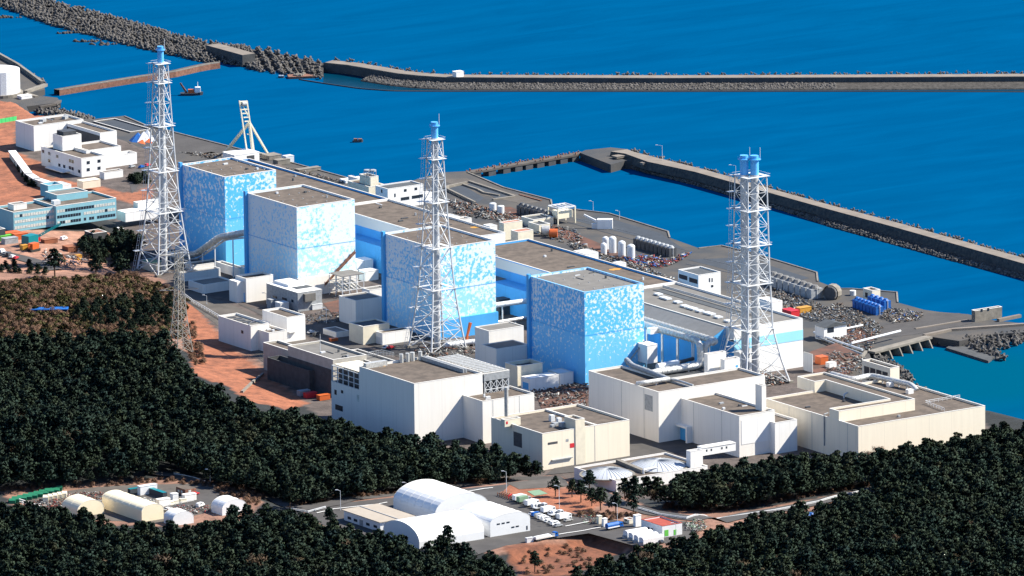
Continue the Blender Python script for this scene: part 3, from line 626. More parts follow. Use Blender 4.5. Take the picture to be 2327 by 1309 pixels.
# ------------------------------------------------------------------ large sheds south-west of the halls
D = bld('shed', 'tall white windowless shed with a brown roof and an orange patch, behind the pine belt', 'industrial building', (941, 872.4), 1097, 816, pyb=1012, wall='pale')
spot(D, 866, 831, 2.6)
E_ = MB(); p = P(965, 816, D.z1); yy = D.y1
for i, u in enumerate((912, 926, 937, 955)):
    q = P(u, 824-i*2, D.z1-.9); MB().bar(q, q+np.array([0, 0, 4.2]), 1.0+.2*(i == 2), 12).build('exhaust_pipe', M['silver'], D.o)
MB().box(D.x0+2, D.y1-3.2, D.z1-.85, D.x0+14, D.y1-.6, D.z1+1.6).build('roof_duct', M['silver'], D.o)
for dx in (0.8, 2.2): MB().box(D.x1-3-dx, D.y0+9, D.z1-.85, D.x1-2.2-dx, D.y1-2, D.z1+1.0).build('roof_duct', M['greym'], D.o)
# west wing with an open louvre loft
b = B(); b.x0, b.y0, b.y1 = D.x0, D.y1, D.y1+(D.y1-D.y0)*.52; b.x1 = D.x0+15; b.z0 = 10; b.z1 = D.z1-11.5; b.o = D.o
shell(D.o, [(b.x0, b.y0+.02), (b.x1, b.y0+.02), (b.x1, b.y1), (b.x0, b.y1)], 10, b.z1, M['pale'], M['darkm'], .3)
W_ = b; fr = MB(); zt = D.z1-3.5
for yk in np.linspace(b.y0+.5, b.y1-.4, 6):
    for xk in (b.x0+.4, b.x0+7, b.x1-.4): fr.bar((xk, yk, b.z1), (xk, yk, zt), .3, 4)
for z in (b.z1+2.5, b.z1+5, zt-.3):
    for xk in (b.x0+.4, b.x1-.4): fr.bar((xk, b.y0+.5, z), (xk, b.y1-.4, z), .22, 4)
    fr.bar((b.x0+.4, b.y1-.4, z), (b.x1-.4, b.y1-.4, z), .22, 4)
fr.build('louvre_frame', M['steel'], D.o)
for k in range(3):
    y0 = b.y0+.6+k*(b.y1-b.y0-1)/3; MB().box(b.x0+1.4, y0, zt, b.x1, y0+(b.y1-b.y0-1)/3-.5, zt+.4).build('louvre_roof', M['beige'], D.o)
MB().box(b.x0+3, b.y0+1, b.z1, b.x1-1, b.y1-2, b.z1+6).build('cooling_unit', M['darkm'], D.o)
for r in ((760,885,765,896,'glass'), (775,886,780,893,'glass'), (762,918,779,930,'glass'), (811,896,816,912,'glassb')): win(b, 'W', *r[:4], m=r[4])
# cooling deck east of the big shed, on an open steel frame
CD = bld('cooling_deck', 'grey louvred cooling deck on an open steel frame behind the tall white shed', 'cooling plant', (1100, 850.5), 1158, 988, zt=D.z1-.5, zs=D.z1-4, wall='greym', roof='roofg', par=.2)
mb = MB()
for k in range(14):
    yk = CD.y0+1.5+k*(CD.y1-CD.y0-3)/13; mb.box(CD.x0+1, yk, CD.z1-.1, CD.x1-1, yk+1.1, CD.z1+.7)
mb.build('louvres', M['silver'], CD.o)
mb = MB(); xs = np.linspace(CD.x0+.5, CD.x1-.5, 5)
for i, x in enumerate(xs): mb.bar((x, CD.y0+.3, CD.z1-15), (x, CD.y0+.3, CD.z0), .26, 4)
for a, c in zip(xs[:-1], xs[1:]):
    for z in (CD.z0-4.3, CD.z0-8.5): mb.bar((a, CD.y0+.3, z), (c, CD.y0+.3, z), .24, 4)
    for zz in (0, 1): mb.bar((a, CD.y0+.3, CD.z0-4.3*zz*1), (c, CD.y0+.3, CD.z0-4.3-4.2*zz), .16, 4); mb.bar((c, CD.y0+.3, CD.z0-4.3*zz), (a, CD.y0+.3, CD.z0-4.3-4.2*zz), .16, 4)
mb.build('support_frame', M['steel'], CD.o)
MB().box(CD.x0+.3, CD.y0+2, 10, CD.x1-.3, CD.y1-1, CD.z0-.05).build('plant_room', M['darkm'], CD.o)
Fb = bld('shed', 'low white annex joined to the sunny end wall of the tall white shed', 'industrial building', (1096.5, 912.5), 1214, 1042.5, pyb=1009, wall='pale')
for u in (1120, 1180): seam(Fb, 'S', u)
Gb = bld('shed', 'cream flat roofed building with a slot window and a red square hatch', 'industrial building', (1232.4, 986), 1430.4, 1116, pyb=1069, wall='beige')
MB().box(Gb.x0+(Gb.x1-Gb.x0)*.62, Gb.y0+.5, Gb.z1-.85, Gb.x0+(Gb.x1-Gb.x0)*.64, Gb.y1-.5, Gb.z1+.05).build('roof_divider', M['cap'], Gb.o)
xx = Gb.x0+along(np.array([Gb.x0, Gb.y0, Gb.z1]), 0, 1307); x2 = Gb.x0+along(np.array([Gb.x0, Gb.y0, Gb.z1]), 0, 1328)
shell(Gb.o, [(xx, Gb.y0-.35), (x2, Gb.y0-.35), (x2, Gb.y0+9), (xx, Gb.y0+9)], 10, Gb.z1+4.2, M['cream'], M['roof'], .6)
for u in (1351.5,): seam(Gb, 'S', u)
win(Gb, 'S', 1245, 1006, 1267, 1011, 'darkm'); win(Gb, 'S', 1286, 998, 1292, 1004, 'greym'); win(Gb, 'S', 1295, 1008, 1305, 1018, 'red', 'hatch'); win(Gb, 'S', 1253, 1045, 1300, 1047, 'greym', 'ledge', .8); win(Gb, 'W', 1167, 980, 1186, 1012, 'darkm', 'louvre')
for u, v, s_, hh in ((1254, 949, 1.1, 3), (1270, 954, 1.0, 2.6), (1262, 958, 1.4, 1.2), (1280, 962, 1.6, 2.2), (1256, 962, 1, 1)):
    q = P(u, v+8, Gb.z1-.9); MB().box(q[0]-s_, q[1]-s_, q[2], q[0]+s_, q[1]+s_, q[2]+hh).build('roof_unit', M['steel' if hh > 2.3 else 'greym'], Gb.o)
CH = bld('vent_house', 'small white box with a silver chimney on the far corner of the cream building', 'vent house', (1147, 955), 1183, 1138, zt=Gb.z1+2.4, zb=Gb.z1-.9, wall='cream', par=.3)
q = P(1151, 946, Gb.z1+1); MB().bar(q, (q[0], q[1], height(1151, 880, 946, q[2])), .98, 14).build('chimney', M['silver'], CH.o)
win(CH, 'S', 1150, 958, 1154, 964, 'red', 'sign')
K = B(); K.z0 = 10; K.z1 = height(1496.5, 891.4, 1007, 10); kp = [P(u, v, K.z1) for u, v in ((1496.5, 891.4), (1738.5, 852.8), (1679, 834.5), (1494, 857), (1413.7, 831), (1337.5, 843.4))]
K.x0, K.y0 = kp[0][0], kp[0][1]; K.x1 = K.x0+along(kp[0], 0, 1738.5); K.y1 = K.y0+along(kp[0], 1, 1337.5); kx = kp[4][0]; ky = K.y0+along(np.array([K.x1, K.y0, K.z1]), 1, 1679)
K.o = thing('shed', 'large white pipe topped shed with a long brown roof south of the bluest reactor hall', 'industrial building', (K.x0, K.y0, 10))
shell(K.o, [(K.x0, K.y0), (K.x1, K.y0), (K.x1, ky), (kx, ky), (kx, K.y1), (K.x0, K.y1)], 10, K.z1, M['pale'], M['roof'])
for u in (1412, 1463): seam(K, 'W', u)
win(K, 'W', 1465, 895, 1483, 930, 'greym', 'panel', .12)
MB().box(kx-.3, K.y0+.6, K.z1-.85, kx+.3, ky, K.z1+.05).build('roof_divider', M['greym'], K.o)
KP = bld('roof_house', 'larger beige plant room on the far roof edge of the pipe topped shed', 'plant room', (1608, 806), 1650, 1600, pyb=842, zb=K.z1-.9, wall='pale', par=.3, zs=12)
KQ = bld('roof_house', 'small white plant room with a blue door beside the right lattice stack', 'plant room', (1646.5, 818.5), 1681, 1637, pyb=843, zb=K.z1-.9, wall='white', par=.3)
win(KQ, 'S', 1672, 830, 1677, 839, 'blue', 'door')
Lb = bld('shed', 'white shed with a framed blue shutter and a covered bridge on its front', 'industrial building', (1679.8, 945.6), 1761, 1532.5, pyb=1040, wall='pale')
for u in (1576, 1640): seam(Lb, 'W', u)
MB().box(Lb.x0+1.2, Lb.y0-.12, Lb.z0+6, Lb.x1-1.6, Lb.y0-.01, Lb.z1-2.2).build('recessed_panel', M['white'], Lb.o)
L2 = bld('shed', 'low white annex with a diagonal shadow, right of the shed with the covered bridge', 'industrial building', (1761, 961.5), 1811.5, 1690, pyb=1032, wall='white')
TW = bld('roof_tower', 'small grey tower rising behind the roof of the shed with the covered bridge', 'lift tower', (1731, 877), 1741, 1716.5, pyb=930, zb=30, wall='pale', zs=10)
q = PX(1545, 1002, Lb.x0-3); EN = thing('entrance', 'white framed entrance box with a blue shutter at the foot of the white shed', 'entrance', (Lb.x0-3, q[1], 10))
MB().box(Lb.x0-3.2, q[1]-6, 10, Lb.x0-.02, q[1]-5, 17).box(Lb.x0-3.2, q[1]+5, 10, Lb.x0-.02, q[1]+6, 17).box(Lb.x0-3.2, q[1]-6, 17.01, Lb.x0-.02, q[1]+6, 18).build('frame', M['white'], EN)
MB().box(Lb.x0-.6, q[1]-4.9, 10, Lb.x0-.1, q[1]+4.9, 16.9).build('shutter', M['blue'], EN)

# beige multi-level building at the right
b = bld('big_shed', 'long beige multi-level building at the right end with a silver duct on its roof', 'industrial building', (1950.5, 969.3), 2238.7, 1739, pyb=1055, wall='beige'); Mb = b
ztop = b.z1+height(1902.7, 935.4, 956.5, b.z1)-b.z1 if False else height(1902.7, 935.4, 956.5, b.z1)
def pz(u, v): return tuple(P(u, v, ztop)[:2])
sx0, sy0 = b.x0+.02, pz(1902.7, 935.4)[1]; sy1 = pz(1880.7, 929)[1]; ex1 = pz(2077.5, 906.4)[0]; ex0 = pz(1994, 898.5)[0]; ny = pz(1873, 846)[1]
bx0, by0 = pz(1851, 867.5)
poly = [(sx0, sy0), (ex1, sy0), (ex1, ny), (bx0, ny), (bx0, by0), (ex0, by0), (ex0, sy1), (sx0, sy1)]
shell(b.o, poly, b.z1-.9, ztop, M['beige'], M['roof'], .8)
for u in (1793, 1845, 1926): seam(b, 'W', u)
q = P(1875, 946, b.z1); MB().bar((b.x0-.3, q[1], b.z1-14), (b.x0-.3, q[1], b.z1+1), .3, 6).bar((b.x0-.3, q[1], b.z1+1), (b.x0+2, q[1], b.z1+1.4), .35, 6).build('downpipe', M['greym'], b.o)
q = P(1918, 905, b.z1-.9); MB().pipe([q, q+np.array([0, 0, 2]), q+np.array([2, 0, 2.4])], .4, 8).build('roof_pipe', M['steel'], b.o)
dk = thing('roof_duct', 'silver bent duct lying on the roof of the beige building', 'duct', P(1933, 870, b.z1-.9)); zz = b.z1+1.6
dp = [P(1890, 850, zz), P(1937, 863, zz), P(1978, 853, zz), P(2070, 874, zz)]; dp.append(np.array([dp[-1][0]+.5, dp[-1][1]-4, b.z1-.7]))
MB().pipe(dp, 1.35, 14, ribs=6, bend=4).build('duct', M['silver'], dk)
for i in range(5):
    k = Vector(dp[2]).lerp(Vector(dp[3]), (i+.5)/5); MB().box(k.x-.3, k.y-.3, b.z1-.9, k.x+.3, k.y+.3, zz-1).build('support', M['steel'], dk)
for u, v in ((2023, 878), (2067, 894)): q = P(u, v, b.z1-.9); MB().box(q[0]-1.5, q[1]-1.2, q[2], q[0]+1.5, q[1]+1.2, q[2]+2).build('plinth', M['white'], dk)
fz = b.z1-.9; fn = [P(2104, 925, fz), P(2104+78, 914, fz), P(2143, 935, fz)]
rail([(2103, 918), (2181, 905)], 'white railing along the far side of the beige roof', 1.6, 'steel', fz, 2.5, 'roof_railing', 'railing', .12); rail([(2103, 918), (2146, 935)], 'white railing running towards the front of the beige roof', 1.6, 'steel', fz, 2.5, 'roof_railing', 'railing', .12)
N_ = bld('pump_house', 'beige house with tall dark glazing by the outfall, behind the beige building', 'pump house', (2022.8, 837.3), 2044, 1959, zt=24, zb=10, wall='beige')
for k in range(4):
    y0 = N_.y0+2+k*(N_.y1-N_.y0-3)/4; MB().box(N_.x0-.08, y0, 15, N_.x0-.01, y0+(N_.y1-N_.y0-3)/4-.7, 21.6).build('window', M['glass'], N_.o)

# twin tank basin with its lift tower and covered bridge
O = bld('tank_basin', 'low walled basin roof with two ribbed white domes, behind the pines', 'storage building', (1400, 1092.7), 1608, 1304.7, pyb=1119, wall='white', par=.7)
for u, v, r in ((1380, 1079, 12.), (1494, 1060, 13.5)):
    c = P(u, v, O.z1-.7); mb = MB(); n = 32; rs = [(r, .3), (r*.86, 1.2), (r*.62, 2.2), (r*.33, 2.9), (.9, 3.15)]; vs = []; fs = []
    for rr, z in rs: vs += [(c[0]+rr*math.cos(2*math.pi*k/n), c[1]+rr*math.sin(2*math.pi*k/n), c[2]+z) for k in range(n)]
    for j in range(4): fs += [(j*n+k, j*n+(k+1) % n, (j+1)*n+(k+1) % n, (j+1)*n+k) for k in range(n)]
    fs.append(tuple(4*n+k for k in range(n))); mb.add(vs, fs); dm = mb.build('dome', M['dome'], O.o, smooth=True)
    mb = MB()
    for k in range(n): a = 2*math.pi*k/n; mb.pipe([(c[0]+rr*math.cos(a), c[1]+rr*math.sin(a), c[2]+z+.06) for rr, z in rs], .14, 3, bend=.01)
    mb.build('dome_ribs', M['greym'], O.o)
    MB().bar(c, c+np.array([0, 0, .45]), r+1.0, 40).build('ring_wall', M['conc'], O.o)
q0, q1 = P(1404, 1048, O.z1), P(1462, 1072, O.z1); MB().obox(tuple((q0+q1)/2-np.array([0, 0, .6])), tuple(q1-q0), np.linalg.norm(q1-q0), 2.2, 1.5).build('walkway', M['conc'], O.o)
q0, q1 = P(1462, 1074, O.z1), P(1492, 1068, O.z1); MB().pipe([q0-np.array([0, 0, .6]), q0+np.array([0, 0, 1.3]), q1+np.array([0, 0, 1.3]), q1-np.array([0, 0, .6])], .5, 8, bend=1).build('pipe', M['steel'], O.o)
Pt = bld('lift_tower', 'square white tower at the near end of the covered bridge', 'tower', (1569, 1026.5), 1597, 1559.6, pyb=1064, zb=O.z1-.7, wall='white', par=.8)
BR = thing('covered_bridge', 'white covered footbridge joining the square tower to the white shed', 'footbridge', P(1597, 1040, 20))
qa = PY(1597, 1019, Pt.y0+2); qb = PY(1597, 1036, Pt.y0+2); x2 = qa[0]+along(qa, 0, 1672); MB().box(qa[0], qa[1], qb[2], x2, qa[1]+4.5, qa[2]).build('bridge_body', M['white'], BR)
MB().box(qa[0], qa[1]-.2, qa[2]+.003, x2, qa[1]+4.7, qa[2]+.3).build('bridge_roof', M['cap'], BR)
for f in (.12, .26, .58, .72): x = qa[0]+(x2-qa[0])*f; MB().box(x-.4, qa[1]-.06, qb[2]+1.7, x+.4, qa[1]-.01, qb[2]+2.7).build('window', M['glass'], BR)

# ------------------------------------------------------------------ middle yard
Y1 = bld('white_box_building', 'white cube building with a blue door, left of the white roofed yard building', 'utility building', (559, 633.7), 620.6, 534.4, pyb=688, wall='pale')
win(Y1, 'W', 541, 661, 556, 688, 'blue', 'door'); MB().box(Y1.x0-4, Y1.y1-8, 10, Y1.x0-.02, Y1.y1-.5, Y1.z1-1.5).build('side_wing', M['pale'], Y1.o)
Y2 = bld('yard_building', 'grey walled yard building with a bright white stepped roof', 'utility building', (676.5, 666), 731.5, 605.3, pyb=709, wall='greym', roof='roofw', par=.05, cap='cap')
MB().box(Y2.x0+4, Y2.y0+15, Y2.z1-.04, Y2.x1-1, Y2.y1-1, Y2.z1+1.3).build('raised_roof', M['roofw'], Y2.o); MB().box(Y2.x0+5, Y2.y0+8, Y2.z1-.04, Y2.x1-.5, Y2.y0+13, Y2.z1+.25).build('roof_strip', M['roofd'], Y2.o)
for r in ((620,671,630,676), (641,675,652,680), (662,680,667,686)): win(Y2, 'W', *r)
win(Y2, 'S', 689, 668, 713, 685, 'roofg', 'shutter_box', 1.8)
def box_thing(name, label, cat, u, v, w_, d, h, m='steel', z=10., mt=None, rot=0., group=None, door=None):
    q = P(u, v, z); t = thing(name, label, cat, q, group); mb = MB(); uy = Vector((math.cos(rot), math.sin(rot), 0)); mb.obox(q, uy, w_, d, h); mb.build('body', M[m], t)
    MB().obox((q[0], q[1], q[2]+h+.003), uy, w_+.25, d+.25, .14).build('lid', M[mt or m], t)
    if door: ux = uy; n_ = Vector((ux.y, -ux.x, 0)); c = Vector(q)+n_*(d/2+.04); MB().obox(c+ux*w_*.15, ux, w_*.3, .08, h*.75).build('door', M[door], t)
    return t
box_thing('switch_cabinet', 'small white cabinet beside the grey yard building', 'cabinet', 641, 706, 5, 5, 4.4, 'steel')
box_thing('switch_cabinet', 'grey cabinet in the dark yard left of the white roofed building', 'cabinet', 617, 700, 3, 4, 4.5, 'greym')
box_thing('water_tank', 'small white rounded unit against the front of the grey yard building', 'tank', 718, 702, 6, 3, 2.6, 'steel')
# storage hall group left of the middle stack
S1 = bld('storehouse', 'white storehouse with grey roof lights, nearest the orange bank', 'storehouse', (569.6, 741), 612, 496, pyb=798, wall='pale', roof='roofg')
for u, v in ((527, 722), (541, 725), (560, 732), (572, 734), (548, 729)): q = P(u, v, S1.z1-.9); MB().box(q[0]-2, q[1]-1, q[2], q[0]+2, q[1]+1, q[2]+.35).build('roof_light', M['darkm'], S1.o)
win(S1, 'W', 548, 750, 553, 757)
S2 = bld('storehouse', 'lower pale storehouse wing between the tall white block and the roof lit storehouse', 'storehouse', (611, 757), 652, 571, pyb=803, wall='pale')
S3 = bld('storehouse', 'tall bright white block at the end of the storehouse group', 'storehouse', (652, 722), 693.5, 596, pyb=778, wall='white')
MB().box(S3.x0+.5, S3.y0-1.4, S3.z1-7.6, S3.x0+5, S3.y0-.02, S3.z1-7).build('canopy', M['white'], S3.o)
q = P(606, 760, S2.z1); arch = [(q[0], q[1]+18*math.cos(a), S2.z1-.5+7*math.sin(a)) for a in np.linspace(0, math.pi*.55, 8)]
MB().pipe(arch, .22, 5, bend=.1).build('gantry_arch', M['steel'], S2.o)
# concrete group
C1 = bld('concrete_hall', 'concrete hall with a broad slab roof above a dark open side', 'concrete building', (756.6, 818), 833, 654, pyb=905, wall='conc2', roof='roofg')
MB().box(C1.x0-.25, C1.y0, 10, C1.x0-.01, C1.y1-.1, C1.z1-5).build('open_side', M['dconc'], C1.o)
C2 = bld('concrete_bunker', 'dark open topped concrete bunker in front of the slab roofed hall', 'bunker', (703, 843), 733, 607, pyb=893, wall='dconc', roof='darkm', par=3, cap='dconc')
C3 = bld('concrete_hall', 'low concrete block at the far end of the slab roofed hall', 'concrete building', (656, 797), 690, 598, pyb=858, wall='conc2')
C4_ = bld('concrete_hall', 'flat grey roofed block just behind the slab roofed hall', 'concrete building', (862, 829), 906, 769, pyb=905, wall='conc2', roof='roofg')
rail([(833, 812), (868, 806), (895, 812)], 'grey picket fence between the slab roofed hall and the tall white shed', 2.4, 'greym', C4_.z1, 1.0, 'picket_fence', 'fence', .14)
MB().bar(P(728, 800, C1.z1-.9), P(728, 766, C1.z1-.9)*0+np.array([*P(728, 800, C1.z1-.9)[:2], C1.z1+8]), .13, 5).build('mast', M['steel'], C1.o)
# buildings round the middle stack
Q1 = bld('workshop', 'beige workshop with a black flat roof left of the middle stack', 'workshop', (825, 743), 885, 793, pyb=784, wall='cream', roof='roofd', par=.5)
Q2 = bld('garage', 'long white low garage at the foot of the middle stack', 'garage', (869, 758), 931, 853.5, pyb=785, wall='white', roof='roof', par=.3)
win(Q2, 'W', 855, 764, 866, 781, 'steel', 'shutter')
Q3 = bld('storage_hut', 'low bluish grey hut in the shade left of the beige workshop', 'hut', (764, 756), 793, 734, pyb=768, wall='pale', roof='roofg', par=.1)
Q4 = bld('electrical_block', 'tall windowless grey block in the shade of the third reactor hall', 'electrical building', (808, 684), 869, 770, pyb=742, wall='pale', roof='roofg', par=.2)
Q4b = bld('electrical_block', 'higher grey block behind the windowless block, touching the third hall', 'electrical building', (840, 660), 880, 823, pyb=712, wall='pale', roof='roofg', par=.2)
Q5 = bld('electrical_block', 'tall grey block in the shade left of the nearest reactor hall', 'electrical building', (1111, 753), 1190, 1079, pyb=832, wall='pale', roof='roofg', par=.2)
Q6 = bld('electrical_block', 'lower stepped grey block in front of the block beside the nearest hall', 'electrical building', (1128, 794), 1200, 1094, pyb=848, wall='pale', roof='roofg', par=.2)
Q7 = bld('electrical_block', 'beige ended building with an open dark roof, left of the nearest hall', 'electrical building', (1175.9, 833), 1232.7, 1148, pyb=884, wall='cream', roof='roofd', par=1.6)
Q8 = bld('container', 'white flat roofed container with a blue door in front of the nearest hall', 'container', (1204, 862), 1270, 1184, pyb=892, wall='white', roof='roofw', par=.1)
win(Q8, 'W', 1188, 867, 1201, 882, 'blue', 'door')
Q9 = bld('container', 'container end lying in the shade of the nearest hall', 'container', (1272, 850), 1303, 1245, pyb=876, wall='white', roof='roofw', par=.1)
# shaded low buildings round the first two halls
for i, (sw, e, n, pb, wl, rf, lb) in enumerate([
 ((403, 561), 466, 398, 581, 'white', 'roofd', 'small white open topped building left of the bent silver pipe'),
 ((418, 622), 501, 406, 640, 'pale', 'roofg', 'low shaded roof just right of the lattice pylon top'),
 ((462, 648), 530, 428, 668, 'pale', 'roofg', 'lowest shaded annex left of the white cube building'),
 ((520, 578), 556, 466, 600, 'pale', 'roofg', 'shaded annex tucked behind the second reactor hall'),
 ((545, 612), 560, 490, 632, 'pale', 'roofg', 'shaded strip annex along the side of the second reactor hall'),
 ((440, 604), 520, 420, 616, 'pale', 'roofg', 'shaded annex under the bent silver pipe')]):
    bld('annex', lb, 'annex', sw, e, n, pyb=pb, wall=wl, roof=rf, par=.5 if i else 1.2)
mb = MB(); q0 = P(466, 633, 15); 
gh = box_thing('green_hut', 'small hut with a green roof at the foot of the left stack', 'hut', 347, 612, 7, 9, 4.2, 'cream', 10, 'gpool')
# pipe racks
def pipe_thing(label, pts, r, m='silver', ribs=5, sup=0, name='pipeline', cat='pipe', bend=3.):
    pts = [Vector(p) for p in pts]; t = thing(name, label, cat, pts[0]); MB().pipe(pts, r, 14, ribs=ribs, bend=bend).build('pipe', M[m], t)
    if sup:
        for a, b in zip(pts[:-1], pts[1:]):
            k = int((b-a).length//sup)
            for i in range(k):
                c = a.lerp(b, (i+.5)/k); zb = sup_z
                if c.z-r-zb > .5: MB().box(c.x-.25, c.y-.25, zb, c.x+.25, c.y+.25, c.z-r*.9).build('support', M['steel'], t)
    return t
sup_z = 10
pipe_thing('fat silver pipe bending from the left stack up to the second reactor hall', [P(376, 578, 15), P(398, 582, 15), P(446, 577, 15), PY(502, 538, 324), PY(556, 529, 312)], 1.75, sup=14)
pipe_thing('thin pipe under the fat bent pipe at the left stack', [P(396, 590, 12), P(450, 588, 12), PY(512, 545, 322), PY(556, 540, 312)], .5, 'steel', 0)
xa = 45.; a, b_ = PX(1467, 738, xa), PX(1590, 776, xa); zl = 20.; c = np.array([xa, b_[1]-1, zl]); zu = a[2]; b_[2] = a[2] = (a[2]+b_[2])/2
e = P(1484, 849, zl); e[1] = c[1]
pipe_thing('ribbed silver pipe nearer the nearest hall, dropping behind the pipe topped shed', [a+np.array([0, 45, 0]), b_, c, (e[0], c[1], zl)], 1.6, ribs=3, sup=12, bend=4)
xb = 56.; a, b_ = PX(1467, 727, xb), PX(1630, 777, xb); b_[2] = a[2] = (a[2]+b_[2])/2; m_ = np.array([xa+3.5, b_[1]-.0, b_[2]]); c = np.array([m_[0], m_[1], zl])
pipe_thing('ribbed silver pipe nearer the pale turbine hall, turning to the pipe topped shed', [a+np.array([0, 45, 0]), b_, m_, c, (e[0]+4, m_[1], zl)], 1.6, ribs=3, sup=12, bend=4)
MB_ = MB().box(e[0]-2, c[1]-8, 10, xa+6, c[1]+9, zl-2.2); tg = thing('pipe_deck', 'grey low roof under the silver pipes between the nearest hall and the pipe topped shed', 'plant room', (e[0], c[1], 10)); MB_.build('deck', M['dconc'], tg)
pipe_thing('short white vessel lying above the silver pipes', [P(1494, 833, 22), P(1540, 824, 22)], 1.5, 'steel', ribs=0, bend=.5)
pipe_thing('thin dark pipe leading from the white vessel', [P(1540, 824, 22), P(1575, 815, 22)], .9, 'darkm', ribs=0, bend=.5)
sup_z = K.z1-.9
pipe_thing('silver pipe lying along the near part of the pipe topped roof', [P(1447, 872, K.z1+.6), P(1462, 870, K.z1+1.2), P(1520, 861, K.z1+1.2)], 1.1, ribs=6, sup=9)
pipe_thing('dark grey pipe dropping off the edge of the pipe topped roof', [P(1424, 818, K.z1+1.6), P(1437, 831, K.z1+1.3), P(1484, 848, K.z1+1.3), P(1518, 862, K.z1+1.1)], 1.3, 'greym', ribs=5)
pipe_thing('thin pipe ending in the roof divider of the pipe topped shed', [P(1500, 858, K.z1+.8), P(1540, 864, K.z1+.6), P(1575, 876, K.z1+.3)], .55, 'silver', 0)
sup_z = 10
pipe_thing('upper white pipe along the base of the third reactor hall', [P(1002, 717, 20), P(1071, 701, 20), P(1165, 688, 20), P(1195, 684, 20)], 1.3, 'steel', ribs=5, sup=12)
pipe_thing('lower pipe between the third and fourth reactor halls', [P(1005, 752, 14), P(1100, 737, 14), P(1195, 722, 14)], .9, 'silver', ribs=6, sup=12)
pipe_thing('rusty thin pipe beside the lower pipe between the halls', [P(1000, 760, 12), P(1150, 731, 12), P(1196, 726, 12)], .4, 'rust', ribs=0)
for k, lb in ((0, 'outer ribbed duct in the gap between third and fourth halls'), (5, 'inner ribbed duct in the gap between third and fourth halls')):
    a = P(1126, 640-k*1.6, 20); pipe_thing(lb, [a+np.array([0, 12, 0]), a, P(1200, 664-k*1.6, 20)-np.array([0, 12, 0])], 1.5, 'greym', ribs=4)
pipe_thing('bent dark pipe on the turbine wall between second and third halls', [P(820, 500, 25), P(845, 512, 25), P(852, 535, 20), P(870, 545, 20)], .9, 'greym', ribs=0)
pipe_thing('long grey duct on the turbine wall between second and third halls', [P(806, 530, 18), P(870, 552, 18)], 1.3, 'greym', ribs=4)
pipe_thing('thick pipe bundle at the foot of the middle stack', [P(1010, 785, 12), P(1060, 778, 12), P(1085, 776, 12)], 1.3, 'steel', ribs=5)
pipe_thing('long dark duct on the shaded wall of the pale turbine hall', [P(1530, 742, 24), P(1625, 768, 22), P(1640, 776, 20)], .9, 'darkm', ribs=4)
# platforms and scaffolds beside halls
def scaffold(label, u, v, w_, d, h, z=10, lv=3, m='steel', deck=True):
    q = P(u, v, z); t = thing('scaffold', label, 'scaffold', q); mb = MB()
    for i in range(4):
        for j in range(3):
            x, y = q[0]+i*w_/3, q[1]+j*d/2; mb.bar((x, y, z), (x, y, z+h), .2, 4)
    for k in range(1, lv+1):
        zz = z+h*k/lv
        for j in range(3): mb.bar((q[0], q[1]+j*d/2, zz), (q[0]+w_, q[1]+j*d/2, zz), .18, 4)
        for i in range(4): mb.bar((q[0]+i*w_/3, q[1], zz), (q[0]+i*w_/3, q[1]+d, zz), .18, 4)
    mb.build('frame', M[m], t)
    if deck: MB().box(q[0]-.2, q[1]-.2, z+h+.01, q[0]+w_+.2, q[1]+d+.2, z+h+.25).build('deck', M['roofg'], t)
    pm = MB()
    for k in range(6): x = q[0]+1+k*(w_-2)/5; pm.bar((x, q[1]+.4, z+h*.3), (x, q[1]+d*.8, z+h*.55), .5, 8)
    pm.build('pipes', M['silver'], t)
scaffold('pipe scaffold right of the second reactor hall', 778, 678, 13, 12, 11)
scaffold('small scaffold platform beside the second hall by the turbine wall', 812, 585, 14, 10, 16)
scaffold('scaffold deck with small huts beside the nearest hall', 1466, 800, 10, 9, 19)
scaffold('scaffold deck beside the third reactor hall', 1128, 700, 14, 10, 14)
box_thing('roof_hut', 'white hut on the scaffold deck beside the nearest hall', 'hut', 1488, 757, 7, 3, 2.6, 'white', 30)
box_thing('control_hut', 'white hut with a louvre behind the pipe scaffold', 'hut', 1472, 822, 6, 8, 9, 'white', 18)
for i, (u, v, w_, d, h, m) in enumerate([(1545, 800, 3, 14, 3, 'white'), (1558, 806, 2, 14, 2, 'white')]): pass
pipe_thing('slanting white chute in the gap behind the nearest hall', [P(1552, 780, 22), P(1533, 815, 11)], 1.1, 'steel', 0)
pipe_thing('second slanting white chute in the gap behind the nearest hall', [P(1562, 782, 22), P(1545, 812, 12)], .8, 'steel', 0)
for u, v, w_, d, h, m, lb in ((820, 620, 10, 8, 7, 'white', 'white plant room right of the second hall'), (838, 635, 8, 6, 5, 'pale', 'pale plant room behind the pipe scaffold'), (1140, 660, 16, 6, 5, 'roofg', 'grey slatted roof in the gap beside the third hall'), (1150, 712, 12, 6, 8, 'darkm', 'dark plant room in the gap beside the third hall'), (1510, 790, 12, 10, 12, 'blue', 'blue plant room in the gap behind the nearest hall'), (1540, 785, 10, 8, 10, 'blue', 'second blue plant room nearer the pale turbine hall')):
    box_thing('plant_room', lb, 'plant room', u, v, w_, d, h, m)
# boom of an orange excavator at the third hall
ex = thing('excavator', 'orange excavator boom standing by the foot of the middle stack', 'excavator', P(1062, 782, 10)); q = Vector(P(1060, 785, 10))
top = Vector(PY(1069, 733, q.y)); mid = Vector(PY(1062, 762, q.y)); MB().bar(q+Vector((0, 0, 1.5)), mid, .7, 4).bar(mid, top, .6, 4, r2=.9).build('boom', M['orange'], ex); MB().obox(q, (1, 0, 0), 5, 3, 2.4).build('cab', M['darkm'], ex); MB().obox(q-Vector((0, 0, 0)), (1, 0, 0), 5.6, 3.6, .9).build('tracks', M['blk'], ex)

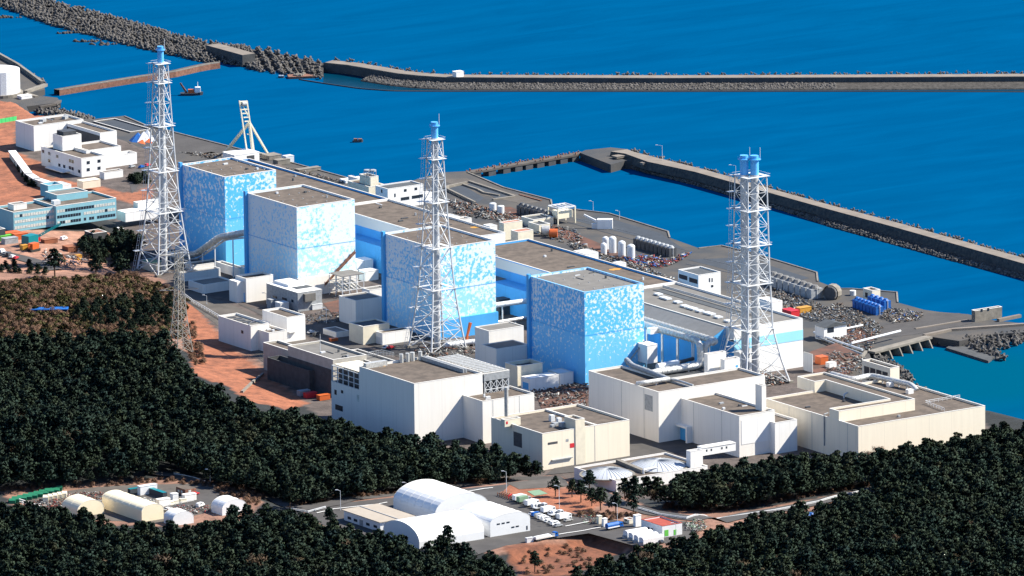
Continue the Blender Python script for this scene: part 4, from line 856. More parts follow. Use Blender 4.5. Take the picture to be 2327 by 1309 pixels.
ORD = ['first', 'second', 'third', 'fourth', 'fifth', 'sixth', 'seventh', 'eighth', 'ninth', 'tenth', 'eleventh', 'twelfth', 'thirteenth', 'fourteenth']

# ------------------------------------------------------------------ breakwaters
def line_w(px, z): return [Vector(P(u, v, z)) for u, v in px]
def strip(t, name, left, right, m, zl=None, zr=None):
    """ribbon between two equally long point lists"""
    n = len(left); v = [tuple(p) for p in left]+[tuple(p) for p in right]
    return MB().add(v, [(i, i+1, n+i+1, n+i) for i in range(n-1)]).build(name, M[m], t)
# outer caisson wall
ow = [(735,143), (792,149), (848,158.5), (905,168), (955,173), (1010,176.5), (1150,177.5), (1500,178.5), (1900,177), (2327,175), (2900,172)]
L0 = line_w(ow, 5.2); t = thing('outer_breakwater', 'long dark outer breakwater wall with a pale road on top, running to the right edge', 'breakwater', L0[0])
def offs(L, d):
    r = []
    for i, p in enumerate(L):
        e = (L[min(i+1, len(L)-1)]-L[max(i-1, 0)]); e.z = 0; e.normalize(); r.append(p+Vector((-e.y, e.x, 0))*d)
    return r
IN = offs(L0, 10.)                                     # seaward side of the road
drop = lambda L, z: [Vector((p.x, p.y, z)) for p in L]
strip(t, 'road', L0, IN, 'bwroad'); strip(t, 'wall', drop(L0, -2), L0, 'dconc')
B0 = offs(L0, -.4); strip(t, 'wall_coping', [p+Vector((0, 0, .02)) for p in B0], [p+Vector((0, 0, .45)) for p in B0], 'conc')
st_ = L0[2:]; T1_ = drop(offs(st_, -.6), 2.6); T2_ = drop(offs(st_, -10), .7); T3_ = drop(offs(st_, -12), -1.5)
strip(t, 'rubble_berm', T2_, T1_, 'rock'); strip(t, 'rubble_toe', T3_, T2_, 'rock')
S1_ = drop(IN, 3.5); S2_ = drop(offs(IN, 14), -2); strip(t, 'sea_slope', IN, S1_, 'dconc'); strip(t, 'armour_slope', S1_, S2_, 'tetra')
e0, e1 = L0[0], IN[0]; MB().add([e0, e1, (e1.x, e1.y, -2), (e0.x, e0.y, -2)], [(0, 1, 2, 3)]).build('end_wall', M['dconc'], t)
c = P(1040, 170, 5.3); box_thing('beacon_hut', 'tiny white hut on the outer breakwater road', 'hut', 1041, 174, 5, 4, 3, 'white', 5.2)
bm = line_w([(680,181), (735,190), (819,202), (886,207), (1000,208), (1150,208), (1500,208.5), (1900,208), (2327,209), (2700,210)], .12)
tag(MB().pipe(bm, .55, 6, bend=5).build('floating_boom', M['slopec']), 'long thin floating boom lying along the inner side of the outer breakwater', 'boom')
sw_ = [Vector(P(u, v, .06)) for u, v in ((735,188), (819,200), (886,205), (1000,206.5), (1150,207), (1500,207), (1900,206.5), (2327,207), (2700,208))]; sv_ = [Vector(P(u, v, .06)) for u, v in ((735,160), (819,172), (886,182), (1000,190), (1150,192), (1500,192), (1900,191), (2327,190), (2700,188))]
tag(strip(None, 'boom_water_reflection', sw_, sv_, 'reflwater'), kind='structure')  # boomed-off water strip, the wall's dark reflection put into its colour
# harbour mole in front of the quay
rw = [(1388,344), (1421,349), (1471,367), (1578,390), (1668,415), (1760,441), (1889,477), (2026,514), (2150,549), (2327,599), (2700,704)]
re_ = [(1425,339), (1439,344.5), (1500,360), (1597,384), (1686,409), (1778,436), (1907,471), (2044,507), (2168,542), (2345,591), (2718,696)]
tw = [(1352,360), (1388,374), (1486,399.5), (1578,423), (1668,450), (1760,476), (1889,519), (2026,557), (2150,592), (2327,639), (2700,745)]
RWp, REp, TWp = line_w(rw, 7.), line_w(re_, 7.), line_w(tw, -.5)
RWp = [Vector(PX(u, v, 350+3)) if False else p for (u, v), p in zip(rw, RWp)]
t = thing('harbour_mole', 'pale topped rubble mole crossing the harbour towards the right edge', 'breakwater', RWp[0])
strip(t, 'road', RWp, REp, 'bwroad'); WB = drop(offs(RWp, -1.5), 2.6); strip(t, 'inner_wall', WB, RWp, 'darkrock')
M1_ = [Vector((a.x*.35+b.x*.65, a.y*.35+b.y*.65, 1.6)) for a, b in zip(RWp, TWp)]
strip(t, 'inner_slope', M1_, WB, 'rock'); strip(t, 'rubble_toe', TWp, M1_, 'rock')
strip(t, 'outer_wall', REp, drop(REp, 4.5), 'dconc'); strip(t, 'armour_slope', drop(REp, 4.5), drop(offs(REp, 11), -2), 'tetra')
pl = PP([(1318,347), (1330,341), (1388,335), (1425,339), (1471,356), (1500,372), (1420,365), (1388,374), (1352,360)], 4.5); MB().prism(pl, -2, 4.5).build('mole_head', M['quay'], t)
for u, v, w_, d, lb in ((1475, 372, 10, 3, 'broken pale slab lying on the mole beside its road'), (1420, 356, 14, 5, 'flat pale slab near the mole head')): box_thing('slab', lb, 'concrete slab', u, v, w_, d, 1.0, 'bwroad', 5)
def lamp(u, v, vt, label, z=None, arm=3., m='steel'):
    b_ = P(u, v, z) if z is not None else G(u, v); zt = height(u, vt, v, b_[2]); t = thing('lamp_post', label, 'lamp post', b_)
    MB().bar(b_, (b_[0], b_[1], zt), .16, 6, r2=.10).build('pole', M[m], t); MB().bar((b_[0], b_[1], zt-.1), (b_[0]-arm*.8, b_[1]+arm*.6, zt+.4), .09, 4).build('arm', M[m], t)
    MB().obox((b_[0]-arm*.8, b_[1]+arm*.6, zt+.2), (-.8, .6, 0), 1.3, .5, .28).build('lamp_head', M[m], t); return t
lamp(1505, 364, 331, 'curved lamp post at the head of the harbour mole', 7.); lamp(1672, 405, 376, 'lamp post on the mole just left of the right stack top', 7.)
# piled jetty joining quay and mole
ja, jb = P(1066, 390, 3.8), P(1326, 346, 3.8); t = thing('jetty', 'old piled jetty reaching from the quay corner to the mole head', 'jetty', ja); d = Vector(jb-ja); Lj = d.length; d.normalize()
MB().obox(Vector(ja+jb)/2-Vector((0, 0, 1)), d, Lj, 5.5, 1.0).build('deck', M['asph2'], t)
for k, u in enumerate((1075, 1112, 1145, 1172, 1196, 1222, 1248, 1275, 1302)):
    f = (u-1066)/260; c = Vector(ja)+d*Lj*f; MB().obox((c.x, c.y, -2), d, 5 if k else 7, 5.0, 4.7).build('pier', M['dconc'], t)
mb = MB()
for k in range(46): c = Vector(ja)+d*Lj*k/45+Vector((-d.y, d.x, 0))*random.choice((-2.2, 2.2, 1.5)); mb.obox(c, (random.random(), random.random(), 0), .9, .6, random.uniform(.4, 1.3), tilt=0)
mb.build('deck_rubble', M['rust'], t)
# rust coloured sheet pile groyne
ga, gb = [(135,205), (200,194), (300,178), (400,163), (452,151), (478,146), (500,143)], 3.2
g0 = line_w(ga, 3.2); t = thing('groyne', 'rust stained sheet pile wall crossing the water behind the left stack', 'sea wall', g0[0])
g1 = offs(g0, 5.); strip(t, 'top', g0, g1, 'asph2'); strip(t, 'pile_wall', drop(g0, -1), g0, 'rust'); strip(t, 'sea_side_wall', g1, drop(g1, -1), 'dconc'); k0 = offs(g0, .9)
strip(t, 'kerb', [p+Vector((0, 0, .5)) for p in g0], [p+Vector((0, 0, .5)) for p in k0], 'conc'); strip(t, 'kerb_face', g0, [p+Vector((0, 0, .5)) for p in g0], 'conc')
# caisson block in the tetrapod bank, moored raft
bld('caisson', 'dark flat topped concrete caisson set in the tetrapod bank', 'caisson', (551, 125), 580, 468, zt=7, zb=-2, wall='dconc', roof='bwroad', par=0)
rf = thing('raft', 'low brown raft moored below the tetrapods', 'raft', P(684, 178, 0)); q = P(684, 176, 0); MB().obox(q-np.array([0, 0, .3]), (1, -.5, 0), 15, 8, 1.6).build('hull', M['rust'], rf)
mb = MB(); [mb.obox((q[0]+random.uniform(-5, 5), q[1]+random.uniform(-3, 3), 1.3), (random.random(), random.random(), 0), 2, 1.5, .8) for _ in range(8)]; mb.build('cargo', M['conc'], rf)
# boats
def boat_hull(mb, c, ax, L, wd, h, m=0):
    ax = Vector(ax).normalized(); ay = Vector((-ax.y, ax.x, 0)); pr = [(-.5, .75), (-.3, 1), (.15, 1), (.38, .6), (.5, .06)]; v = []
    for z, k in ((-.4, .8), (h, 1)):
        for s_ in (1, -1):
            for a, b_ in pr: v.append(c+ax*L*a*(.94 if z < 0 else 1)+ay*s_*wd/2*b_*k+Vector((0, 0, z+(.5 if z > 0 and a > .3 else 0))))
    n = 5; f = []
    for s_ in range(2):
        for i in range(n-1): a = s_*n+i; f.append((a, a+1, a+1+2*n, a+2*n))
    f += [(0, n, 3*n, 2*n), (n-1, 2*n-1, 4*n-1, 3*n-1)]+[(2*n+i, 2*n+i+1, 3*n+i+1, 3*n+i) for i in range(n-1)]; mb.add(v, f, m)
c = Vector(P(436, 216, 0)); t = thing('work_boat', 'small crane barge with an orange deck load and a raised brown boom', 'work boat', c); ax = Vector(R0[:2].tolist()+[0])
mb = MB(); boat_hull(mb, c, ax, 13, 5, 1.3); mb.build('hull', M['slopec'], t); MB().bar(c-ax*3+Vector((0, 0, 1.4)), c-ax*6.5+Vector((0, 0, 7)), .8, 4, r2=.6).build('boom', M['rust'], t)
MB().obox(c-ax*.3+Vector((0, 0, 1.4)), ax, 3.6, 2.6, 1.9).build('engine_house', M['orange'], t); MB().obox(c+ax*3.4+Vector((0, 0, 1.4)), ax, 3.0, 2.6, 3.2).build('wheelhouse', M['white'], t); MB().bar(c+ax*3.4+Vector((0, 0, 4.6)), c+ax*3.4+Vector((0, 0, 7.5)), .2, 4).build('mast', M['steel'], t)
for u, v, s_, nm, lb, cl in ((813, 323, 1, 'pontoon', 'small brown twin pontoon alone in the middle of the harbour', 'rust'), (639, 177, .6, 'dinghy', 'tiny pale dinghy below the tetrapod bank', 'steel')):
    c = Vector(P(u, v, 0)); t = thing(nm, lb, 'boat', c); mb = MB(); boat_hull(mb, c, ax, 6.0*s_, 2.6*s_, .9); mb.build('hull', M['darkm'], t)
    MB().obox(c-ax*1.2*s_+Vector((0, 0, .9)), ax, 2.*s_, 2*s_, 1.1*s_).obox(c+ax*1.3*s_+Vector((0, 0, .9)), ax, 2.*s_, 2*s_, 1.0*s_).build('deck_load', M[cl], t)

# ------------------------------------------------------------------ north end buildings and tanks
N1 = bld('north_hall', 'large white flat roofed hall farthest left by the harbour', 'industrial building', (76.4, 286.6), 189.4, 35, pyb=344, wall='white')
for u, v in ((98, 277), (148, 270)): q = P(u, v, N1.z1-.9); MB().obox(q, (1, .6, 0), 4, 2, 1.6).build('roof_unit', M['greym'], N1.o)
N2 = bld('north_hall', 'narrow white hall with a dark glazed side, in front of the largest white hall', 'industrial building', (227.6, 302.5), 265.2, 146.6, pyb=356, wall='white')
MB().box(N2.x0-.1, N2.y0+.6, N2.z0+3, N2.x0-.02, N2.y1-.6, N2.z1-1.6).build('glazed_side', M['darkm'], N2.o)
N3 = bld('north_hall', 'lower white hall below the dark glazed one', 'industrial building', (196, 343), 275, 150, pyb=388, wall='white')
N3b = bld('walled_yard', 'white walled roofless yard right of the lower white hall', 'walled yard', (275, 352), 311, 258, pyb=377, wall='white', roof='asph2', par=3)
N4 = bld('office_block', 'white four storey block with small windows below a square stair tower', 'office', (184.8, 360.5), 239.8, 93.2, pyb=403, wall='white')
shell(N4.o, [(N4.x0+4, N4.y0+26), (N4.x0+16, N4.y0+26), (N4.x0+16, N4.y0+36), (N4.x0+4, N4.y0+36)], N4.z1-.5, N4.z1+7.5, M['white'], M['roofd'], .9)
MB().box(N4.x0+6, N4.y0+28, N4.z1+6.6, N4.x0+14, N4.y0+35, N4.z1+9.5).build('water_tank', M['darkm'], N4.o)
for u, v in ((197, 366.5), (221.5, 363), (197, 382.5), (221.5, 379)): win(N4, 'S', u, v, u+7, v+7)
for u, v in ((112, 346), (159, 362), (165, 364), (112, 362), (146, 375), (159, 378), (165, 380), (180, 386), (130, 352), (98, 341), (135, 372)): win(N4, 'W', u-2.5, v-1, u+2.5, v+6)
q = PX(140, 385, N4.x0); MB().box(N4.x0-5, q[1]-9, q[2], N4.x0-.02, q[1]+9, q[2]+.5).build('porch_roof', M['pale'], N4.o)
N5 = bld('entrance_canopy', 'flat white canopy block right of the small windowed office', 'canopy', (236.8, 392.8), 279.6, 226, pyb=408, wall='white', par=.2)
cw = thing('covered_walkway', 'long white covered walkway zigzagging down the orange bank', 'walkway', G(31, 362))
pw_ = [(28, 358), (66, 410), (84, 421), (147, 441)]; L_ = [Vector(G(u, v)) for u, v in pw_]
for p in L_: p.z = max(p.z, 10)+3.6
for a, b_ in zip(L_[:-1], L_[1:]):
    d = (b_-a); ln = d.length; MB().obox((a+b_)/2-Vector((0, 0, .2)), Vector((d.x, d.y, 0)), ln+2, 4.2, .35).build('roof', M['roofw'], cw); MB().obox((a+b_)/2-Vector((0, 0, 3.4)), Vector((d.x, d.y, 0)), ln, 3.2, 3.1).build('wall', M['cream'], cw)
bld('walkway_house', 'white house where the zigzag walkway meets the office', 'walkway', (120, 425), 162, 97, zt=16.5, zb=10, wall='white', roof='roofw', par=.1)
box_thing('cream_hut', 'cream hut between the office and the canopy', 'hut', 202, 425, 11, 6, 4, 'cream', 12)
# blue office building
OZ = 16.
OA = bld('blue_office', 'long pale blue three storey office with bands of windows', 'office building', (30.5, 483), 126.6, -12, pyb=527, zb=OZ, wall='teal')
OB = bld('', '', '', (127.4, 469.2), 264, 75, zt=OA.z1+.6, zb=OZ, wall='teal', root=OA.o)
OB.y0 = OB.y0
for b_ in (OA, OB):
    for k in range(3):
        zb_ = OA.z0+1.3+k*3.05; x = b_.x0+.6; i = 0
        while x < b_.x1-1.6:
            if random.random() < .95:
                dk_ = (b_ is OB and ((k == 2 and x-b_.x0 < (b_.x1-b_.x0)*.62 and x-b_.x0 > 5) or (k == 1 and x-b_.x0 < 15) or (k == 0 and x-b_.x0 > 8))) or random.random() < .12
                MB().box(x, b_.y0-.07, zb_, x+1.35, b_.y0-.01, zb_+1.5).build('window', M['glass' if dk_ else 'glassb'], OA.o)
            x += 1.62
shell(OA.o, [(OB.x0+9, OB.y0+14), (OB.x0+28, OB.y0+14), (OB.x0+28, OB.y0+26), (OB.x0+9, OB.y0+26)], OB.z1-.85, OB.z1+2.6, M['teal'], M['roofg'], .4)
shell(OA.o, [(OB.x0+11, OB.y0+26.1), (OB.x0+20, OB.y0+26.1), (OB.x0+20, OB.y0+34), (OB.x0+11, OB.y0+34)], OB.z1-.85, OB.z1+5.5, M['teal'], M['teal'], 2.)
shell(OA.o, [(OA.x0+5, OA.y0+8), (OA.x0+13, OA.y0+8), (OA.x0+13, OA.y0+14), (OA.x0+5, OA.y0+14)], OA.z1-.85, OA.z1+2, M['pale'], M['roofg'], .2)
MB().box(OB.x0+3, OB.y0+7, OB.z1-.85, OB.x0+7, OB.y0+10, OB.z1+1.4).build('roof_unit', M['steel'], OA.o)
bld('low_building', 'low white building between the blue office and the left stack', 'building', (285, 484), 378, 266, pyb=505, zb=13, wall='white', roof='roofw', par=.1)
bld('low_building', 'small raised white block on the low building by the left stack', 'building', (314, 462), 372, 303, pyb=477, zb=17, wall='pale', roof='roofw', par=.1)
bld('porch', 'dark brown porch in front of the blue office', 'porch', (212, 531), 243, 192, zt=19, zb=15, wall='dconc', roof='rust', par=.1)
bld('shed_left', 'blue grey shed cut by the left edge beside the blue office', 'shed', (-4, 522), 12, -40, zt=22, zb=15, wall='slopec', roof='roofd', par=.1)
def cyl_thing(name, label, cat, u, v, r, h, m='steel', z=4., domed=.0, group=None, seg=24, mt=None):
    q = P(u, v, z); t = thing(name, label, cat, q, group); MB().bar(q, q+np.array([0, 0, h]), r, seg).build('shell', M[m], t)
    if domed:
        mb = MB(); mb.bar(q+np.array([0, 0, h+.01]), q+np.array([0, 0, h+domed*.6]), r*.99, seg, r2=r*.8); mb.bar(q+np.array([0, 0, h+domed*.6]), q+np.array([0, 0, h+domed]), r*.8, seg, r2=r*.3); mb.build('cap', M[mt or m], t, smooth=False)
    return t
cyl_thing('fuel_tank', 'huge crumpled white tank cut by the left edge, by the sea', 'tank', -6, 208, 13.0, 13., 'tent', 5, group=None)
q = P(-6, 208, 5); MB().bar(q-np.array([0, 0, 3]), q, 14.5, 30).build('ring_wall', M['conc'], bpy.data.objects['fuel_tank'])
MB().prism(PP([(-60,150), (0,128), (40,150), (95,190), (102,203), (60,212), (75,240), (10,245), (-80,240)], 3.6), -2, 3.6); dq = MB().prism(PP([(-60,150), (0,128), (40,150), (95,190), (102,203), (60,214), (130,222), (138,232), (60,242), (70,262), (10,262), (-80,240)], 3.4), -3, 3.4); tag(dq.build('north_quay', M['quay']), kind='structure')
curb([(-20,118), (0,130), (40,152), (96,193)], 3.4, 1.6, 2.2, 'quay_wall')
MB_ = MB(); q0 = P(112, 205, 3.4); curb([(58,212), (104,196)], 3.4, 2.5, 1.6, 'quay_wall'); curb([(60,214), (84,221)], 3.4, 2.2, .8, 'quay_wall'); curb([(136,232), (125,240), (90,246)], 3.4, 2., 1.2, 'quay_wall', 'asph2')
box_thing('white_shed', 'small white shed on the round dock at far left', 'shed', 56, 223, 7, 5, 1.6, 'white', 3.5)
gf = thing('site_hoarding', 'bright green panelled hoarding on the orange bank at the left edge', 'hoarding', G(0, 280)); qa, qb = Vector(G(-30, 285)), Vector(G(38, 274)); d = qb-qa
for i in range(8): c = qa+d*(i+.5)/8; MB().obox(c, Vector((d.x, d.y, 0)), d.length/8-.15, .2, 2.4).build('panel', mat('bright_green_panel', (.05, .5, .14), .6), gf)
# landing frame by the water
bld('dock_frame', 'square concrete frame enclosing dark water beside the narrow hall', 'dock', (296, 300), 345, 212, zt=4.6, zb=-1, wall='conc', roof='slopec', par=.5)

# white derrick on the quay
q = Vector(P(572, 352, 6)); t = thing('derrick', 'tall cream derrick crane with two splayed legs on the quay', 'crane', q); yq = q.y
f = lambda u, v: Vector(PY(u, v, yq))
MB().bar(f(575, 344), f(567, 280), 1.1, 6, r2=.9).build('mast', M['cremt'], t)
mb = MB(); mb.bar(f(561, 343), f(544, 229), .45, 4).bar(f(569, 285), f(561, 229), .45, 4); [mb.bar(f(544+k*2.4, 231+k*9), f(561+k*1.1, 230+k*9), .4, 4) for k in range(0, 6)]; mb.bar(f(548, 233), f(563, 262), .35, 4).bar(f(562, 305), f(572, 304), .4, 4); mb.build('jib', M['cremt'], t)
lg = f(567, 278); MB().bar(lg, Vector(P(511, 347, 4.2)), .95, 5).build('leg', M['cremt'], t); MB().bar(lg, Vector(P(611, 353, 4.2)), .7, 5).build('leg', M['cremt'], t)
MB().bar(Vector(P(575, 345, 7)), Vector(P(611, 352, 5)), .5, 4).build('sill_beam', M['cremt'], t); MB().bar(f(549, 236), f(559, 236), 1.3, 10).build('winch', M['greym'], t)
box_thing('winch_house', 'white machinery house at the foot of the cream derrick', 'machinery house', 548, 366, 16, 12, 5, 'white', 4.1, door='darkm')
box_thing('concrete_block', 'square concrete block at the right leg of the derrick', 'block', 617, 360, 8, 8, 2.2, 'conc', 4.1)
for u, v, w_, d, h, m, lb in ((640, 372, 8, 5, 2.5, 'conc', 'concrete box beyond the far turbine roof'), (655, 368, 5, 4, 3.5, 'steel', 'white frame beyond the far turbine roof'), (700, 388, 14, 4, 1.5, 'conc', 'low concrete strip on the far quay'), (800, 412, 12, 6, 1.5, 'roofw', 'white slab on the quay left of the instrument house')): box_thing('quay_block', lb, 'block', u, v, w_, d, h, m, 4.1)
# tents on the far quay
t = thing('tarpaulin_heap', 'heap of white, blue and orange tarpaulins on the north quay', 'tarpaulin', P(325, 325, 6))
for u, v, r, h, m in ((312, 322, 5, 5, 'bluet'), (325, 322, 5, 5.5, 'tent'), (333, 319, 5, 6, 'dome'), (322, 326, 2.5, 2, 'orange'), (337, 324, 2.5, 2.2, 'orange')):
    q = P(u, v, 10); MB().bar(q, q+np.array([.6, 0, h]), r, 5, r2=.3).build('tarpaulin', M[m], t)
# intake / service buildings along the sea side
X1 = bld('instrument_house', 'white house with two rooftop radar frames beyond the far turbine roof', 'building', (868, 422), 875, 791, zt=11.5, zb=4, wall='white')
X1.x0 = X1.x0
bld('instrument_house', 'low white building under the rooftop frames on the sea side', 'building', (838, 425), 875, 790, zt=13, zb=4, wall='cream', par=.4)
q = P(842, 400, 13); bx = bld('roof_block', 'upper white block carrying the radar frames', 'building', (842, 403), 860, 817, zt=17.5, zb=12.5, wall='cream', par=.4)
for u in (835, 847):
    q = P(u, 400, 17.5); t = thing('radar_frame', 'dark %s radar frame on the upper white block' % ('left' if u < 840 else 'right'), 'radar frame', q); mb = MB()
    for a, b_ in ((-1.3, -1.3), (1.3, -1.3), (1.3, 1.3), (-1.3, 1.3)): mb.bar((q[0]+a, q[1]+b_, q[2]-.8), (q[0]+a, q[1]+b_, q[2]+2.6), .16, 4)
    mb.build('legs', M['greym'], t); MB().bar((q[0], q[1], q[2]+2.6), (q[0], q[1], q[2]+3.4), 1.9, 14).build('dish', M['greym'], t)
X2 = bld('service_building', 'white two storey building with dark ground floor windows behind the middle stack', 'service building', (881, 430), 962, 853, zt=15, zb=4, wall='white', roof='roofd', par=.4)
for u in (918, 942): win(X2, 'S', u, 430-(u-918)*.15, u+6, 436-(u-918)*.15)
for u in (911, 936, 952): win(X2, 'S', u, 449-(u-911)*.16, u+19 if u < 950 else u+9, 456-(u-911)*.16)
for u in (896,): win(X2, 'S', u, 440, u+3, 448)
for u in (866,): win(X2, 'W', u, 430, u+3, 438)
MB().box(X2.x1, X2.y0+2, 4, X2.x1+8, X2.y1-3, 9).build('annex', M['white'], X2.o)
HS = [('house', (1145, 508), 1187, 1134, 13, 'cream', 'pink', 'pink roofed hut, the farther of two'), ('house', (1177, 528), 1212, 1161, 12, 'cream', 'pink', 'pink roofed hut, the nearer of two'),
 ('hut', (1113, 515), 1130, 1098, 9, 'white', 'roofw', 'white domed hut left of the pink roofed huts'), ('hut', (1045, 500), 1072, 1030, 9, 'pale', 'roofg', 'pale hut just beyond the orange roof patch'),
 ('hut', (1027, 495), 1045, 1005, 10, 'white', 'roofw', 'white hut right behind the middle stack'),
 ('shelter', (1212, 500), 1258, 1184, 8, 'cream', 'roofd', 'dark flat roofed shelter with a cream edge behind the pink roofed huts'), ('shelter', (1225, 512), 1222+28, 1200, 8.5, 'cream', 'roofd', 'small cream shelter beside the grey drum'),
 ('hut', (1405, 600), 1423, 1392, 9, 'white', 'roofw', 'white hut just past the third turbine roof edge'), ('hut', (1330, 578), 1360, 1303, 9, 'white', 'roofw', 'long white hut with a round end past the third turbine roof'),
 ('canopy', (1560, 625), 1548, 1500, 12, 'white', 'roofw', 'small white canopy'),
 ('intake_office', (1587, 626), 1637.7, 1541, 16.5, 'white', 'roofd', 'white two storey house with black windows beside the pale turbine hall'),
 ('lean_to', (1541, 642), 1545, 1495, 11, 'white', 'roofw', 'pale sloping lean-to left of the black windowed house'),
 ('canopy', (1755, 687), 1778, 1722, 10, 'white', 'roofw', 'white flat canopy right behind the right stack'),
 ('small_house', (1873, 746), 1924, 1852, 10.5, 'white', 'roofd', 'small white gabled house in the wreckage'),
 ('gate_house', (1982, 661), 2000.5, 1961, 10, 'cream', 'roof', 'cream cube house at the end of the quay'),
 ('ruin', (2216, 707), 2277, 2208, 9.6, 'conc', 'conc', 'roofless ruined concrete house on the breakwater root'),
 ('side_block', (1846, 806), 1847, 1825, 19, 'white', 'roofw', 'white side block against the banded end wall'),
 ('hut', (1885, 826), 1901, 1876, 12.5, 'white', 'roofw', 'white container hut beyond the right stack')]
HB = {}
for nm, sw, e, n, zt, wl, rf, lb in HS:
    if lb == 'small white canopy': continue
    zb = 10 if nm in ('side_block',) or lb.startswith('white container') else 4
    HB[lb] = bld(nm, lb, nm.replace('_', ' '), sw, e, n, zt=zt, zb=zb, wall=wl, roof=rf, par=.1 if rf in ('pink', 'roofw') else .5)
b_ = HB['white two storey house with black windows beside the pale turbine hall']
win(b_, 'W', 1543, 622, 1562, 632); win(b_, 'W', 1566, 630, 1585, 640)
for u in (1611, 1617): win(b_, 'S', u, 632, u+2.5, 641)
win(b_, 'S', 1616, 648, 1621, 653)
b_ = HB['small white gabled house in the wreckage']; MB().add([(b_.x0-.5, b_.y0-.5, b_.z1+.2), (b_.x0-.5, b_.y1+.5, b_.z1+.2), ((b_.x0+b_.x1)/2, b_.y0-.5, b_.z1+2.4), ((b_.x0+b_.x1)/2, b_.y1+.5, b_.z1+2.4), (b_.x1+.5, b_.y0-.5, b_.z1+.2), (b_.x1+.5, b_.y1+.5, b_.z1+.2)], [(0,2,3,1), (2,4,5,3), (0,4,2), (1,3,5)]).build('gable_roof', M['roofd'], b_.o)
win(b_, 'S', 1880, 745, 1895, 757, 'glass', 'opening')
b_ = HB['cream cube house at the end of the quay']; win(b_, 'W', 1966, 664, 1972, 675, 'glass', 'door')
b_ = HB['roofless ruined concrete house on the breakwater root']; win(b_, 'S', 2228, 703, 2233, 709, 'glass', 'opening'); win(b_, 'S', 2243, 701, 2248, 707, 'glass', 'opening')
box_thing('orange_container', 'orange container beyond the right stack', 'container', 1867, 826, 4.5, 5, 3.6, 'orange', 10.2)
box_thing('yellow_crates', 'block of cream yellow crates near the right stack', 'crates', 1826, 711, 7, 4, 3, 'yellow', 4.1)
box_thing('red_container', 'red container just past the pale turbine roof corner', 'container', 1797, 717, 5, 8, 3, 'red', 4.1)
# tanks
for i, (u, v, lb) in enumerate([(1120, 480, 'grey tank behind the middle stack, left of a pair'), (1138, 486, 'grey tank behind the middle stack, right of a pair')]): cyl_thing('storage_tank', lb, 'tank', u, v, 1.9, 4.2, 'steel', 4, .4, 'grey quay tanks')
for i, (u, v, r, h, lb) in enumerate([(1376, 566, 1.8, 5.5, 'leftmost and smallest of the five domed quay tanks'), (1372, 578, 1.6, 5, 'front left tank of the five domed quay tanks'), (1392, 574, 2.0, 7.5, 'tallest of the domed quay tanks'), (1413, 582, 2.0, 7, 'second domed tank from the right, among blue wreckage'), (1434, 590, 2.1, 7, 'rightmost domed quay tank')]): cyl_thing('storage_tank', lb, 'tank', u, v, r, h, 'steel', 4, 1.2, 'domed quay tanks')
for u, v, r, m, lb in ((1240, 524, 2.7, 'silver', 'grey drum lying on its side by the orange float'), (1258, 530, 2.4, 'orange', 'crumpled bright orange float on the quay')):
    q = P(u, v, 4+r); t = thing('drum', lb, 'drum', q); MB().bar(q-np.array([1.6, -1.2, 0]), q+np.array([1.6, -1.2, 0]), r, 18).build('shell', M[m], t)
    MB().bar(q-np.array([1.64, -1.23, 0]), q-np.array([1.9, -1.42, 0]), r*.75, 18).build('end_cap', M['darkm' if m == 'silver' else 'orange'], t)
cyl_thing('drum', 'small white drum left of the cream cube house', 'drum', 1938, 671, 1.6, 2.5, 'steel', 4)
# intake gantries: rows of machines facing the water
def row(n, a, b_, w_, h, m, mtop, label, group, name='intake_screen', z=4.):
    pa, pb = Vector(P(*a, z)), Vector(P(*b_, z)); d = (pb-pa); dn = d.normalized(); first = None
    for i in range(n):
        c = pa+d*(i+.5)/n; t = thing(name, ORD[i]+' '+label+', counted from the left', 'wrapped block' if 'wrapped' in name else 'intake machine', c, group)
        MB().obox(c, dn, d.length/n*.82, w_, h).build('casing', M[m], t); MB().bar(c+Vector((0, 0, h))-dn*.1, c+Vector((0, 0, h+w_*.25)), w_*.42, 8, r2=w_*.2).build('head', M[mtop], t)
        s = MB(); s.bar(c+dn*d.length/n*.45, c+dn*d.length/n*.45+Vector((0, 0, h*1.2)), .15, 4).build('post', M['steel'], t)
row(8, (1182, 484), (1262, 507), 5, 4.6, 'darkm', 'darkm', 'dark humped intake screen nearest the middle stack', 'dark intake screens, upper row')
row(9, (1446, 560), (1530, 584), 4.5, 4.6, 'darkm', 'greym', 'dark intake screen beyond the domed tanks', 'dark intake screens, middle row')
row(8, (1752, 645), (1858, 679), 7, 5, 'greym', 'scr1', 'grey boxy intake screen right of the right stack', 'grey intake screens, right row')
row(7, (1945, 697), (2000, 716), 4.5, 4.2, 'bluet', 'bluet', 'blue wrapped block in front of the cream cube house', 'blue wrapped blocks', 'wrapped_block')
row(4, (1978, 690), (2018, 703), 4, 4.2, 'bluet', 'bluet', 'blue wrapped block in the short rear row', 'blue wrapped blocks, rear', 'wrapped_block')
t = thing('broken_culvert', 'broken round culvert mouth at the end of the grey intake row', 'culvert', P(1885, 665, 4)); q = P(1885, 668, 7); MB().bar(q, q+np.array([5, 3, 0]), 4, 12, caps=False).bar(q+np.array([.3, .2, 0]), q+np.array([.5, .3, 0]), 3.4, 12).build('pipe', M['darkm'], t); MB().bar(q+np.array([1, .6, 0]), q+np.array([5, 3, 0]), 4.4, 12, caps=False).build('casing', M['conc'], t)
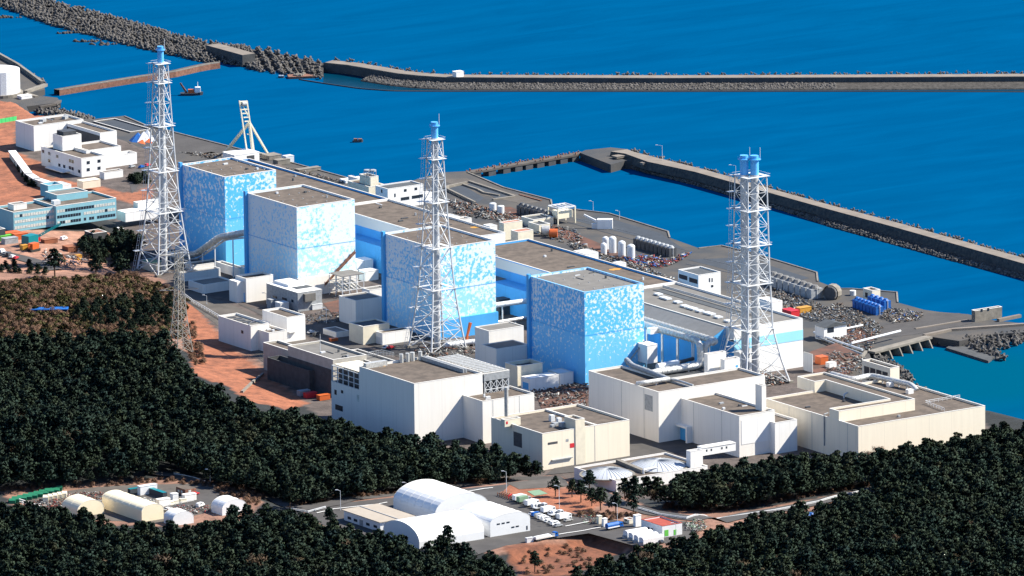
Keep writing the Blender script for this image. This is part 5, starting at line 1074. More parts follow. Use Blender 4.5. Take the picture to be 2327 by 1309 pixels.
def gantry(u, v, label, m='cremt'):
    q = Vector(P(u, v, 4)); t = thing('gantry_crane', label, 'gantry', q); mb = MB(); w_, d, h = 11, 9, 9
    for a in (0, 1):
        for b_ in (0, 1): mb.bar(q+Vector((a*w_, b_*d, 0)), q+Vector((a*w_, b_*d, h)), .4, 4)
    mb.build('legs', M[m], t); mb = MB()
    for k in range(5): mb.bar(q+Vector((k*w_/4, 0, h)), q+Vector((k*w_/4, d, h)), .35, 4)
    mb.bar(q+Vector((0, 0, h)), q+Vector((w_, 0, h)), .5, 4).bar(q+Vector((0, d, h)), q+Vector((w_, d, h)), .5, 4); mb.build('top_frame', M['steel'], t); MB().box(q.x+1, q.y+1, q.z+3, q.x+w_-1, q.y+d-2, q.z+7).build('machine_house', M[m], t)
gantry(1268, 512, 'white and cream gantry at the end of the upper intake row')
# white crane truck on the broad apron
t = thing('crane_truck', 'white truck with a raised boom alone on the broad dark apron', 'truck', P(1372, 518, 4)); q = Vector(P(1375, 519, 4)); MB().obox(q, (.8, -.6, 0), 8, 4, 5).build('box', M['white'], t); MB().bar(q+Vector((-3, 3, 3.5)), q+Vector((-8, 8, 7)), .9, 4, r2=.6).build('boom', M['steel'], t); MB().obox(q+Vector((-4, 3, 0)), (.8, -.6, 0), 4, 2.5, 2.6).build('cab', M['steel'], t)
# sunken basin and pool walls on the quay
for px, m, lb in (([(1014,430), (1050,420), (1100,450), (1085,462)], 'slopec', ''), ([(1062,420), (1072,416), (1160,448), (1130,452)], 'slopec', '')): sheet('basin_floor', px, 4, m, .1)
curb([(1060,418), (1018,427), (1012,431), (1080,464)], 4, 1.2, 1.4, 'quay_wall', 'conc'); curb([(1066,414), (1170,448)], 4, 1.2, .9, 'quay_wall'); curb([(1052,421), (1085,432), (1100,440), (1135,446)], 4, 1.2, .9, 'quay_wall')
curb([(1180,443), (1230,457)], 4, .8, .5, 'quay_kerb', 'rust'); curb([(1120,455), (1170,448)], 4, 1.6, .8, 'quay_wall')
for l in ([(1290,505), (1440,545)], [(1310,497), (1480,540)], [(1560,600), (1700,628)], [(1600,588), (1760,625)]): curb(l, 4, .9, .12, 'rail_track', 'darkm')
# outfall: five bays under a road bridge
ob0, ob1 = Vector(P(1985, 800, 4)), Vector(P(2098, 770, 4)); t = thing('outfall_bridge', 'low concrete bridge with five dark bays over the outfall inlet', 'outfall bridge', ob0); d = ob1-ob0; dn = d.normalized(); nn = Vector((dn.y, -dn.x, 0))
MB().obox((ob0+ob1)/2+nn*1+Vector((0, 0, .02)), dn, d.length+6, 5, 1.0).build('deck', M['conc'], t)
MB().obox((ob0+ob1)/2-nn*.5+Vector((0, 0, -5)), dn, d.length, .6, 4.8).build('back_wall', M['slopec'], t)
for i in range(6): c = ob0+d*i/5+nn*2.4; MB().add([c-dn*.4+nn*1.5+Vector((0,0,0)), c+dn*.4+nn*1.5, c+dn*.4-nn*2.4, c-dn*.4-nn*2.4, c-dn*.4+nn*4+Vector((0,0,-4.6)), c+dn*.4+nn*4+Vector((0,0,-4.6)), c+dn*.4-nn*2.4+Vector((0,0,-4.6)), c-dn*.4-nn*2.4+Vector((0,0,-4.6))], [(0,3,2,1), (4,5,6,7), (0,1,5,4), (1,2,6,5), (2,3,7,6), (3,0,4,7)]).build('pier', M['conc'], t)
pipe_thing('long white pipe bridge beside the outfall', [P(1935, 780, 8), P(1990, 766, 8), P(2046, 752, 8)], .6, 'steel', 0, sup=6)
pipe_thing('second white pipe bridge at the wreckage edge', [P(1874, 757, 6), P(1960, 739, 6)], .5, 'steel', 0, sup=8)
pipe_thing('grey pipe run slanting down to the outfall', [P(1850, 755, 6), P(1900, 775, 6), P(1960, 795, 7)], .6, 'steel', 0, sup=8)
pipe_thing('second grey pipe run slanting down to the outfall', [P(1856, 765, 5.5), P(1905, 785, 5.5), P(1962, 806, 7)], .6, 'greym', 0)
tag(MB().prism(PP([(2150,790), (2170,778), (2262,808), (2246,820)], 1.2), -2, 1.2).build('groyne_wall', M['dconc']), 'dark concrete groyne reaching into the outfall inlet', 'sea wall')
curb([(2100,765), (2160,752), (2327,740)], 4, 2.2, 1.2, 'quay_wall', 'bwroad'); curb([(2268,731), (2318,721)], 4, 2, 1.5, 'quay_wall', 'bwroad'); curb([(2080,748), (2200,728)], 4, 1.4, .5, 'quay_wall', 'bwroad')
curb([(1900,836), (1960,812), (1968,800)], 9.5, 1.4, .8, 'retaining_wall')

# ------------------------------------------------------------------ tent yard
def barrel(name, label, cat, o, ax, wx, ly, spring, rise, m, z, endm=None, seg=18):
    """arched hall: o = near corner, ax 'y' runs north, 'x' runs east; wx across, ly along"""
    t = thing(name, label, cat, (o[0], o[1], z)); X = lambda a, l, h: (o[0]+a, o[1]+l, z+h) if ax == 'y' else (o[0]+l, o[1]+a, z+h)
    pr = [(0, 0), (0, spring)]+[(wx/2-wx/2*math.cos(math.pi*k/seg), spring+rise*math.sin(math.pi*k/seg)) for k in range(1, seg)]+[(wx, spring), (wx, 0)]; n = len(pr)
    nb = max(2, int(ly//5)); v = [X(a, ly*j/nb, h) for j in range(nb+1) for a, h in pr]
    MB().add(v, [(j*n+i, j*n+i+1, (j+1)*n+i+1, (j+1)*n+i) for j in range(nb) for i in range(n-1)]).build('membrane', M[m], t)
    for l in (0, ly): MB().add([X(a, l, h) for a, h in pr], [tuple(range(n))]).build('end_wall', M[endm or m], t)
    rb = MB()
    for j in range(nb+1): rb.pipe([X(a+(.0), ly*j/nb, h+.04) for a, h in pr[1:-1]], .09, 3, bend=.01)
    rb.build('frame_ribs', M['cap'], t); b_ = B(); b_.x0, b_.y0, b_.z0, b_.o = o[0], o[1], z, t; return b_
ZT = 28
def corner(sw, e, n, pyb, zb=ZT):
    zt = height(sw[0], sw[1], pyb, zb); p = P(sw[0], sw[1], zt); return p, along(p, 0, e), along(p, 1, n), zt
p, wx, ly, zt = corner((989, 1168.9), 1111, 893.7, 1187); barrel('storage_tent', 'largest white arched tent at the back of the yard', 'tent', p, 'y', wx, ly, zt-ZT, 7.5, 'tent', ZT)
p, wx, ly, zt = corner((1114, 1190.8), 1204.5, 1040, 1221); T4b = barrel('storage_tent', 'white arched tent with small windows in its end wall', 'tent', p, 'y', wx, ly, zt-ZT, 3.6, 'tent', ZT)
for u, v in ((1129, 1190), (1140, 1188), (1151, 1186), (1162, 1197), (1172, 1195)): win(T4b, 'S', u, v, u+7, v+3.2)
win(T4b, 'S', 1196, 1195, 1199, 1204, 'glass', 'door')
p, wx, ly, zt = corner((953, 1232), 1100, 871, 1249); barrel('storage_tent', 'white arched tent nearest the pines with its grey end showing', 'tent', p, 'x', ly, wx, zt-ZT, 6.6, 'tent', ZT)
T2b = bld('site_office', 'cream roofed prefab office with blue shaded windows', 'site office', (864, 1187), 941, 781.5, pyb=1210, zb=ZT, wall='tent', roof='roofw', par=0)
MB().box(T2b.x0-.8, T2b.y0-.8, T2b.z1+.01, T2b.x1+.8, T2b.y1+.8, T2b.z1+.25).build('roof_sheet', mat('cream_roof', (.36, .31, .25), .7, var=.1), T2b.o)
MB().box((T2b.x0+T2b.x1)/2-.2, T2b.y0-.8, T2b.z1+.26, (T2b.x0+T2b.x1)/2+.2, T2b.y1+.8, T2b.z1+.5).build('roof_ridge', M['greym'], T2b.o)
for u, v in ((790, 1173), (804, 1178), (832, 1187), (849, 1192)): win(T2b, 'W', u, v, u+8, v+6)
win(T2b, 'W', 817, 1180, 825, 1193, 'greym', 'door')
for u, v, m in ((873, 1193, 'glassb'), (888, 1190, 'glassb'), (896, 1189, 'glassb'), (910, 1187, 'red'), (925, 1184, 'glassb')): win(T2b, 'S', u, v, u+6, v+5, m)
RRb = bld('red_roof_house', 'small white house with a red flat roof and green doors', 'house', (1505, 1196), 1550, 1457, pyb=1222, zb=ZT, wall='tent', roof='redroof', par=.5, cap='redroof')
win(RRb, 'S', 1510, 1205, 1519, 1219, 'green', 'door'); win(RRb, 'S', 1531, 1204, 1537, 1216, 'green', 'door')
for u in (1472, 1480): win(RRb, 'W', u, 1197+(u-1472)*.3, u+4, 1208+(u-1472)*.3)
SHb = bld('guard_hut', 'small white gate hut with a dark roof beside the blue truck', 'hut', (1430, 1182), 1444, 1417, pyb=1191, zb=ZT, wall='cream', roof='rust', par=.1)
win(SHb, 'W', 1420, 1179, 1425, 1183)
box_thing('white_cabinet', 'tall white cabinet right of the gate hut', 'cabinet', 1448, 1196, 3, 2, 5.2, 'white', ZT); box_thing('white_cabinet', 'white post like cabinet left of the blue tank truck', 'cabinet', 1362, 1190, 1.8, 1.8, 3.6, 'cream', ZT); box_thing('white_cabinet', 'white cabinet next to the cab of the blue tank truck', 'cabinet', 1374, 1196, 2, 1.6, 3.6, 'white', ZT)
for i in range(4):                                    # four white covered containers
    q = P(1436+i*12, 1222+i*5.2, ZT); t = thing('covered_container', ['rearmost of four white round topped containers', 'second from the rear of four white round topped containers', 'third from the rear of four white round topped containers', 'nearest of four white round topped containers'][i], 'container', q, 'four white round topped containers'); x0, y0 = q[0]-3, q[1]-1
    MB().box(x0, y0, ZT, x0+11, y0+3.4, ZT+2.8).build('body', M['tent'], t); v = []; n = 8
    for l in (0, 11): v += [(x0+l, y0+1.7-1.7*math.cos(math.pi*k/n), ZT+2.82+.8*math.sin(math.pi*k/n)) for k in range(n+1)]
    MB().add(v, [(k, k+1, n+2+k, n+1+k) for k in range(n)]+[tuple(range(n+1)), tuple(range(2*n+1, n, -1))]).build('cover', M['tent'], t)
    MB().box(x0-1.2, y0+.6, ZT, x0-.02, y0+2.4, ZT+1.5).build('unit', M['greym'], t)
# left clearing
ZL = 30
p, wx, ly, zt = corner((322, 1162.5), 371.5, 231.7, 1187, ZL); barrel('storage_tent', 'long cream arched tent in the left clearing', 'tent', p, 'y', wx, ly, zt-ZL, 2.6, 'tentc', ZL)
p, wx, ly, zt = corner((176, 1162), 236, 141, 1176, ZL); barrel('storage_tent', 'cream arched tent half hidden by pines at left', 'tent', p, 'y', wx, ly, zt-ZL, 4.2, 'tentc', ZL)
p, wx, ly, zt = corner((393, 1182), 440, 372, 1196, ZL); barrel('storage_tent', 'small white arched tent behind the pines right of the long cream one', 'tent', p, 'y', wx, ly, zt-ZL, 3.2, 'tent', ZL)
p, wx, ly, zt = corner((505, 1158), 560, 480, 1172, ZL); barrel('storage_tent', 'white arched tent behind the pines at the right of the left clearing', 'tent', p, 'y', wx, ly, zt-ZL, 3.8, 'tent', ZL)
for nm, sw, e, n, pb, wl, rf, lb in (('shed', (296, 1112), 319, 290, 1124, 'slopec', 'tealp', 'dark shed with a blue roof left of the white container'), ('shed', (370, 1120), 380, 338, 1134, 'slopec', 'tealp', 'dark shed with a bright teal roof'), ('red_shed', (421, 1113), 446, 400, 1128, 'rust', 'roof', 'brown two storey shed beside a red car')):
    b_ = bld(nm, lb, 'shed', sw, e, n, pyb=pb, zb=ZL, wall=wl, roof=rf, par=0)
for u in (404, 411): win(b_, 'W', u, 1112+(u-404)*.3, u+4, 1117+(u-404)*.3, 'glassb')
win(b_, 'S', 428, 1114, 434, 1119, 'glassb')
box_thing('container', 'white container between the blue and the teal roofed sheds', 'container', 335, 1122, 9, 2.6, 4, 'tent', ZL); box_thing('container', 'white box just in front of the brown two storey shed', 'container', 396, 1136, 3, 2.5, 3, 'tent', ZL); box_thing('container', 'grey covered container in the left clearing', 'container', 371, 1150, 6, 3, 3.4, 'pale', ZL)
box_thing('container', 'small white hut below the brown shed', 'container', 430, 1137, 6, 3, 3, 'pale', ZL)
for i, (u, v) in enumerate(((386, 1148), (398, 1145), (416, 1141))): box_thing('crate', 'cream crate in the row by the long cream tent', 'crate', u, v, 3.2, 1.6, 1.6, 'cremt', ZL, group='cream crates by the long tent')
rail([(371, 1153), (440, 1140)], 'low white fence along the cream crates', 1., 'steel', ZL, 3, 'fence', 'fence')
for j in range(2):
    for i in range(9):
        a = Vector(P(34+i*12.5, 1138-i*3.0, ZL))+Vector((-j*3.2, -j*3.0, 0)); t = thing('covered_stack', ORD[i]+' green tarpaulin covered stack from the left in the '+('rear' if j == 0 else 'front')+' row', 'covered stack', a, 'green covered stacks'); MB().obox(a, (R0[0], R0[1], 0), 3.0, 4.5, 1.5+.2*random.random()).build('cover', M['greent'], t)
for i in range(5):
    a = P(104+i*10.5, 1140-i*2.2, ZL); t = thing('container', ORD[i]+' cream yellow container from the left between green stacks and scrap', 'container', a, 'cream yellow containers'); MB().obox(a, (R0[0], R0[1], 0), 2.4, 5.0, 2.6).build('body', M['cremt'], t)
rail([(44, 1144), (104, 1164)], 'pale sheet fence along the left scrap yard', 2.0, 'pale', ZL, 2.5, 'fence', 'fence', .3)
# lamp posts of the hill yards
for u, v, vt, z, lb in ((478, 1103, 1068, None, 'lamp post beside the forest road behind the left clearing'), (774, 1160, 1115, ZT, 'lamp post left of the cream roofed prefab office'), (925, 1114, 1098, ZT, 'short lamp post behind the largest arched tent'), (1151, 1125, 1072, ZT, 'lamp post by the red frames behind the car park'), (1271, 1155, 1105, ZT, 'lamp post on the orange earth patch'), (1403, 1184, 1145, ZT, 'lamp post behind the blue tank truck'), (1536, 1236, 1190, ZT, 'thin lamp post in front of the red roofed house'), (1256, 1196, 1177, ZT, 'short post in the car park'), (606, 690, 667, 10, 'curved lamp post behind the tall white block'), (470, 692, 672, 10, 'lamp post by the lattice pylon'), (742, 735, 700, 10, 'curved lamp post in the dark yard left of the windowless block'), (1408, 500, 480, 4, 'post on the broad quay apron'), (1348, 478, 458, 4, 'post on the quay edge by the gantry')):
    lamp(u, v, vt, lb, z, 1.6)

# ------------------------------------------------------------------ vehicles
def car_proto(m, label, van=False):
    t = thing('parked_car', label, 'car', (0, 0, 0)); L_, w_, h = (4.7, 1.9, 2.0) if van else (4.3, 1.75, 1.45)
    pr = [(-.5, .28), (-.5, .60 if not van else .9), (-.44, .66 if not van else .98), (-.30, 1.0), (.12, 1.0), (.30, .68), (.47, .60), (.5, .5), (.5, .28)]
    if van: pr = [(-.5, .25), (-.5, .9), (-.46, 1), (.26, 1), (.40, .62), (.5, .52), (.5, .25)]
    n = len(pr); v = [(a*L_, s_*w_/2*(.86 if b_ > .7 else 1), b_*h) for s_ in (-1, 1) for a, b_ in pr]; MB().add(v, [tuple(range(n-1, -1, -1)), tuple(range(n, 2*n))]+[(i, i+1, n+i+1, n+i) for i in range(n-1)]+[(n-1, 0, n, 2*n-1)]).build('body', M[m], t)
    gl = MB()
    for s_ in (-1, 1): gl.box(-.34*L_, s_*w_/2*.93-.02, .68*h, .18*L_, s_*w_/2*.93+.02, .92*h)
    if van: gl.add([(.27*L_, -w_*.42, .97*h), (.27*L_, w_*.42, .97*h), (.41*L_, w_*.45, .63*h), (.41*L_, -w_*.45, .63*h)], [(0, 3, 2, 1)])
    else: gl.add([(.125*L_, -w_*.40, 1.0*h), (.125*L_, w_*.40, 1.0*h), (.31*L_, w_*.44, .69*h), (.31*L_, -w_*.44, .69*h)], [(0, 3, 2, 1)]).add([(-.31*L_, -w_*.40, 1.0*h), (-.31*L_, w_*.40, 1.0*h), (-.45*L_, w_*.44, .68*h), (-.45*L_, -w_*.44, .68*h)], [(0, 1, 2, 3)])
    gl.build('windows', M['glass'], t)
    for a in (-.32, .32):
        for s_ in (-1, 1): MB().bar((a*L_, s_*(w_/2-.2), .33), (a*L_, s_*(w_/2+.02), .33), .33, 10).build('wheel', M['blk'], t)
    return t
def truck_proto(mc, mb_, label, kind='box', L_=8.5):
    t = thing('truck', label, 'truck', (0, 0, 0)); MB().add([(L_/2-1.9, -1.1, .6), (L_/2, -1.1, .6), (L_/2, 1.1, .6), (L_/2-1.9, 1.1, .6), (L_/2-1.9, -1.1, 2.6), (L_/2-.35, -1.1, 2.6), (L_/2-.35, 1.1, 2.6), (L_/2-1.9, 1.1, 2.6)], [(0,3,2,1), (4,5,6,7), (0,1,5,4), (1,2,6,5), (2,3,7,6), (3,0,4,7)]).build('cab', M[mc], t)
    MB().add([(L_/2-.30, -.95, 1.6), (L_/2-.30, .95, 1.6), (L_/2-.38, .95, 2.4), (L_/2-.38, -.95, 2.4)], [(0, 1, 2, 3)]).box(L_/2-1.5, -1.13, 1.6, L_/2-.6, 1.13, 2.3).build('windows', M['glass'], t)
    MB().box(-L_/2, -.5, .6, L_/2-2, .5, .9).build('chassis', M['darkm'], t)
    if kind == 'box': MB().box(-L_/2, -1.15, .95, L_/2-2.1, 1.15, 3.2).build('box_body', M[mb_], t)
    elif kind == 'flat': MB().box(-L_/2, -1.2, .95, L_/2-2.1, 1.2, 1.25).box(L_/2-2.3, -1.2, 1.25, L_/2-2.15, 1.2, 2.2).build('flat_bed', M[mb_], t)
    elif kind == 'tank': MB().bar((-L_/2, 0, 2.0), (L_/2-2.3, 0, 2.0), 1.15, 14).build('tank', M[mb_], t); MB().box(-L_/2, -1.25, .9, L_/2-2.3, 1.25, 1.3).build('side_frame', M['tent'], t)
    for a in (-L_/2+1.2, -L_/2+2.4, L_/2-1.1):
        for s_ in (-1, 1): MB().bar((a, s_*.85, .5), (a, s_*1.15, .5), .5, 10).build('wheel', M['blk'], t)
    return t
PR = {}
def vehicle(key, mk, loc, rz, label, group=None):
    if key not in PR:
        PR[key] = mk(); t = PR[key]; t.location = tuple(map(float, loc)); t.rotation_euler = (0, 0, rz)
        for ch in t.children: ch.matrix_parent_inverse = Matrix.Identity(4)
        t['label'] = label
        if group: t['group'] = group
        return t
    return copy_thing(PR[key], loc, rz, label, group=group)
cols = {'white': 'tent', 'silver': 'silver', 'dark': 'darkm', 'grey': 'greym', 'blue': 'bluev', 'red': 'red'}
def parked(key, u, v, rz, z, label, group=None, van=False, zoff=.08):
    q = P(u, v, z); vehicle(('car', key, van), lambda: car_proto(cols[key], label, van), (q[0], q[1], z+zoff), rz, label, group)
def trk(key, mc, mb_, kind, L_, u, v, rz, z, label, group=None):
    q = P(u, v, z); vehicle(('trk', key), lambda: truck_proto(mc, mb_, label, kind, L_), (q[0], q[1], z+.08), rz, label, group)
ordn = lambda k: ORD[k]+' from the left'
g1 = 'vehicles parked in the row behind the arched tents'; rz = .1
kinds = [('car', 'white', 0), ('trk', 'w', 0), ('trk', 'g', 0), ('car', 'silver', 1), ('trk', 'w', 0), ('car', 'white', 1), ('trk', 's', 0), ('car', 'dark', 0), ('trk', 'w', 0), ('car', 'white', 0), ('trk', 's', 0), ('car', 'grey', 1), ('trk', 'w', 0), ('car', 'silver', 0)]
lab = {'w': 'white box truck parked in the rear row of the tent yard', 'g': 'box truck with a pale green load in the rear row', 's': 'silver flat bed truck in the rear row of the tent yard', 'white': 'white car in the rear row of the tent yard', 'silver': 'silver car in the rear row of the tent yard', 'dark': 'dark car in the rear row of the tent yard', 'grey': 'grey van in the rear row of the tent yard'}
for i, (k, c_, vn) in enumerate(kinds):
    f = (i+.5)/len(kinds); u, v = 1168+f*128, 1133+f*54
    if k == 'car': parked(c_, u, v, rz, 28, (lab[c_] if not (c_ == 'white' and vn) else 'white van in the rear row of the tent yard')+', '+ordn(i), g1, bool(vn))
    else: trk(c_, {'w': 'tent', 'g': 'greym', 's': 'steel'}[c_], {'w': 'tent', 'g': 'gpool', 's': 'silver'}[c_], 'box' if c_ != 's' else 'flat', 7.2, u, v, rz, 28, lab[c_]+', '+ordn(i), g1)
for i, (c_, vn) in enumerate([('silver', 0), ('white', 1), ('dark', 1), ('white', 0), ('silver', 1), ('grey', 0), ('white', 1), ('silver', 0)]):
    u, v = 1218+i*7.6, 1150+i*3.4
    parked(c_, u, v, rz, 28, '%s %s in the middle row of the tent yard, %s' % (c_, 'van' if vn else 'car', ordn(i)), 'vehicles parked in the middle row', bool(vn))
for i in range(9):
    c_, vn = [('white', 0), ('blue', 1), ('silver', 1), ('white', 1), ('white', 1), ('white', 0), ('silver', 0), ('white', 1), ('grey', 0)][i]
    u, v = 1211+i*7.2, 1170+i*3.4; parked(c_, u, v, rz, 28, '%s %s in the front row beside the windowed tent, %s' % (c_, 'van' if vn else 'car', ordn(i)), 'vehicles parked in the front row', bool(vn))
t = thing('red_machinery', 'red steel frames stacked behind the car park', 'machinery', P(1150, 1132, ZT))
for i in range(7): q = Vector(P(1136+i*5, 1129+i*1.5, ZT)); mb = MB(); [mb.bar(q+Vector((a, b_, 0)), q+Vector((a, b_, 1.8)), .18, 4) for a in (0, 3) for b_ in (0, 2)]; mb.bar(q+Vector((0, 0, 1.8)), q+Vector((3, 2, 1.8)), .2, 4).bar(q+Vector((0, 2, 1)), q+Vector((3, 0, 1.8)), .2, 4); mb.build('frame', M['red' if i == 4 else 'rust'], t)
trk('bt', 'bluev', 'bluet', 'tank', 9, 1396, 1202, .1, 28, 'bright blue tank truck on the yard road')
trk('fl', 'bluev', 'cap', 'flat', 13, 1240, 1226, .1, 28, 'long flat bed truck with a blue cab near the sunken basin')
q = P(1232, 1228, 28); t = tag(MB().obox((q[0], q[1], 29.4), (math.cos(.1), math.sin(.1), 0), 8.5, 2.0, .9).build('white_load', M['tent']), 'long white load lying on the blue cabbed flat bed truck', 'load')
box_thing('loading_ramp', 'small white panel trailer behind the flat bed truck', 'trailer', 1203, 1232, 3.5, 1.4, 2, 'steel', ZT)
parked('dark', 1500, 1234, 1.6, 28, 'dark car in front of the red roofed house'); parked('red', 443, 1125, .2, 30, 'bright red car beside the brown two storey shed'); parked('white', 382, 1160, .3, 30, 'white car beside the long cream tent', None, False); parked('white', 455, 1152, .4, 30, 'white van near the machinery of the left clearing', None, True)
for i, (u, v, c_, vn) in enumerate([(4, 576, 'white', 1), (12, 580, 'grey', 0), (20, 583, 'dark', 1), (28, 587, 'white', 0), (36, 590, 'red', 0)]):
    q = G(u, v); vehicle(('car', c_, bool(vn)), lambda: car_proto(cols[c_], '', bool(vn)), (q[0], q[1], q[2]+.4), .6, ['white van at the left edge below the blue office', 'grey car second from the left edge below the blue office', 'dark van in the slanting row below the blue office', 'white car near the end of the slanting row', 'red car at the end of the slanting row'][i], 'cars in the slanting row below the office')
for u, v, c_, vn, lb in ((228, 534, 'white', 0, 'white car under the blue office'), (272, 525, 'white', 1, 'white van at the corner of the blue office'), (145, 546, 'white', 1, 'white van on the road by the turquoise crane'), (335, 378, 'red', 0, 'red car behind the left stack'), (322, 382, 'blue', 0, 'blue car behind the left stack'), (300, 381, 'grey', 0, 'grey car right of the canopy block'), (700, 855, 'white', 0, 'x')):
    if lb == 'x': continue
    q = G(u, v); vehicle(('car', c_, bool(vn)), lambda: car_proto(cols[c_], '', bool(vn)), (q[0], q[1], q[2]+.1), .4, lb)
parked('white', 707, 758, .3, 10, 'white car in the dark yard below the windowless block', None, False, .3); parked('dark', 720, 764, .3, 10, 'dark car in the dark yard below the windowless block', None, True, .3); parked('red', 888, 793, .3, 10, 'red car between the garage and the concrete hall', None, False, .3); parked('white', 878, 793, .3, 10, 'white car between the garage and the concrete hall', None, False, .3)
box_thing('orange_tool_box', 'orange box in front of the low hut in the shade', 'box', 758, 775, 4, 2, 1.4, 'orange', 10)
# construction machines near the office
def crane(u, v, tipx, tipy, m, label, s_=1.):
    q = Vector(G(u, v)); t = thing('crawler_crane', label, 'crane', q); MB().obox(q, (1, .3, 0), 7*s_, 1.2, 1.3).build('track', M['blk'], t); MB().obox(q+Vector((0, 3.2*s_, 0)), (1, .3, 0), 7*s_, 1.2, 1.3).build('track', M['blk'], t)
    MB().obox(q+Vector((0, 1.6, 1.3)), (1, .3, 0), 5*s_, 3.4*s_, 3.*s_).build('house', M[m], t); tip = Vector(PY(tipx, tipy, q.y)); a = q+Vector((1, 1.6, 2.5)); mb = MB(); dd = tip-a
    for k in (-.6, .6): mb.bar(a+Vector((0, 0, k+.6)), tip+Vector((0, 0, k*.5)), .28, 4); 
    for k in range(9): p1 = a+dd*k/9; p2 = a+dd*(k+1)/9; mb.bar(p1+Vector((0, 0, 1.2)), p2, .2, 3); mb.bar(p1, p2+Vector((0, 0, 1.0)), .2, 3)
    mb.build('boom', M[m], t)
crane(72, 560, 138, 509, 'tealp', 'turquoise crawler crane with a slanting boom in front of the blue office', 1.5); crane(80, 572, 64, 560, 'orange', 'orange excavator right below the turquoise crane', 1.)
for u, v, w_, d, h, m, lb in ((12, 545, 8, 4, 2.6, 'green', 'green skip left of the turquoise crane'), (25, 540, 9, 5, 3, 'orange', 'orange machine at the left edge'), (45, 543, 8, 4, 3, 'orange', 'second orange machine, nearer the turquoise crane'), (22, 553, 8, 4, 3, 'greym', 'grey container left of the turquoise crane'), (80, 547, 4, 4, 3, 'red', 'small red machine behind the turquoise crane'), (55, 568, 3.5, 3, 2.6, 'yellow', 'small yellow dumper below the turquoise crane'), (178, 590, 3, 2.5, 2.4, 'yellow', 'yellow roller between two dark trees'), (112, 552, 8, 4, 2.2, 'dirt2', 'brown timber stack right of the turquoise crane'), (165, 570, 9, 6, 2.8, 'dirt2', 'brown hut between the dark trees'), (195, 578, 7, 5, 3, 'cream', 'cream hut behind the dark trees'), (160, 585, 10, 4, 1.6, 'grassd', 'stack of boards below the brown hut'), (120, 592, 6, 3, 2, 'steel', 'white tank by the dark trees')):
    q = G(u, v); p0 = proj(q); box_thing(lb.split()[-1] if False else 'site_unit', lb, 'machine' if m in ('orange', 'red', 'yellow') else 'site hut', u, v, w_, d, h, m, q[2]-.05)
b0 = G(110, 712); t = thing('blue_sheeted_shed', 'low shed under a long blue sheet in the brush', 'shed', b0); MB().obox((b0[0], b0[1], b0[2]), (R0[0], R0[1], 0), 19, 5, 2.2).build('wall', M['slopec'], t); MB().obox((b0[0], b0[1], b0[2]+2.2), (R0[0], R0[1], 0), 20, 6, .4).build('roof', M['bluet'], t)
# red boats / scrap units by the orange bank
for u, v, m, lb in ((705, 903, 'red', 'red skip between the orange bank and the tall white shed'), (735, 908, 'orange', 'orange red skip beside the tall white shed'), (690, 898, 'greym', 'grey skip at the end of the orange bank')): box_thing('skip', lb, 'skip', u, v, 6, 3, 2.4, m, 10.1)
rl = [Vector(G(u, v)) for u, v in ((550, 893), (572, 872), (598, 851))]; t = thing('drainage_steps', 'pale concrete gutter running up the orange bank', 'gutter', rl[0]); mb = MB()
for a, b_ in zip(rl[:-1], rl[1:]): mb.bar(a+Vector((0, 0, .35)), b_+Vector((0, 0, .35)), .8, 4)
mb.build('channel', M['conc'], t)
rail([(400,660), (440,690), (500,725), (560,770)], 'white fence along the top of the orange bank', 1.6, 'steel', None, 4, 'bank_fence', 'fence', .16); rail([(598,815), (640,848), (700,890)], 'wire fence between the orange bank and the concrete bunker', 1.8, 'greym', None, 3, 'bank_fence', 'fence', .12)

# ------------------------------------------------------------------ armour blocks
def tetra_mesh():
    mb = MB(); dirs = [Vector((0, 0, 1)), Vector((.943, 0, -.333)), Vector((-.471, .816, -.333)), Vector((-.471, -.816, -.333))]
    for d in dirs: mb.bar((0, 0, 0), d*1.9, .85, 5, r2=.5)
    me = bpy.data.meshes.new('tetrapod'); me.from_pydata(mb.v, [], mb.f); me.materials.append(M['tetra']); me.update(); return me
TM = tetra_mesh(); tv = np.array([v.co[:] for v in TM.vertices]); tf = [tuple(p.vertices) for p in TM.polygons]
spots = []
def scatter(cl, wl, prof, sp, k_=1.):
    """blocks over a bank: cl crest line, wl other line, prof(s) -> level for s in 0..1"""
    n = len(cl)
    for i in range(n-1):
        L_ = (cl[i+1]-cl[i]).length; k = max(1, int(L_/sp)); Wd = ((wl[i]-cl[i]).length+(wl[i+1]-cl[i+1]).length)/2; m_ = max(1, int(Wd/sp))
        for a in range(k):
            f = (a+random.random())/k; c = cl[i].lerp(cl[i+1], f); e = wl[i].lerp(wl[i+1], f)
            for b_ in range(m_):
                s_ = (b_+random.random())/m_; p = c.lerp(e, s_); spots.append((p.x, p.y, prof(s_)+random.uniform(-.3, .9)*k_, k_*random.uniform(.75, 1.2)))
toe = [(-60,-3), (0,16), (61,39), (122,60), (214,84), (305,108), (397,128), (470,144), (540,150), (596,165), (657,172), (700,176), (735,181)]
top = [(-60,-45), (0,-32), (61,-16), (137,4), (244,33), (300,48), (380,71), (440,88), (500,98), (560,104), (620,113), (680,127), (735,138)]
TL, CL = line_w(toe, 0), line_w(top, 5.5); mid = [a.lerp(b_, .55) for a, b_ in zip(TL, CL)]
mb = MB(); cr = [Vector((p.x, p.y, 4.0)) for p in CL]; far = [a+(a-b_)*.35 for a, b_ in zip(CL, TL)]
n = len(toe); v = [(p.x, p.y, -1.5) for p in TL]+[(p.x, p.y, 2.2) for p in mid]+[tuple(p) for p in cr]+[(p.x, p.y, -1.5) for p in far]
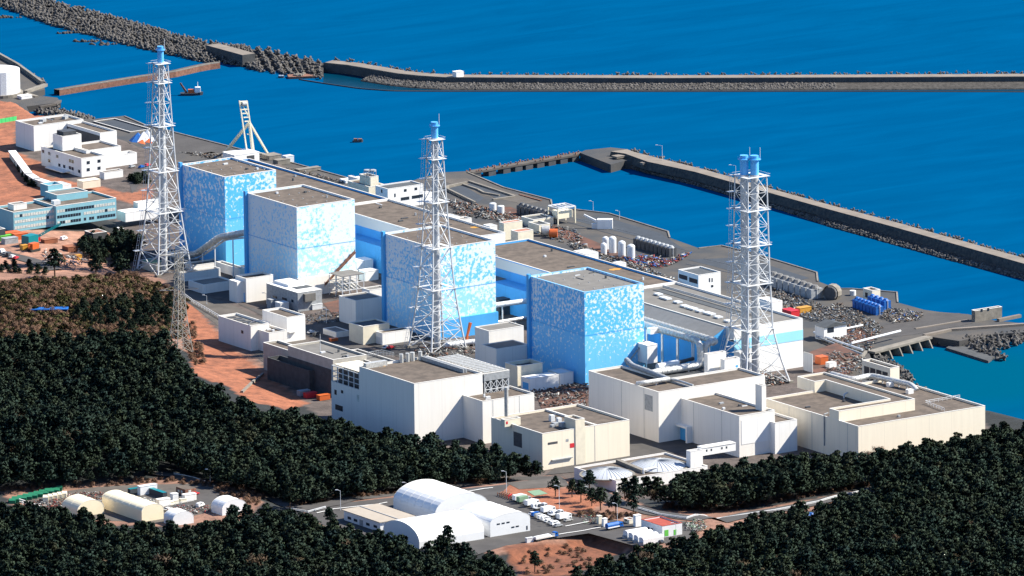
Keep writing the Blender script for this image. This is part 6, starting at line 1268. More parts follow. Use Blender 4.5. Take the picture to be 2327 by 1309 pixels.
mb.add(v, [(j*n+i, j*n+i+1, (j+1)*n+i+1, (j+1)*n+i) for j in range(3) for i in range(n-1)]); t = mb.build('armour_bank', M['rock']); tag(t, 'dark rubble core of the tetrapod bank at the upper left', 'breakwater core')
scatter(TL, CL, lambda s_: .3+4.2*min(1, s_*1.15), 3.3)
def band(px1, px2, z1, z2, sp, zo=0.):
    a, b_ = line_w(px1, z1), line_w(px2, z2); scatter(a, b_, lambda s_: z1+(z2-z1)*s_+zo, sp)
IO = offs(L0, 10.5); I2 = offs(L0, 14); scatter(IO, I2, lambda s_: 5.9-s_*3, 1.9, .62)
RO, R2_ = offs(REp, 1.5), offs(REp, 6); scatter(RO, R2_, lambda s_: 7.0-s_*3, 2.3, .72)
band([(2190,772), (2250,762), (2340,752)], [(2180,784), (2260,800), (2340,770)], 3, 1, 2.7)
band([(2200,785), (2250,800), (2290,812)], [(2215,800), (2255,812), (2275,822)], 1.5, 0.2, 2.7)
band([(1988,815), (2040,840), (2064,856)], [(2000,810), (2055,842), (2072,866)], 3.5, .2, 2.8)
band([(2020,862), (2080,888), (2140,915)], [(2040,858), (2095,885), (2160,912)], 3.5, .2, 3.0)
band([(2100,782), (2140,780), (2150,784)], [(2105,786), (2140,786), (2150,790)], .5, -.2, 3)
band([(75,252), (130,262), (190,272), (205,280)], [(90,245), (145,252), (200,266), (215,272)], 2.5, .6, 3.2)
band([(30,150), (60,168), (95,190)], [(34,148), (64,166), (98,188)], 3, 2, 3.2)
sp = np.array(spots); ssc = sp[:, 3]; sp = sp[:, :3]; dist = np.linalg.norm(sp-CP, axis=1); vis = proj(sp); inside = (vis[:, 0] > -5) & (vis[:, 0] < W+5) & (vis[:, 1] > -5)
order = np.argsort(np.where(inside, dist, 1e9)); near = order[:296]; rest = order[296:]
def lab_t(x, y, u, v):
    if u > 1960: return 'grey concrete tetrapod on the bank by the outfall inlet', 'tetrapods by the outfall inlet'
    if v < 200 and u < 740: return 'grey concrete tetrapod in the bank at the upper left', 'tetrapods of the upper left bank'
    if v < 230: return 'grey concrete tetrapod behind the outer breakwater road', 'tetrapods behind the outer breakwater'
    if u < 400: return 'grey concrete tetrapod on the shore by the northern white halls', 'tetrapods on the north shore'
    return 'grey concrete tetrapod on the seaward side of the harbour mole', 'tetrapods along the harbour mole'
for i in near:
    o = bpy.data.objects.new('tetrapod', TM); COL.objects.link(o); o.location = tuple(sp[i]); o.rotation_euler = (random.random()*6, random.random()*6, random.random()*6); o.scale = (ssc[i],)*3
    l, g = lab_t(*sp[i][:2], *vis[i]); tag(o, l, 'tetrapod', g)
def rotm(k):
    q = rng.normal(size=(k, 4)); q /= np.linalg.norm(q, axis=1)[:, None]; a, b_, c, d = q.T
    return np.stack([np.stack([1-2*(c*c+d*d), 2*(b_*c-a*d), 2*(b_*d+a*c)], -1), np.stack([2*(b_*c+a*d), 1-2*(b_*b_+d*d), 2*(c*d-a*b_)], -1), np.stack([2*(b_*d-a*c), 2*(c*d+a*b_), 1-2*(b_*b_+c*c)], -1)], 1)
def mass(name, base_v, base_f, pts, Rm, sc, mats, label, cat, mi=None):
    k = len(pts); V = np.einsum('kij,nj->kni', Rm, base_v)*sc[:, None, None]+pts[:, None, :]; nv = len(base_v)
    ls = np.array([len(f) for f in base_f]); flat = np.concatenate([np.array(f) for f in base_f]); LI = (flat[None]+(np.arange(k)*nv)[:, None]).ravel(); LT = np.tile(ls, k)
    me = bpy.data.meshes.new(name); me.vertices.add(k*nv); me.vertices.foreach_set('co', V.astype(np.float32).ravel()); me.loops.add(len(LI)); me.loops.foreach_set('vertex_index', LI.astype(np.int32))
    me.polygons.add(len(LT)); me.polygons.foreach_set('loop_start', np.r_[0, np.cumsum(LT)[:-1]].astype(np.int32))
    for q in mats: me.materials.append(q)
    if mi is not None: me.polygons.foreach_set('material_index', np.repeat(mi, len(base_f)).astype(np.int32))
    me.update(); o = bpy.data.objects.new(name, me); COL.objects.link(o); return tag(o, label, cat, kind='stuff')
kr = len(rest); mass('tetrapod_mass', tv, tf, sp[rest], rotm(kr), ssc[rest], [M['tetra']], 'mass of grey tetrapods along the breakwaters', 'tetrapods')
# small stones of the berms and slopes
ico = []; g_ = bmesh.new(); bmesh.ops.create_icosphere(g_, subdivisions=1, radius=1); iv = np.array([v_.co[:] for v_ in g_.verts])*np.array([1, .8, .6]); if_ = [tuple(x.index for x in f_.verts) for f_ in g_.faces]; g_.free()
def stones(la, lb, za, zb, n, s0, s1, m, name, label):
    pts = []; seg = [(b_-a).length for a, b_ in zip(la[:-1], la[1:])]; tot = sum(seg)
    for i, L_ in enumerate(seg):
        for _ in range(int(n*L_/tot)):
            f = random.random(); s_ = random.random(); p = la[i].lerp(la[i+1], f).lerp(lb[i].lerp(lb[i+1], f), s_); pts.append((p.x, p.y, za+(zb-za)*s_))
    pts = np.array(pts); k = len(pts); mass(name, iv, if_, pts, rotm(k), rng.uniform(s0, s1, k), [M[m]], label, 'rubble')
st2 = L0[2:9]; stones(offs(st2, -1.2), offs(st2, -9.5), 2.3, .5, 2600, .5, 1.2, 'tetra', 'rubble_stones', 'band of rubble stones at the foot of the outer breakwater wall')
stones(M1_[1:], TWp[1:], 1.8, .1, 2200, .4, 1.1, 'tetra', 'rubble_stones', 'pale rubble stones along the waterline of the harbour mole'); stones(WB[1:], M1_[1:], 2.4, 1.8, 700, .3, .8, 'rock', 'rubble_stones', 'scattered stones on the dark berm of the harbour mole')
for u, v, n_, r_ in ((10, 40, 26, 5), (150, 76, 22, 4.5), (200, 95, 20, 5), (240, 101, 20, 5)):
    c = P(u, v, 0); mb = MB(); g_ = rng.normal(size=(n_, 2))
    pts = np.c_[c[0]+g_[:, 0]*r_*.9, c[1]-g_[:, 0]*r_*.5+g_[:, 1]*r_*.3, rng.uniform(-.3, .4, n_)]; mass('reef', iv, if_, pts, rotm(n_), rng.uniform(.8, 1.8, n_), [M['rock']], 'dark reef patch %s in the water behind the groyne' % {10: 'at the left edge', 150: 'left of the others', 200: 'in the middle', 240: 'right of the others'}[u], 'reef')

# ------------------------------------------------------------------ wreckage and scrap
bxv = np.array([(x, y, z) for z in (-.5, .5) for x, y in ((-.5, -.5), (.5, -.5), (.5, .5), (-.5, .5))]); bxf = [(0,3,2,1), (4,5,6,7), (0,1,5,4), (1,2,6,5), (2,3,7,6), (3,0,4,7)]
def debris(name, px, z, n, cols_, label, s=1., hmax=1.6):
    pl = PP(px, z); xs = [p[0] for p in pl]; ys = [p[1] for p in pl]; q = np.c_[rng.uniform(min(xs), max(xs), n*6), rng.uniform(min(ys), max(ys), n*6)]; q = q[inpoly(q, pl)][:n]; k = len(q)
    cl = rng.uniform(0, 1, (max(3, k//14), 2)); cl = np.c_[min(xs)+cl[:, 0]*(max(xs)-min(xs)), min(ys)+cl[:, 1]*(max(ys)-min(ys))]
    d = np.sqrt(((q[:, None]-cl[None])**2).sum(-1)).min(1); hh = hmax*np.exp(-d/4)*rng.uniform(.2, 1, k)
    dims = np.c_[rng.uniform(.5, 4.2, k)*rng.uniform(.4, 1, k), rng.uniform(.12, .9, k), rng.uniform(.1, .7, k)]*s; a = rng.uniform(0, 6.28, k); b_ = rng.normal(0, .35, k)
    Rz = np.zeros((k, 3, 3)); Rz[:, 0, 0] = np.cos(a)*np.cos(b_); Rz[:, 0, 1] = -np.sin(a); Rz[:, 0, 2] = np.cos(a)*np.sin(b_); Rz[:, 1, 0] = np.sin(a)*np.cos(b_); Rz[:, 1, 1] = np.cos(a); Rz[:, 1, 2] = np.sin(a)*np.sin(b_); Rz[:, 2, 0] = -np.sin(b_); Rz[:, 2, 2] = np.cos(b_)
    Rz = Rz*dims[:, None, :]; mi = rng.integers(0, len(cols_), k); mass(name, bxv, bxf, np.c_[q, z+.2+hh], Rz, np.ones(k), [M[c] for c in cols_], label, 'debris', mi)
gx = ['scr1', 'scr2', 'scr3', 'scr4', 'scr1', 'scr2', 'scr1', 'tetra', 'scr5', 'rock', 'scr4']
debris('wreckage', [(1750,655), (1800,672), (1880,700), (1900,690), (1950,710), (2010,745), (1990,765), (1930,742), (1860,735), (1830,720), (1780,700)], 4.1, 1150, gx, 'field of grey wreckage between the right stack and the blue wrapped blocks', .85, 1.8)
debris('wreckage', [(2010,702), (2050,708), (2100,715), (2090,728), (2030,735), (2000,722)], 4.1, 380, gx+['bluet', 'scr3'], 'heap of scrap with blue bits right of the blue wrapped blocks', .8, 2.2)
debris('wreckage', [(1290,555), (1330,560), (1400,590), (1470,610), (1540,640), (1500,640), (1420,612), (1330,585)], 4.1, 620, gx, 'grey wreckage strip around the domed tanks', 1.0, 2.2)
debris('wreckage', [(1410,585), (1440,580), (1520,590), (1560,578), (1580,572), (1545,595), (1500,610), (1440,605)], 4.1, 420, ['scrr', 'rust', 'scr1', 'scr3', 'scrr', 'bluet', 'scr2'], 'red and blue wreckage right of the domed tanks', 1.0, 1.8)
debris('wreckage', [(1010,455), (1080,465), (1130,480), (1200,500), (1180,520), (1120,500), (1040,490)], 4.1, 520, ['rust', 'scr4', 'scr1', 'scr2', 'scr3', 'dirt', 'scr1'], 'rusty wreckage beyond the middle turbine roof', 1.0, 1.6)
debris('wreckage', [(1180,488), (1230,505), (1300,520), (1330,545), (1300,560), (1240,540), (1190,515)], 4.1, 260, gx, 'grey wreckage around the grey drum', .9, 1.4)
debris('wreckage', [(1860,735), (1940,745), (2000,765), (1975,800), (1900,800), (1860,770)], 4.6, 480, gx+['rust', 'dirt'], 'brown and grey wreckage between the gabled house and the outfall', .9, 1.3)
debris('wreckage', [(1880,800), (1950,805), (1980,830), (1950,850), (1880,850)], 10.1, 240, gx, 'grey pipes and scrap on the road right of the right stack', 1., 1.)
debris('wreckage', [(1190,870), (1240,880), (1335,868), (1340,900), (1330,960), (1240,930), (1215,905)], 10.2, 480, ['scr2', 'scr1', 'scr4', 'dirt', 'scr3', 'tetra', 'scr1'], 'mixed rubble in front of the nearest reactor hall', .9, 1.8)
debris('wreckage', [(1690,840), (1750,850), (1800,870), (1740,880), (1700,860)], 10.2, 260, ['scr3', 'scr1', 'scr1', 'rust', 'scr2'], 'pipes and frames around the foot of the right stack', 1., 3.)
debris('wreckage', [(640,695), (700,715), (740,705), (800,720), (760,735), (690,735)], 10.3, 160, gx, 'equipment litter in front of the grey yard building', .8, 1.)
debris('wreckage', [(1010,770), (1080,775), (1090,800), (1050,815), (960,810), (940,800)], 10.3, 300, ['scr3', 'scr1', 'rust', 'scr2', 'scr1'], 'equipment litter around the foot of the middle stack', .9, 1.8)
debris('wreckage', [(640,378), (700,392), (860,432), (800,420), (700,400), (640,385)], 4.2, 160, gx, 'litter on the far quay beyond the turbine roofs', .8, .8)
debris('wreckage', [(400,345), (500,352), (560,365), (480,360)], 4.2, 120, gx, 'litter on the far apron behind the first reactor hall', .8, .8)
debris('wreckage', [(1740,690), (1830,705), (1850,730), (1830,725), (1790,712)], 4.2, 160, gx, 'scrap behind the end of the pale turbine hall', .8, 1.)
debris('scrap_heap', [(52,1148), (118,1128), (150,1120), (236,1122), (240,1140), (180,1152), (110,1162)], 30.1, 700, ['rust', 'scr1', 'scr3', 'scrr', 'scr4', 'rust', 'scr2'], 'red and grey scrap heap in the left clearing', .62, 1.3)
debris('scrap_heap', [(312,1132), (350,1136), (352,1150), (320,1146)], 30.1, 120, ['scr3', 'scr1', 'scr2'], 'grey steel scrap beside the long cream tent', .6, 1.)
debris('scrap_heap', [(376,1156), (440,1148), (500,1150), (470,1166), (390,1172)], 30.1, 200, ['scr3', 'scr1', 'rust', 'scrr', 'scr2'], 'pallets and red frames at the bottom of the left clearing', .6, 1.3)
debris('scrap_heap', [(1555,1190), (1590,1182), (1612,1198), (1590,1215), (1560,1205)], 28.1, 200, ['scr3', 'scr4', 'scr1', 'gpool'], 'pale scrap heap right of the red roofed house', .6, 1.6)
debris('scrap_heap', [(1318,1172), (1380,1172), (1385,1190), (1330,1192)], 28.1, 90, ['rust', 'scrr', 'gpool', 'scr3', 'scr1'], 'small red and green litter left of the blue tank truck', .6, 1.)
debris('scrap_heap', [(100,570), (200,590), (180,605), (100,600)], 16.2, 140, ['rust', 'dirt2', 'scr3', 'scr3', 'scr1'], 'timber and spoil between the dark trees and the office road', .9, 1.2)

# ------------------------------------------------------------------ trees
def leaf_mat(name, cols_, var=.35):
    m = bpy.data.materials.new(name); m.use_nodes = True; n = m.node_tree; b = n.nodes['Principled BSDF']; b.inputs['Roughness'].default_value = .85; b.inputs['Specular IOR Level'].default_value = .15
    oi = n.nodes.new('ShaderNodeObjectInfo'); g = n.nodes.new('ShaderNodeNewGeometry'); no = n.nodes.new('ShaderNodeTexNoise'); no.inputs['Scale'].default_value = .022; no.inputs['Detail'].default_value = 4; n.links.new(g.outputs[0], no.inputs[0])
    n3 = n.nodes.new('ShaderNodeTexNoise'); n3.inputs['Scale'].default_value = .9; n3.inputs['Detail'].default_value = 2; n.links.new(g.outputs[0], n3.inputs[0])
    ad = n.nodes.new('ShaderNodeMath'); ad.operation = 'MULTIPLY_ADD'; ad.inputs[1].default_value = .45; n.links.new(oi.outputs['Random'], ad.inputs[0]); 
    a2 = n.nodes.new('ShaderNodeMath'); a2.operation = 'MULTIPLY'; a2.inputs[1].default_value = .62; n.links.new(no.outputs[0], a2.inputs[0]); n.links.new(a2.outputs[0], ad.inputs[2])
    rp = n.nodes.new('ShaderNodeValToRGB'); k = len(cols_)
    while len(rp.color_ramp.elements) < k: rp.color_ramp.elements.new(.5)
    for i, c in enumerate(cols_): rp.color_ramp.elements[i].position = .12+.76*i/(k-1); rp.color_ramp.elements[i].color = (*c, 1)
    n.links.new(ad.outputs[0], rp.inputs[0]); mr = n.nodes.new('ShaderNodeMapRange'); mr.inputs[1].default_value = .3; mr.inputs[2].default_value = .7; mr.inputs[3].default_value = .75; mr.inputs[4].default_value = 1.3; n.links.new(n3.outputs[0], mr.inputs[0])
    vm = n.nodes.new('ShaderNodeVectorMath'); vm.operation = 'SCALE'; n.links.new(rp.outputs[0], vm.inputs[0]); n.links.new(mr.outputs[0], vm.inputs['Scale']); n.links.new(vm.outputs[0], b.inputs['Base Color']); return m
LM = leaf_mat('pine_needles', [(.005, .018, .022), (.012, .028, .024), (.026, .040, .024), (.014, .030, .024), (.042, .046, .026)])
WM = leaf_mat('winter_twigs', [(.045, .035, .026), (.075, .055, .04), (.06, .05, .03), (.09, .06, .045)])
BM_ = leaf_mat('bare_twigs', [(.12, .075, .055), (.19, .115, .08), (.15, .095, .07), (.24, .15, .105)])
GM = leaf_mat('scrub_leaves', [(.03, .04, .015), (.06, .06, .025), (.10, .07, .035)])
def crown_mesh(name, kind, seed):
    r = np.random.default_rng(seed); H_ = 9.5; V = []; 
    if kind == 'pine': nl, nq = 15, 62
    elif kind in ('bare', 'winter'): nl, nq = 9, 60
    else: nl, nq = 8, 40
    cs = []
    for i in range(nl):
        if kind == 'pine': t_ = (i+.5)/nl; z = H_*(.34+.62*t_); rad = 3.3*(1-.80*max(0, t_-.25))*r.uniform(.55, 1.1); a = i*2.4+r.uniform(-.5, .5); d = rad*r.uniform(.35, .75); cs.append((d*math.cos(a), d*math.sin(a), z, rad*.62, .62))
        elif kind in ('bare', 'winter'): z = H_*r.uniform(.45, .85); a = r.uniform(0, 6.28); d = r.uniform(0, 2.2); cs.append((d*math.cos(a), d*math.sin(a), z, 1.8, 1.))
        else: z = r.uniform(.5, 1.8); a = r.uniform(0, 6.28); d = r.uniform(0, 1.8); cs.append((d*math.cos(a), d*math.sin(a), z, 1.3, .8))
    Q = []; NN = []
    for cx, cy, cz, rr, fl in cs:
        p = r.normal(size=(nq, 3)); p /= np.linalg.norm(p, axis=1)[:, None]; p[:, 2] = np.where(p[:, 2] < -.3, -p[:, 2], p[:, 2]); p *= (rr*r.uniform(.55, 1.05, nq))[:, None]; p[:, 2] *= fl; nn_ = p/np.linalg.norm(p, axis=1)[:, None]+np.array([cx, cy, cz-H_*.6])*.12; p += (cx, cy, cz); Q.append(p); NN.append(nn_)
    Q = np.concatenate(Q); k = len(Q); s_ = r.uniform(.24, .50, k) if kind == 'pine' else (r.uniform(.5, .95, k) if kind in ('bare', 'winter') else r.uniform(.3, .6, k))
    rv = r.normal(size=(k, 3)); rv[:, 2] *= .8; u_ = np.cross(rv, r.normal(size=(k, 3))); u_ /= np.linalg.norm(u_, axis=1)[:, None]; v_ = np.cross(rv, u_); v_ /= np.linalg.norm(v_, axis=1)[:, None]
    if kind in ('bare', 'winter'): v_ = v_*(.13 if kind == 'bare' else .3)
    V = np.stack([Q-u_*s_[:, None]-v_*s_[:, None]*.6, Q+u_*s_[:, None]-v_*s_[:, None]*.4, Q+v_*s_[:, None]], 1).reshape(-1, 3)
    me = bpy.data.meshes.new(name); me.from_pydata(V.tolist(), [], [(3*i, 3*i+1, 3*i+2) for i in range(k)]); me.materials.append({'pine': LM, 'bare': BM_, 'winter': WM}.get(kind, GM)); me.update()
    NN = np.concatenate(NN)+r.normal(0, .25, (k, 3)); NN /= np.linalg.norm(NN, axis=1)[:, None]; me.normals_split_custom_set(np.repeat(NN, 3, 0).tolist()); return me
def trunk_mesh(h, limbs):
    mb = MB(); mb.bar((0, 0, -1), (.15, .1, h*.55), .30, 6, r2=.2).bar((.15, .1, h*.55), (0, 0, h*.93), .2, 5, r2=.05)
    for i in range(limbs): a = i*2.4; z = h*(.4+.5*i/limbs); mb.bar((0, 0, z), (1.9*math.cos(a), 1.9*math.sin(a), z+.9), .09, 4, r2=.03)
    me = bpy.data.meshes.new('trunk'); me.from_pydata(mb.v, [], mb.f); me.materials.append(M['trunk']); me.update(); return me
CR = [crown_mesh('pine_crown', 'pine', 10+i) for i in range(6)]; CB = [crown_mesh('bare_crown', 'bare', 40+i) for i in range(2)]; CD = [crown_mesh('winter_crown', 'winter', 50+i) for i in range(2)]; CS = [crown_mesh('bush_foliage', 'bush', 60+i) for i in range(3)]
TRK = trunk_mesh(9.5, 6)
FOR = [ # base polygons in picture space (where trunks stand)
 [(-40,812), (60,806), (150,800), (300,802), (360,806), (395,830), (425,872), (455,910), (520,948), (600,976), (690,992), (750,1004), (850,1028), (950,1045), (1040,1055), (1120,1072), (1225,1098), (1235,1100), (1140,1102), (1030,1112), (880,1128), (760,1146), (690,1158), (620,1142), (570,1128), (480,1103), (400,1080), (365,1072), (340,1098), (230,1104), (110,1114), (-40,1122)],
 [(-40,1190), (60,1200), (140,1212), (225,1226), (300,1246), (400,1250), (460,1234), (540,1214), (620,1208), (700,1208), (760,1242), (850,1266), (960,1292), (1060,1292), (1140,1320), (1180,1400), (-60,1400)],
 [(1262,1112), (1330,1124), (1400,1146), (1500,1152), (1570,1132), (1640,1112), (1700,1100), (1850,1092), (1950,1094), (2060,1074), (2140,1056), (2230,1030), (2330,1018), (2420,1030), (2450,1420), (1290,1420), (1300,1345), (1400,1308), (1490,1288), (1600,1268), (1650,1250), (1720,1228), (1830,1205), (1990,1165), (1990,1108), (1860,1132), (1700,1160), (1580,1168), (1480,1156), (1400,1146), (1330,1124)]]
xs = np.arange(-620, 260, 5.0); ys = np.arange(-680, 420, 5.0); gx_, gy_ = np.meshgrid(xs, ys); xy = np.stack([gx_.ravel(), gy_.ravel()], 1)+rng.uniform(-2.1, 2.1, (gx_.size, 2))
hh = hfun(xy); pr_ = proj(np.c_[xy, hh]); keep = np.zeros(len(xy), bool)
for pl in FOR: keep |= inpoly(pr_, pl)
keep &= (pr_[:, 0] > -60) & (pr_[:, 0] < W+60) & (pr_[:, 1] < 1385)
for pl in (PP([(1740,1172),(1800,1160),(1860,1160),(1850,1195),(1760,1200)], 22.), PP([(690,1150),(900,1124),(1150,1092),(1265,1082),(1345,1104),(1450,1150),(1600,1168),(1640,1192),(1560,1236),(1430,1246),(1340,1225),(1180,1252),(960,1262),(770,1215),(690,1180)], 28.),): keep &= ~inpoly(xy, pl)
xy, hh, pr_ = xy[keep], hh[keep], pr_[keep]
dd = np.linalg.norm(np.c_[xy, hh]-CP, axis=1); infr = (pr_[:, 0] > 0) & (pr_[:, 0] < W) & (pr_[:, 1] < 1340); od = np.argsort(np.where(infr, dd, 1e9)); print('trees', len(xy))
NEAR = od[:180]; REST = od[180:]
def tree(x, y, z, mesh, s_, label, group=None, cat='tree', name='pine_tree', rz=None, hz_=1.):
    t = thing(name, label, cat, (x, y, z), group); c = bpy.data.objects.new('crown', mesh); COL.objects.link(c); c.parent = t
    k = bpy.data.objects.new('trunk', TRK); COL.objects.link(k); k.parent = t; t.scale = (s_, s_, s_*hz_); t.rotation_euler = (0, 0, random.random()*6.28 if rz is None else rz); return t
for j, i in enumerate(NEAR):
    b_ = random.random() < .05; u = pr_[i][0]; side = 'left' if u < 800 else ('middle' if u < 1290 else 'right')
    lb = ('bare brown tree' if b_ else 'dark green pine')+' in the dense forest along the %s of the bottom edge' % side
    tree(*xy[i], hh[i], random.choice(CD) if b_ else random.choice(CR), random.uniform(.82, 1.5), lb, ('bare trees' if b_ else 'pines')+' at the bottom edge, '+side)
# the rest of the forest: instanced as one mass
def forest(name, pts, meshes, label, s0, s1, tall=1.):
    me = bpy.data.meshes.new(name); me.vertices.add(len(pts)); me.vertices.foreach_set('co', np.asarray(pts, np.float32).ravel())
    o = bpy.data.objects.new(name, me); COL.objects.link(o); tag(o, label, 'forest', kind='stuff')
    ng = bpy.data.node_groups.new(name, 'GeometryNodeTree'); ng.interface.new_socket('Geometry', in_out='INPUT', socket_type='NodeSocketGeometry'); ng.interface.new_socket('Geometry', in_out='OUTPUT', socket_type='NodeSocketGeometry')
    N_in = ng.nodes.new('NodeGroupInput'); N_out = ng.nodes.new('NodeGroupOutput'); gg = ng.nodes.new('GeometryNodeGeometryToInstance')
    for h_ in meshes:
        oi = ng.nodes.new('GeometryNodeObjectInfo'); oi.inputs[0].default_value = h_; oi.transform_space = 'ORIGINAL'; ng.links.new(oi.outputs['Geometry'], gg.inputs[0])
    ip = ng.nodes.new('GeometryNodeInstanceOnPoints'); ip.inputs['Pick Instance'].default_value = True
    rr = ng.nodes.new('FunctionNodeRandomValue'); rr.data_type = 'FLOAT_VECTOR'; rr.inputs[0].default_value = (-.08, -.08, 0); rr.inputs[1].default_value = (.08, .08, 6.28); ng.links.new(rr.outputs[0], ip.inputs['Rotation'])
    rs = ng.nodes.new('FunctionNodeRandomValue'); rs.data_type = 'FLOAT'; rs.inputs[2].default_value = s0; rs.inputs[3].default_value = s1; rs.inputs['Seed'].default_value = 5; ng.links.new(rs.outputs[1], ip.inputs['Scale'])
    ng.links.new(N_in.outputs[0], ip.inputs['Points']); ng.links.new(gg.outputs[0], ip.inputs['Instance']); ng.links.new(ip.outputs[0], N_out.inputs[0])
    md = o.modifiers.new('forest', 'NODES'); md.node_group = ng; return o
crowns = {}
for o in bpy.data.objects:
    if o.name.startswith('crown') and o.data.name not in crowns: crowns[o.data.name] = o
pin = [crowns[m.name] for m in CR if m.name in crowns]; bar_ = [crowns[m.name] for m in CD if m.name in crowns]
sel = rng.random(len(REST)) < .955; R_ = REST[sel]; R2b = REST[~sel]
forest('pine_forest', np.c_[xy[R_], hh[R_]], pin, 'dense dark pine forest covering the hillside', .82, 1.55); forest('bare_trees', np.c_[xy[R2b], hh[R2b]], bar_, 'scattered bare brown trees in the pine forest', .7, 1.05)
# single trees one can point to
for u, v, s_, m, lb in ((125, 628, 1.55, 0, 'large dark pine, leftmost of three on the plateau below the office'), (218, 634, 1.5, 1, 'large dark pine, middle of three on the plateau below the office'), (272, 640, 1.6, 2, 'large dark pine, rightmost of three on the plateau below the office'),
    (1018, 1250, 1.2, 3, 'lone pine silhouetted against the nearest white arched tent'), (1002, 1254, .8, 4, 'smaller pine beside the lone pine by the nearest tent'), (1262, 1128, 1.0, 2, 'lone pine on the orange earth patch'), (1215, 1300, 1., 1, 'pine at the corner of the sunken basin'),
    (1320, 1142, 1.1, 0, 'pine by the car park road'), (1345, 1150, .9, 3, 'smaller pine by the car park road'), (1365, 1160, 1.15, 4, 'pine left of the gate hut'), (1400, 1168, 1.1, 5, 'pine right behind the blue tank truck'), (1440, 1170, 1., 2, 'pine behind the gate hut'), (1300, 1130, .9, 1, 'pine at the top of the car park road'),
    (1340, 1120, 1.1, 3, 'pine just left of the domed basin'), (1420, 1135, 1.1, 0, 'pine below the left dome'), (750, 1200, 1., 1, 'pine left of the cream roofed prefab office'), (660, 1165, 1.5, 2, 'tall pine left of the road into the tent yard')):
    q = G(u, v); tree(*q, CR[m], s_, lb)
q = G(2000, 1072); tree(*q, CB[0], 1.35, 'leafless brown tree against the beige end wall', name='bare_tree'); q = G(1975, 1076); tree(*q, CB[1], 1.1, 'second leafless tree at the corner of the beige building', name='bare_tree')
# dark evergreen clump beside the left stack, bushes
def fill(px, z, sp_, meshes, s0, s1, label, kind_name, group, cap=300, tr=False):
    pl = px; u0, u1 = min(p[0] for p in pl), max(p[0] for p in pl); v0, v1 = min(p[1] for p in pl), max(p[1] for p in pl); cs = np.array([G(a, b_)[:2] for a in (u0, u1) for b_ in (v0, v1)])
    X, Y = np.meshgrid(np.arange(cs[:, 0].min()-20, cs[:, 0].max()+20, sp_), np.arange(cs[:, 1].min()-20, cs[:, 1].max()+20, sp_)); q = np.stack([X.ravel(), Y.ravel()], 1)+rng.uniform(-sp_*.45, sp_*.45, (X.size, 2)); h_ = hfun(q); p_ = proj(np.c_[q, h_]); q = np.c_[q, h_][inpoly(p_, pl)]
    return q
q = fill([(175,562), (215,548), (300,545), (322,560), (318,600), (295,612), (200,600)], 0, 4.6, CR, .8, 1.1, '', '', '')
for p in q[:120]: tree(*p, random.choice(CR), random.uniform(.6, .95), 'dark evergreen in the clump beside the foot of the left stack', 'evergreens beside the left stack')
q = fill([(296,408), (330,402), (338,416), (300,418)], 0, 3.4, CS, 1, 1, '', '', '')
for p in q[:12]: o = bpy.data.objects.new('bush', random.choice(CR)); COL.objects.link(o); o.location = tuple(p-np.array([0, 0, 3])); o.scale = (.8, .8, .75); tag(o, 'dark rounded bush on the orange bank beside the left stack', 'bush', 'bushes beside the left stack')
q = fill([(30,372), (45,372), (78,425), (70,428), (50,400)], 0, 3.4, CS, 1, 1, '', '', '')
for p in q[:30]: o = bpy.data.objects.new('bush', random.choice(CR)); COL.objects.link(o); o.location = tuple(p-np.array([0, 0, 2.4])); o.scale = (.55, .55, .6); tag(o, 'dark bush beside the zigzag covered walkway', 'bush', 'bushes beside the zigzag walkway')
q = fill([(0,596), (60,600), (120,618), (110,628), (0,622)], 0, 6, CS, 1, 1, '', '', '')
for p in q[:30]: o = bpy.data.objects.new('bush', random.choice(CR)); COL.objects.link(o); o.location = tuple(p-np.array([0, 0, 1.5])); o.scale = (.5, .5, .5); tag(o, 'small dark tree in the row at the edge of the plateau', 'bush', 'small trees along the plateau edge')
# brush: dry shrubs as mass
def bushobj(mesh, p, lb): o = bpy.data.objects.new('shrub', mesh); COL.objects.link(o); o.location = tuple(p); tag(o, lb, 'shrub'); return o
b1 = bushobj(CS[0], G(40, 660), 'dry shrub at the left end of the brush slope'); b2 = bushobj(CS[1], G(60, 690), 'dry shrub near the left end of the brush slope'); b3 = bushobj(CB[0], G(1020, 1122)-np.array([0, 0, 5]), 'brown shrub by the road behind the largest tent')
b4 = bushobj(CB[1], G(250, 680)-np.array([0, 0, 4.0]), 'brown leafless shrub in the middle of the brush slope')
q = fill([(0,645), (120,640), (300,632), (395,668), (425,700), (405,770), (300,778), (0,780)], 0, 2.6, 0, 0, 0, 0, 0, 0); q[:, 2] -= 3.6
sel = rng.random(len(q)) < .60; forest('brush', q[sel], [b4, b3], 'brown leafless brush covering the slope below the plateau', .5, .85)
q2 = q[~sel].copy(); q2[:, 2] += 3.5; forest('brush_green', q2, [b1, b2], 'greenish scrub mixed into the brush slope', .6, 1.3)
q = fill([(160,710), (280,690), (390,690), (392,750), (300,762), (180,745)], 0, 3.0, 0, 0, 0, 0, 0, 0); forest('scrub', q, [b1, b2]+pin[:1], 'yellow green scrub above the pine forest at left', .45, .8)
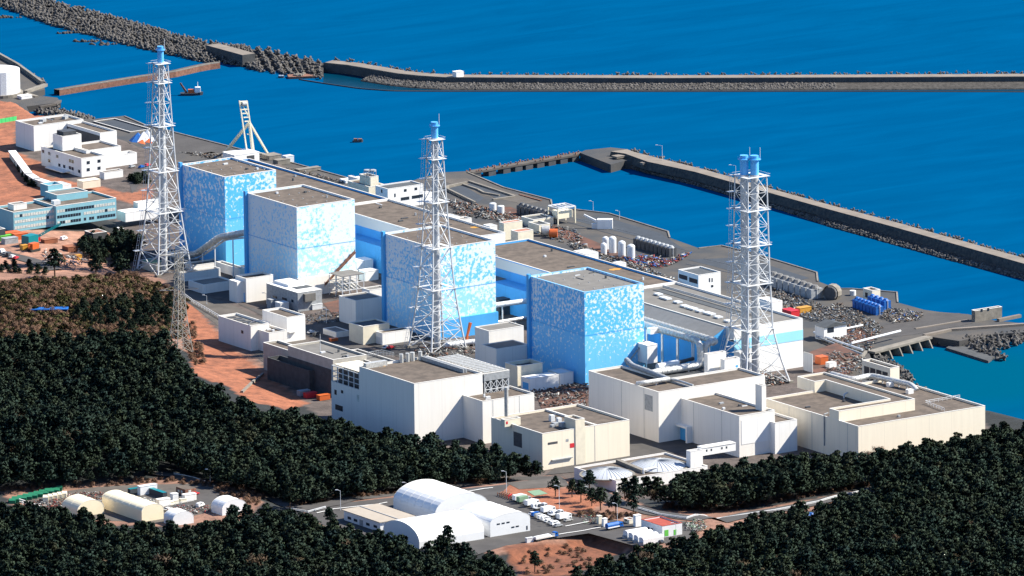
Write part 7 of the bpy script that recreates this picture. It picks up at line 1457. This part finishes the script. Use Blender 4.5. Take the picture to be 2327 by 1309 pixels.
for px in ([(655,1156), (760,1141), (900,1122), (1040,1106), (1160,1094), (1160,1088), (900,1113), (655,1148)], [(0,1108), (380,1088), (460,1100), (470,1107), (380,1096), (0,1122)], [(490,1112), (560,1105), (600,1128), (590,1150), (520,1146), (490,1128)], [(1500,1158), (1640,1165), (1980,1105), (1985,1098), (1640,1152), (1520,1148)], [(1290,1165), (1440,1168), (1450,1176), (1380,1182), (1300,1175)], [(1180,1250), (1340,1240), (1345,1300), (1180,1309)], [(400,735), (440,735), (470,830), (440,830)], [(380,1096), (480,1098), (520,1112), (470,1108)]):
    q = fill(px, 0, 2.4, 0, 0, 0, 0, 0, 0)
    if len(q): q[:, 2] -= 2.6; q = q[rng.random(len(q)) < (.25 if px[0] == (1180, 1250) else .8)]; q[:, 2] += 0; forest('verge_brush', q, [b4, b3], 'brown dry brush on the verge near picture column %d' % px[0][0] if False else {655: 'brown brush along the road behind the tent yard', 0: 'dry brush behind the left clearing', 490: 'round dry thicket right of the left clearing', 1500: 'dry brush along the long pale guard rail', 1290: 'dry brush between the car park and the gate hut', 1180: 'sparse dry brush on the floor of the sunken basin', 400: 'dry brush at the edge of the orange bank', 380: 'dry brush beside the forest road lamp post'}[px[0][0]], .32, .55)

q = G(1832, 1182); t = thing('tarpaulin_heap', 'crumpled blue tarpaulin among the pines by the long guard rail', 'tarpaulin', q)
for dx, dy, h_, m_ in ((0, 0, 3.2, 'bluet'), (4, 2, 2.4, 'bluet'), (-3, 3, 2, 'tent')): MB().bar(q+np.array([dx, dy, 0]), q+np.array([dx+.5, dy, h_]), 3, 6, r2=1.2).build('sheet', M[m_], t)
q = G(1795, 1180); t = thing('litter_heap', 'white litter heap left of the crumpled blue tarpaulin', 'litter', q); mb = MB(); [mb.obox(q+np.array([random.uniform(-8, 8), random.uniform(-4, 4), 0]), (random.random()-.5, random.random()-.5, 0), 2.2, 1.2, .9) for _ in range(12)]; tag(mb.build('litter', M['tent'], t), kind='stuff')

# small units on the big roofs
def units(b, n, zr, k0=0):
    r_ = random.Random(n*7+k0)
    for i in range(n):
        x = b.x0+3+r_.random()*(b.x1-b.x0-8); y = b.y0+4+r_.random()*(b.y1-b.y0-10); w_, d, h = r_.choice([(1.2, 1.2, .9), (2.4, 1.2, .7), (.5, 6., .3), (.8, .8, 1.4), (3, .5, .4)]); MB().box(x, y, zr, x+w_, y+d, zr+h).build('roof_unit', M[r_.choice(['greym', 'steel', 'roofd', 'darkm'])], b.o)
units(T1, 9, 33.1); units(T2, 7, 33.1, 1); units(T3, 8, 33.1, 2); units(R1, 3, R1.z1-.9, 3); units(R2, 3, R2.z1-.9, 4); units(R4, 4, R4.z1-.9, 5); units(Lb, 4, Lb.z1-.9, 6); units(Fb, 3, Fb.z1-.9, 7); units(Mb, 5, Mb.z1-.9, 8); units(C1, 6, C1.z1-.9, 9); units(S2, 2, S2.z1-.9, 10); units(N1, 4, N1.z1-.9, 11); units(Gb, 3, Gb.z1-.9, 12)
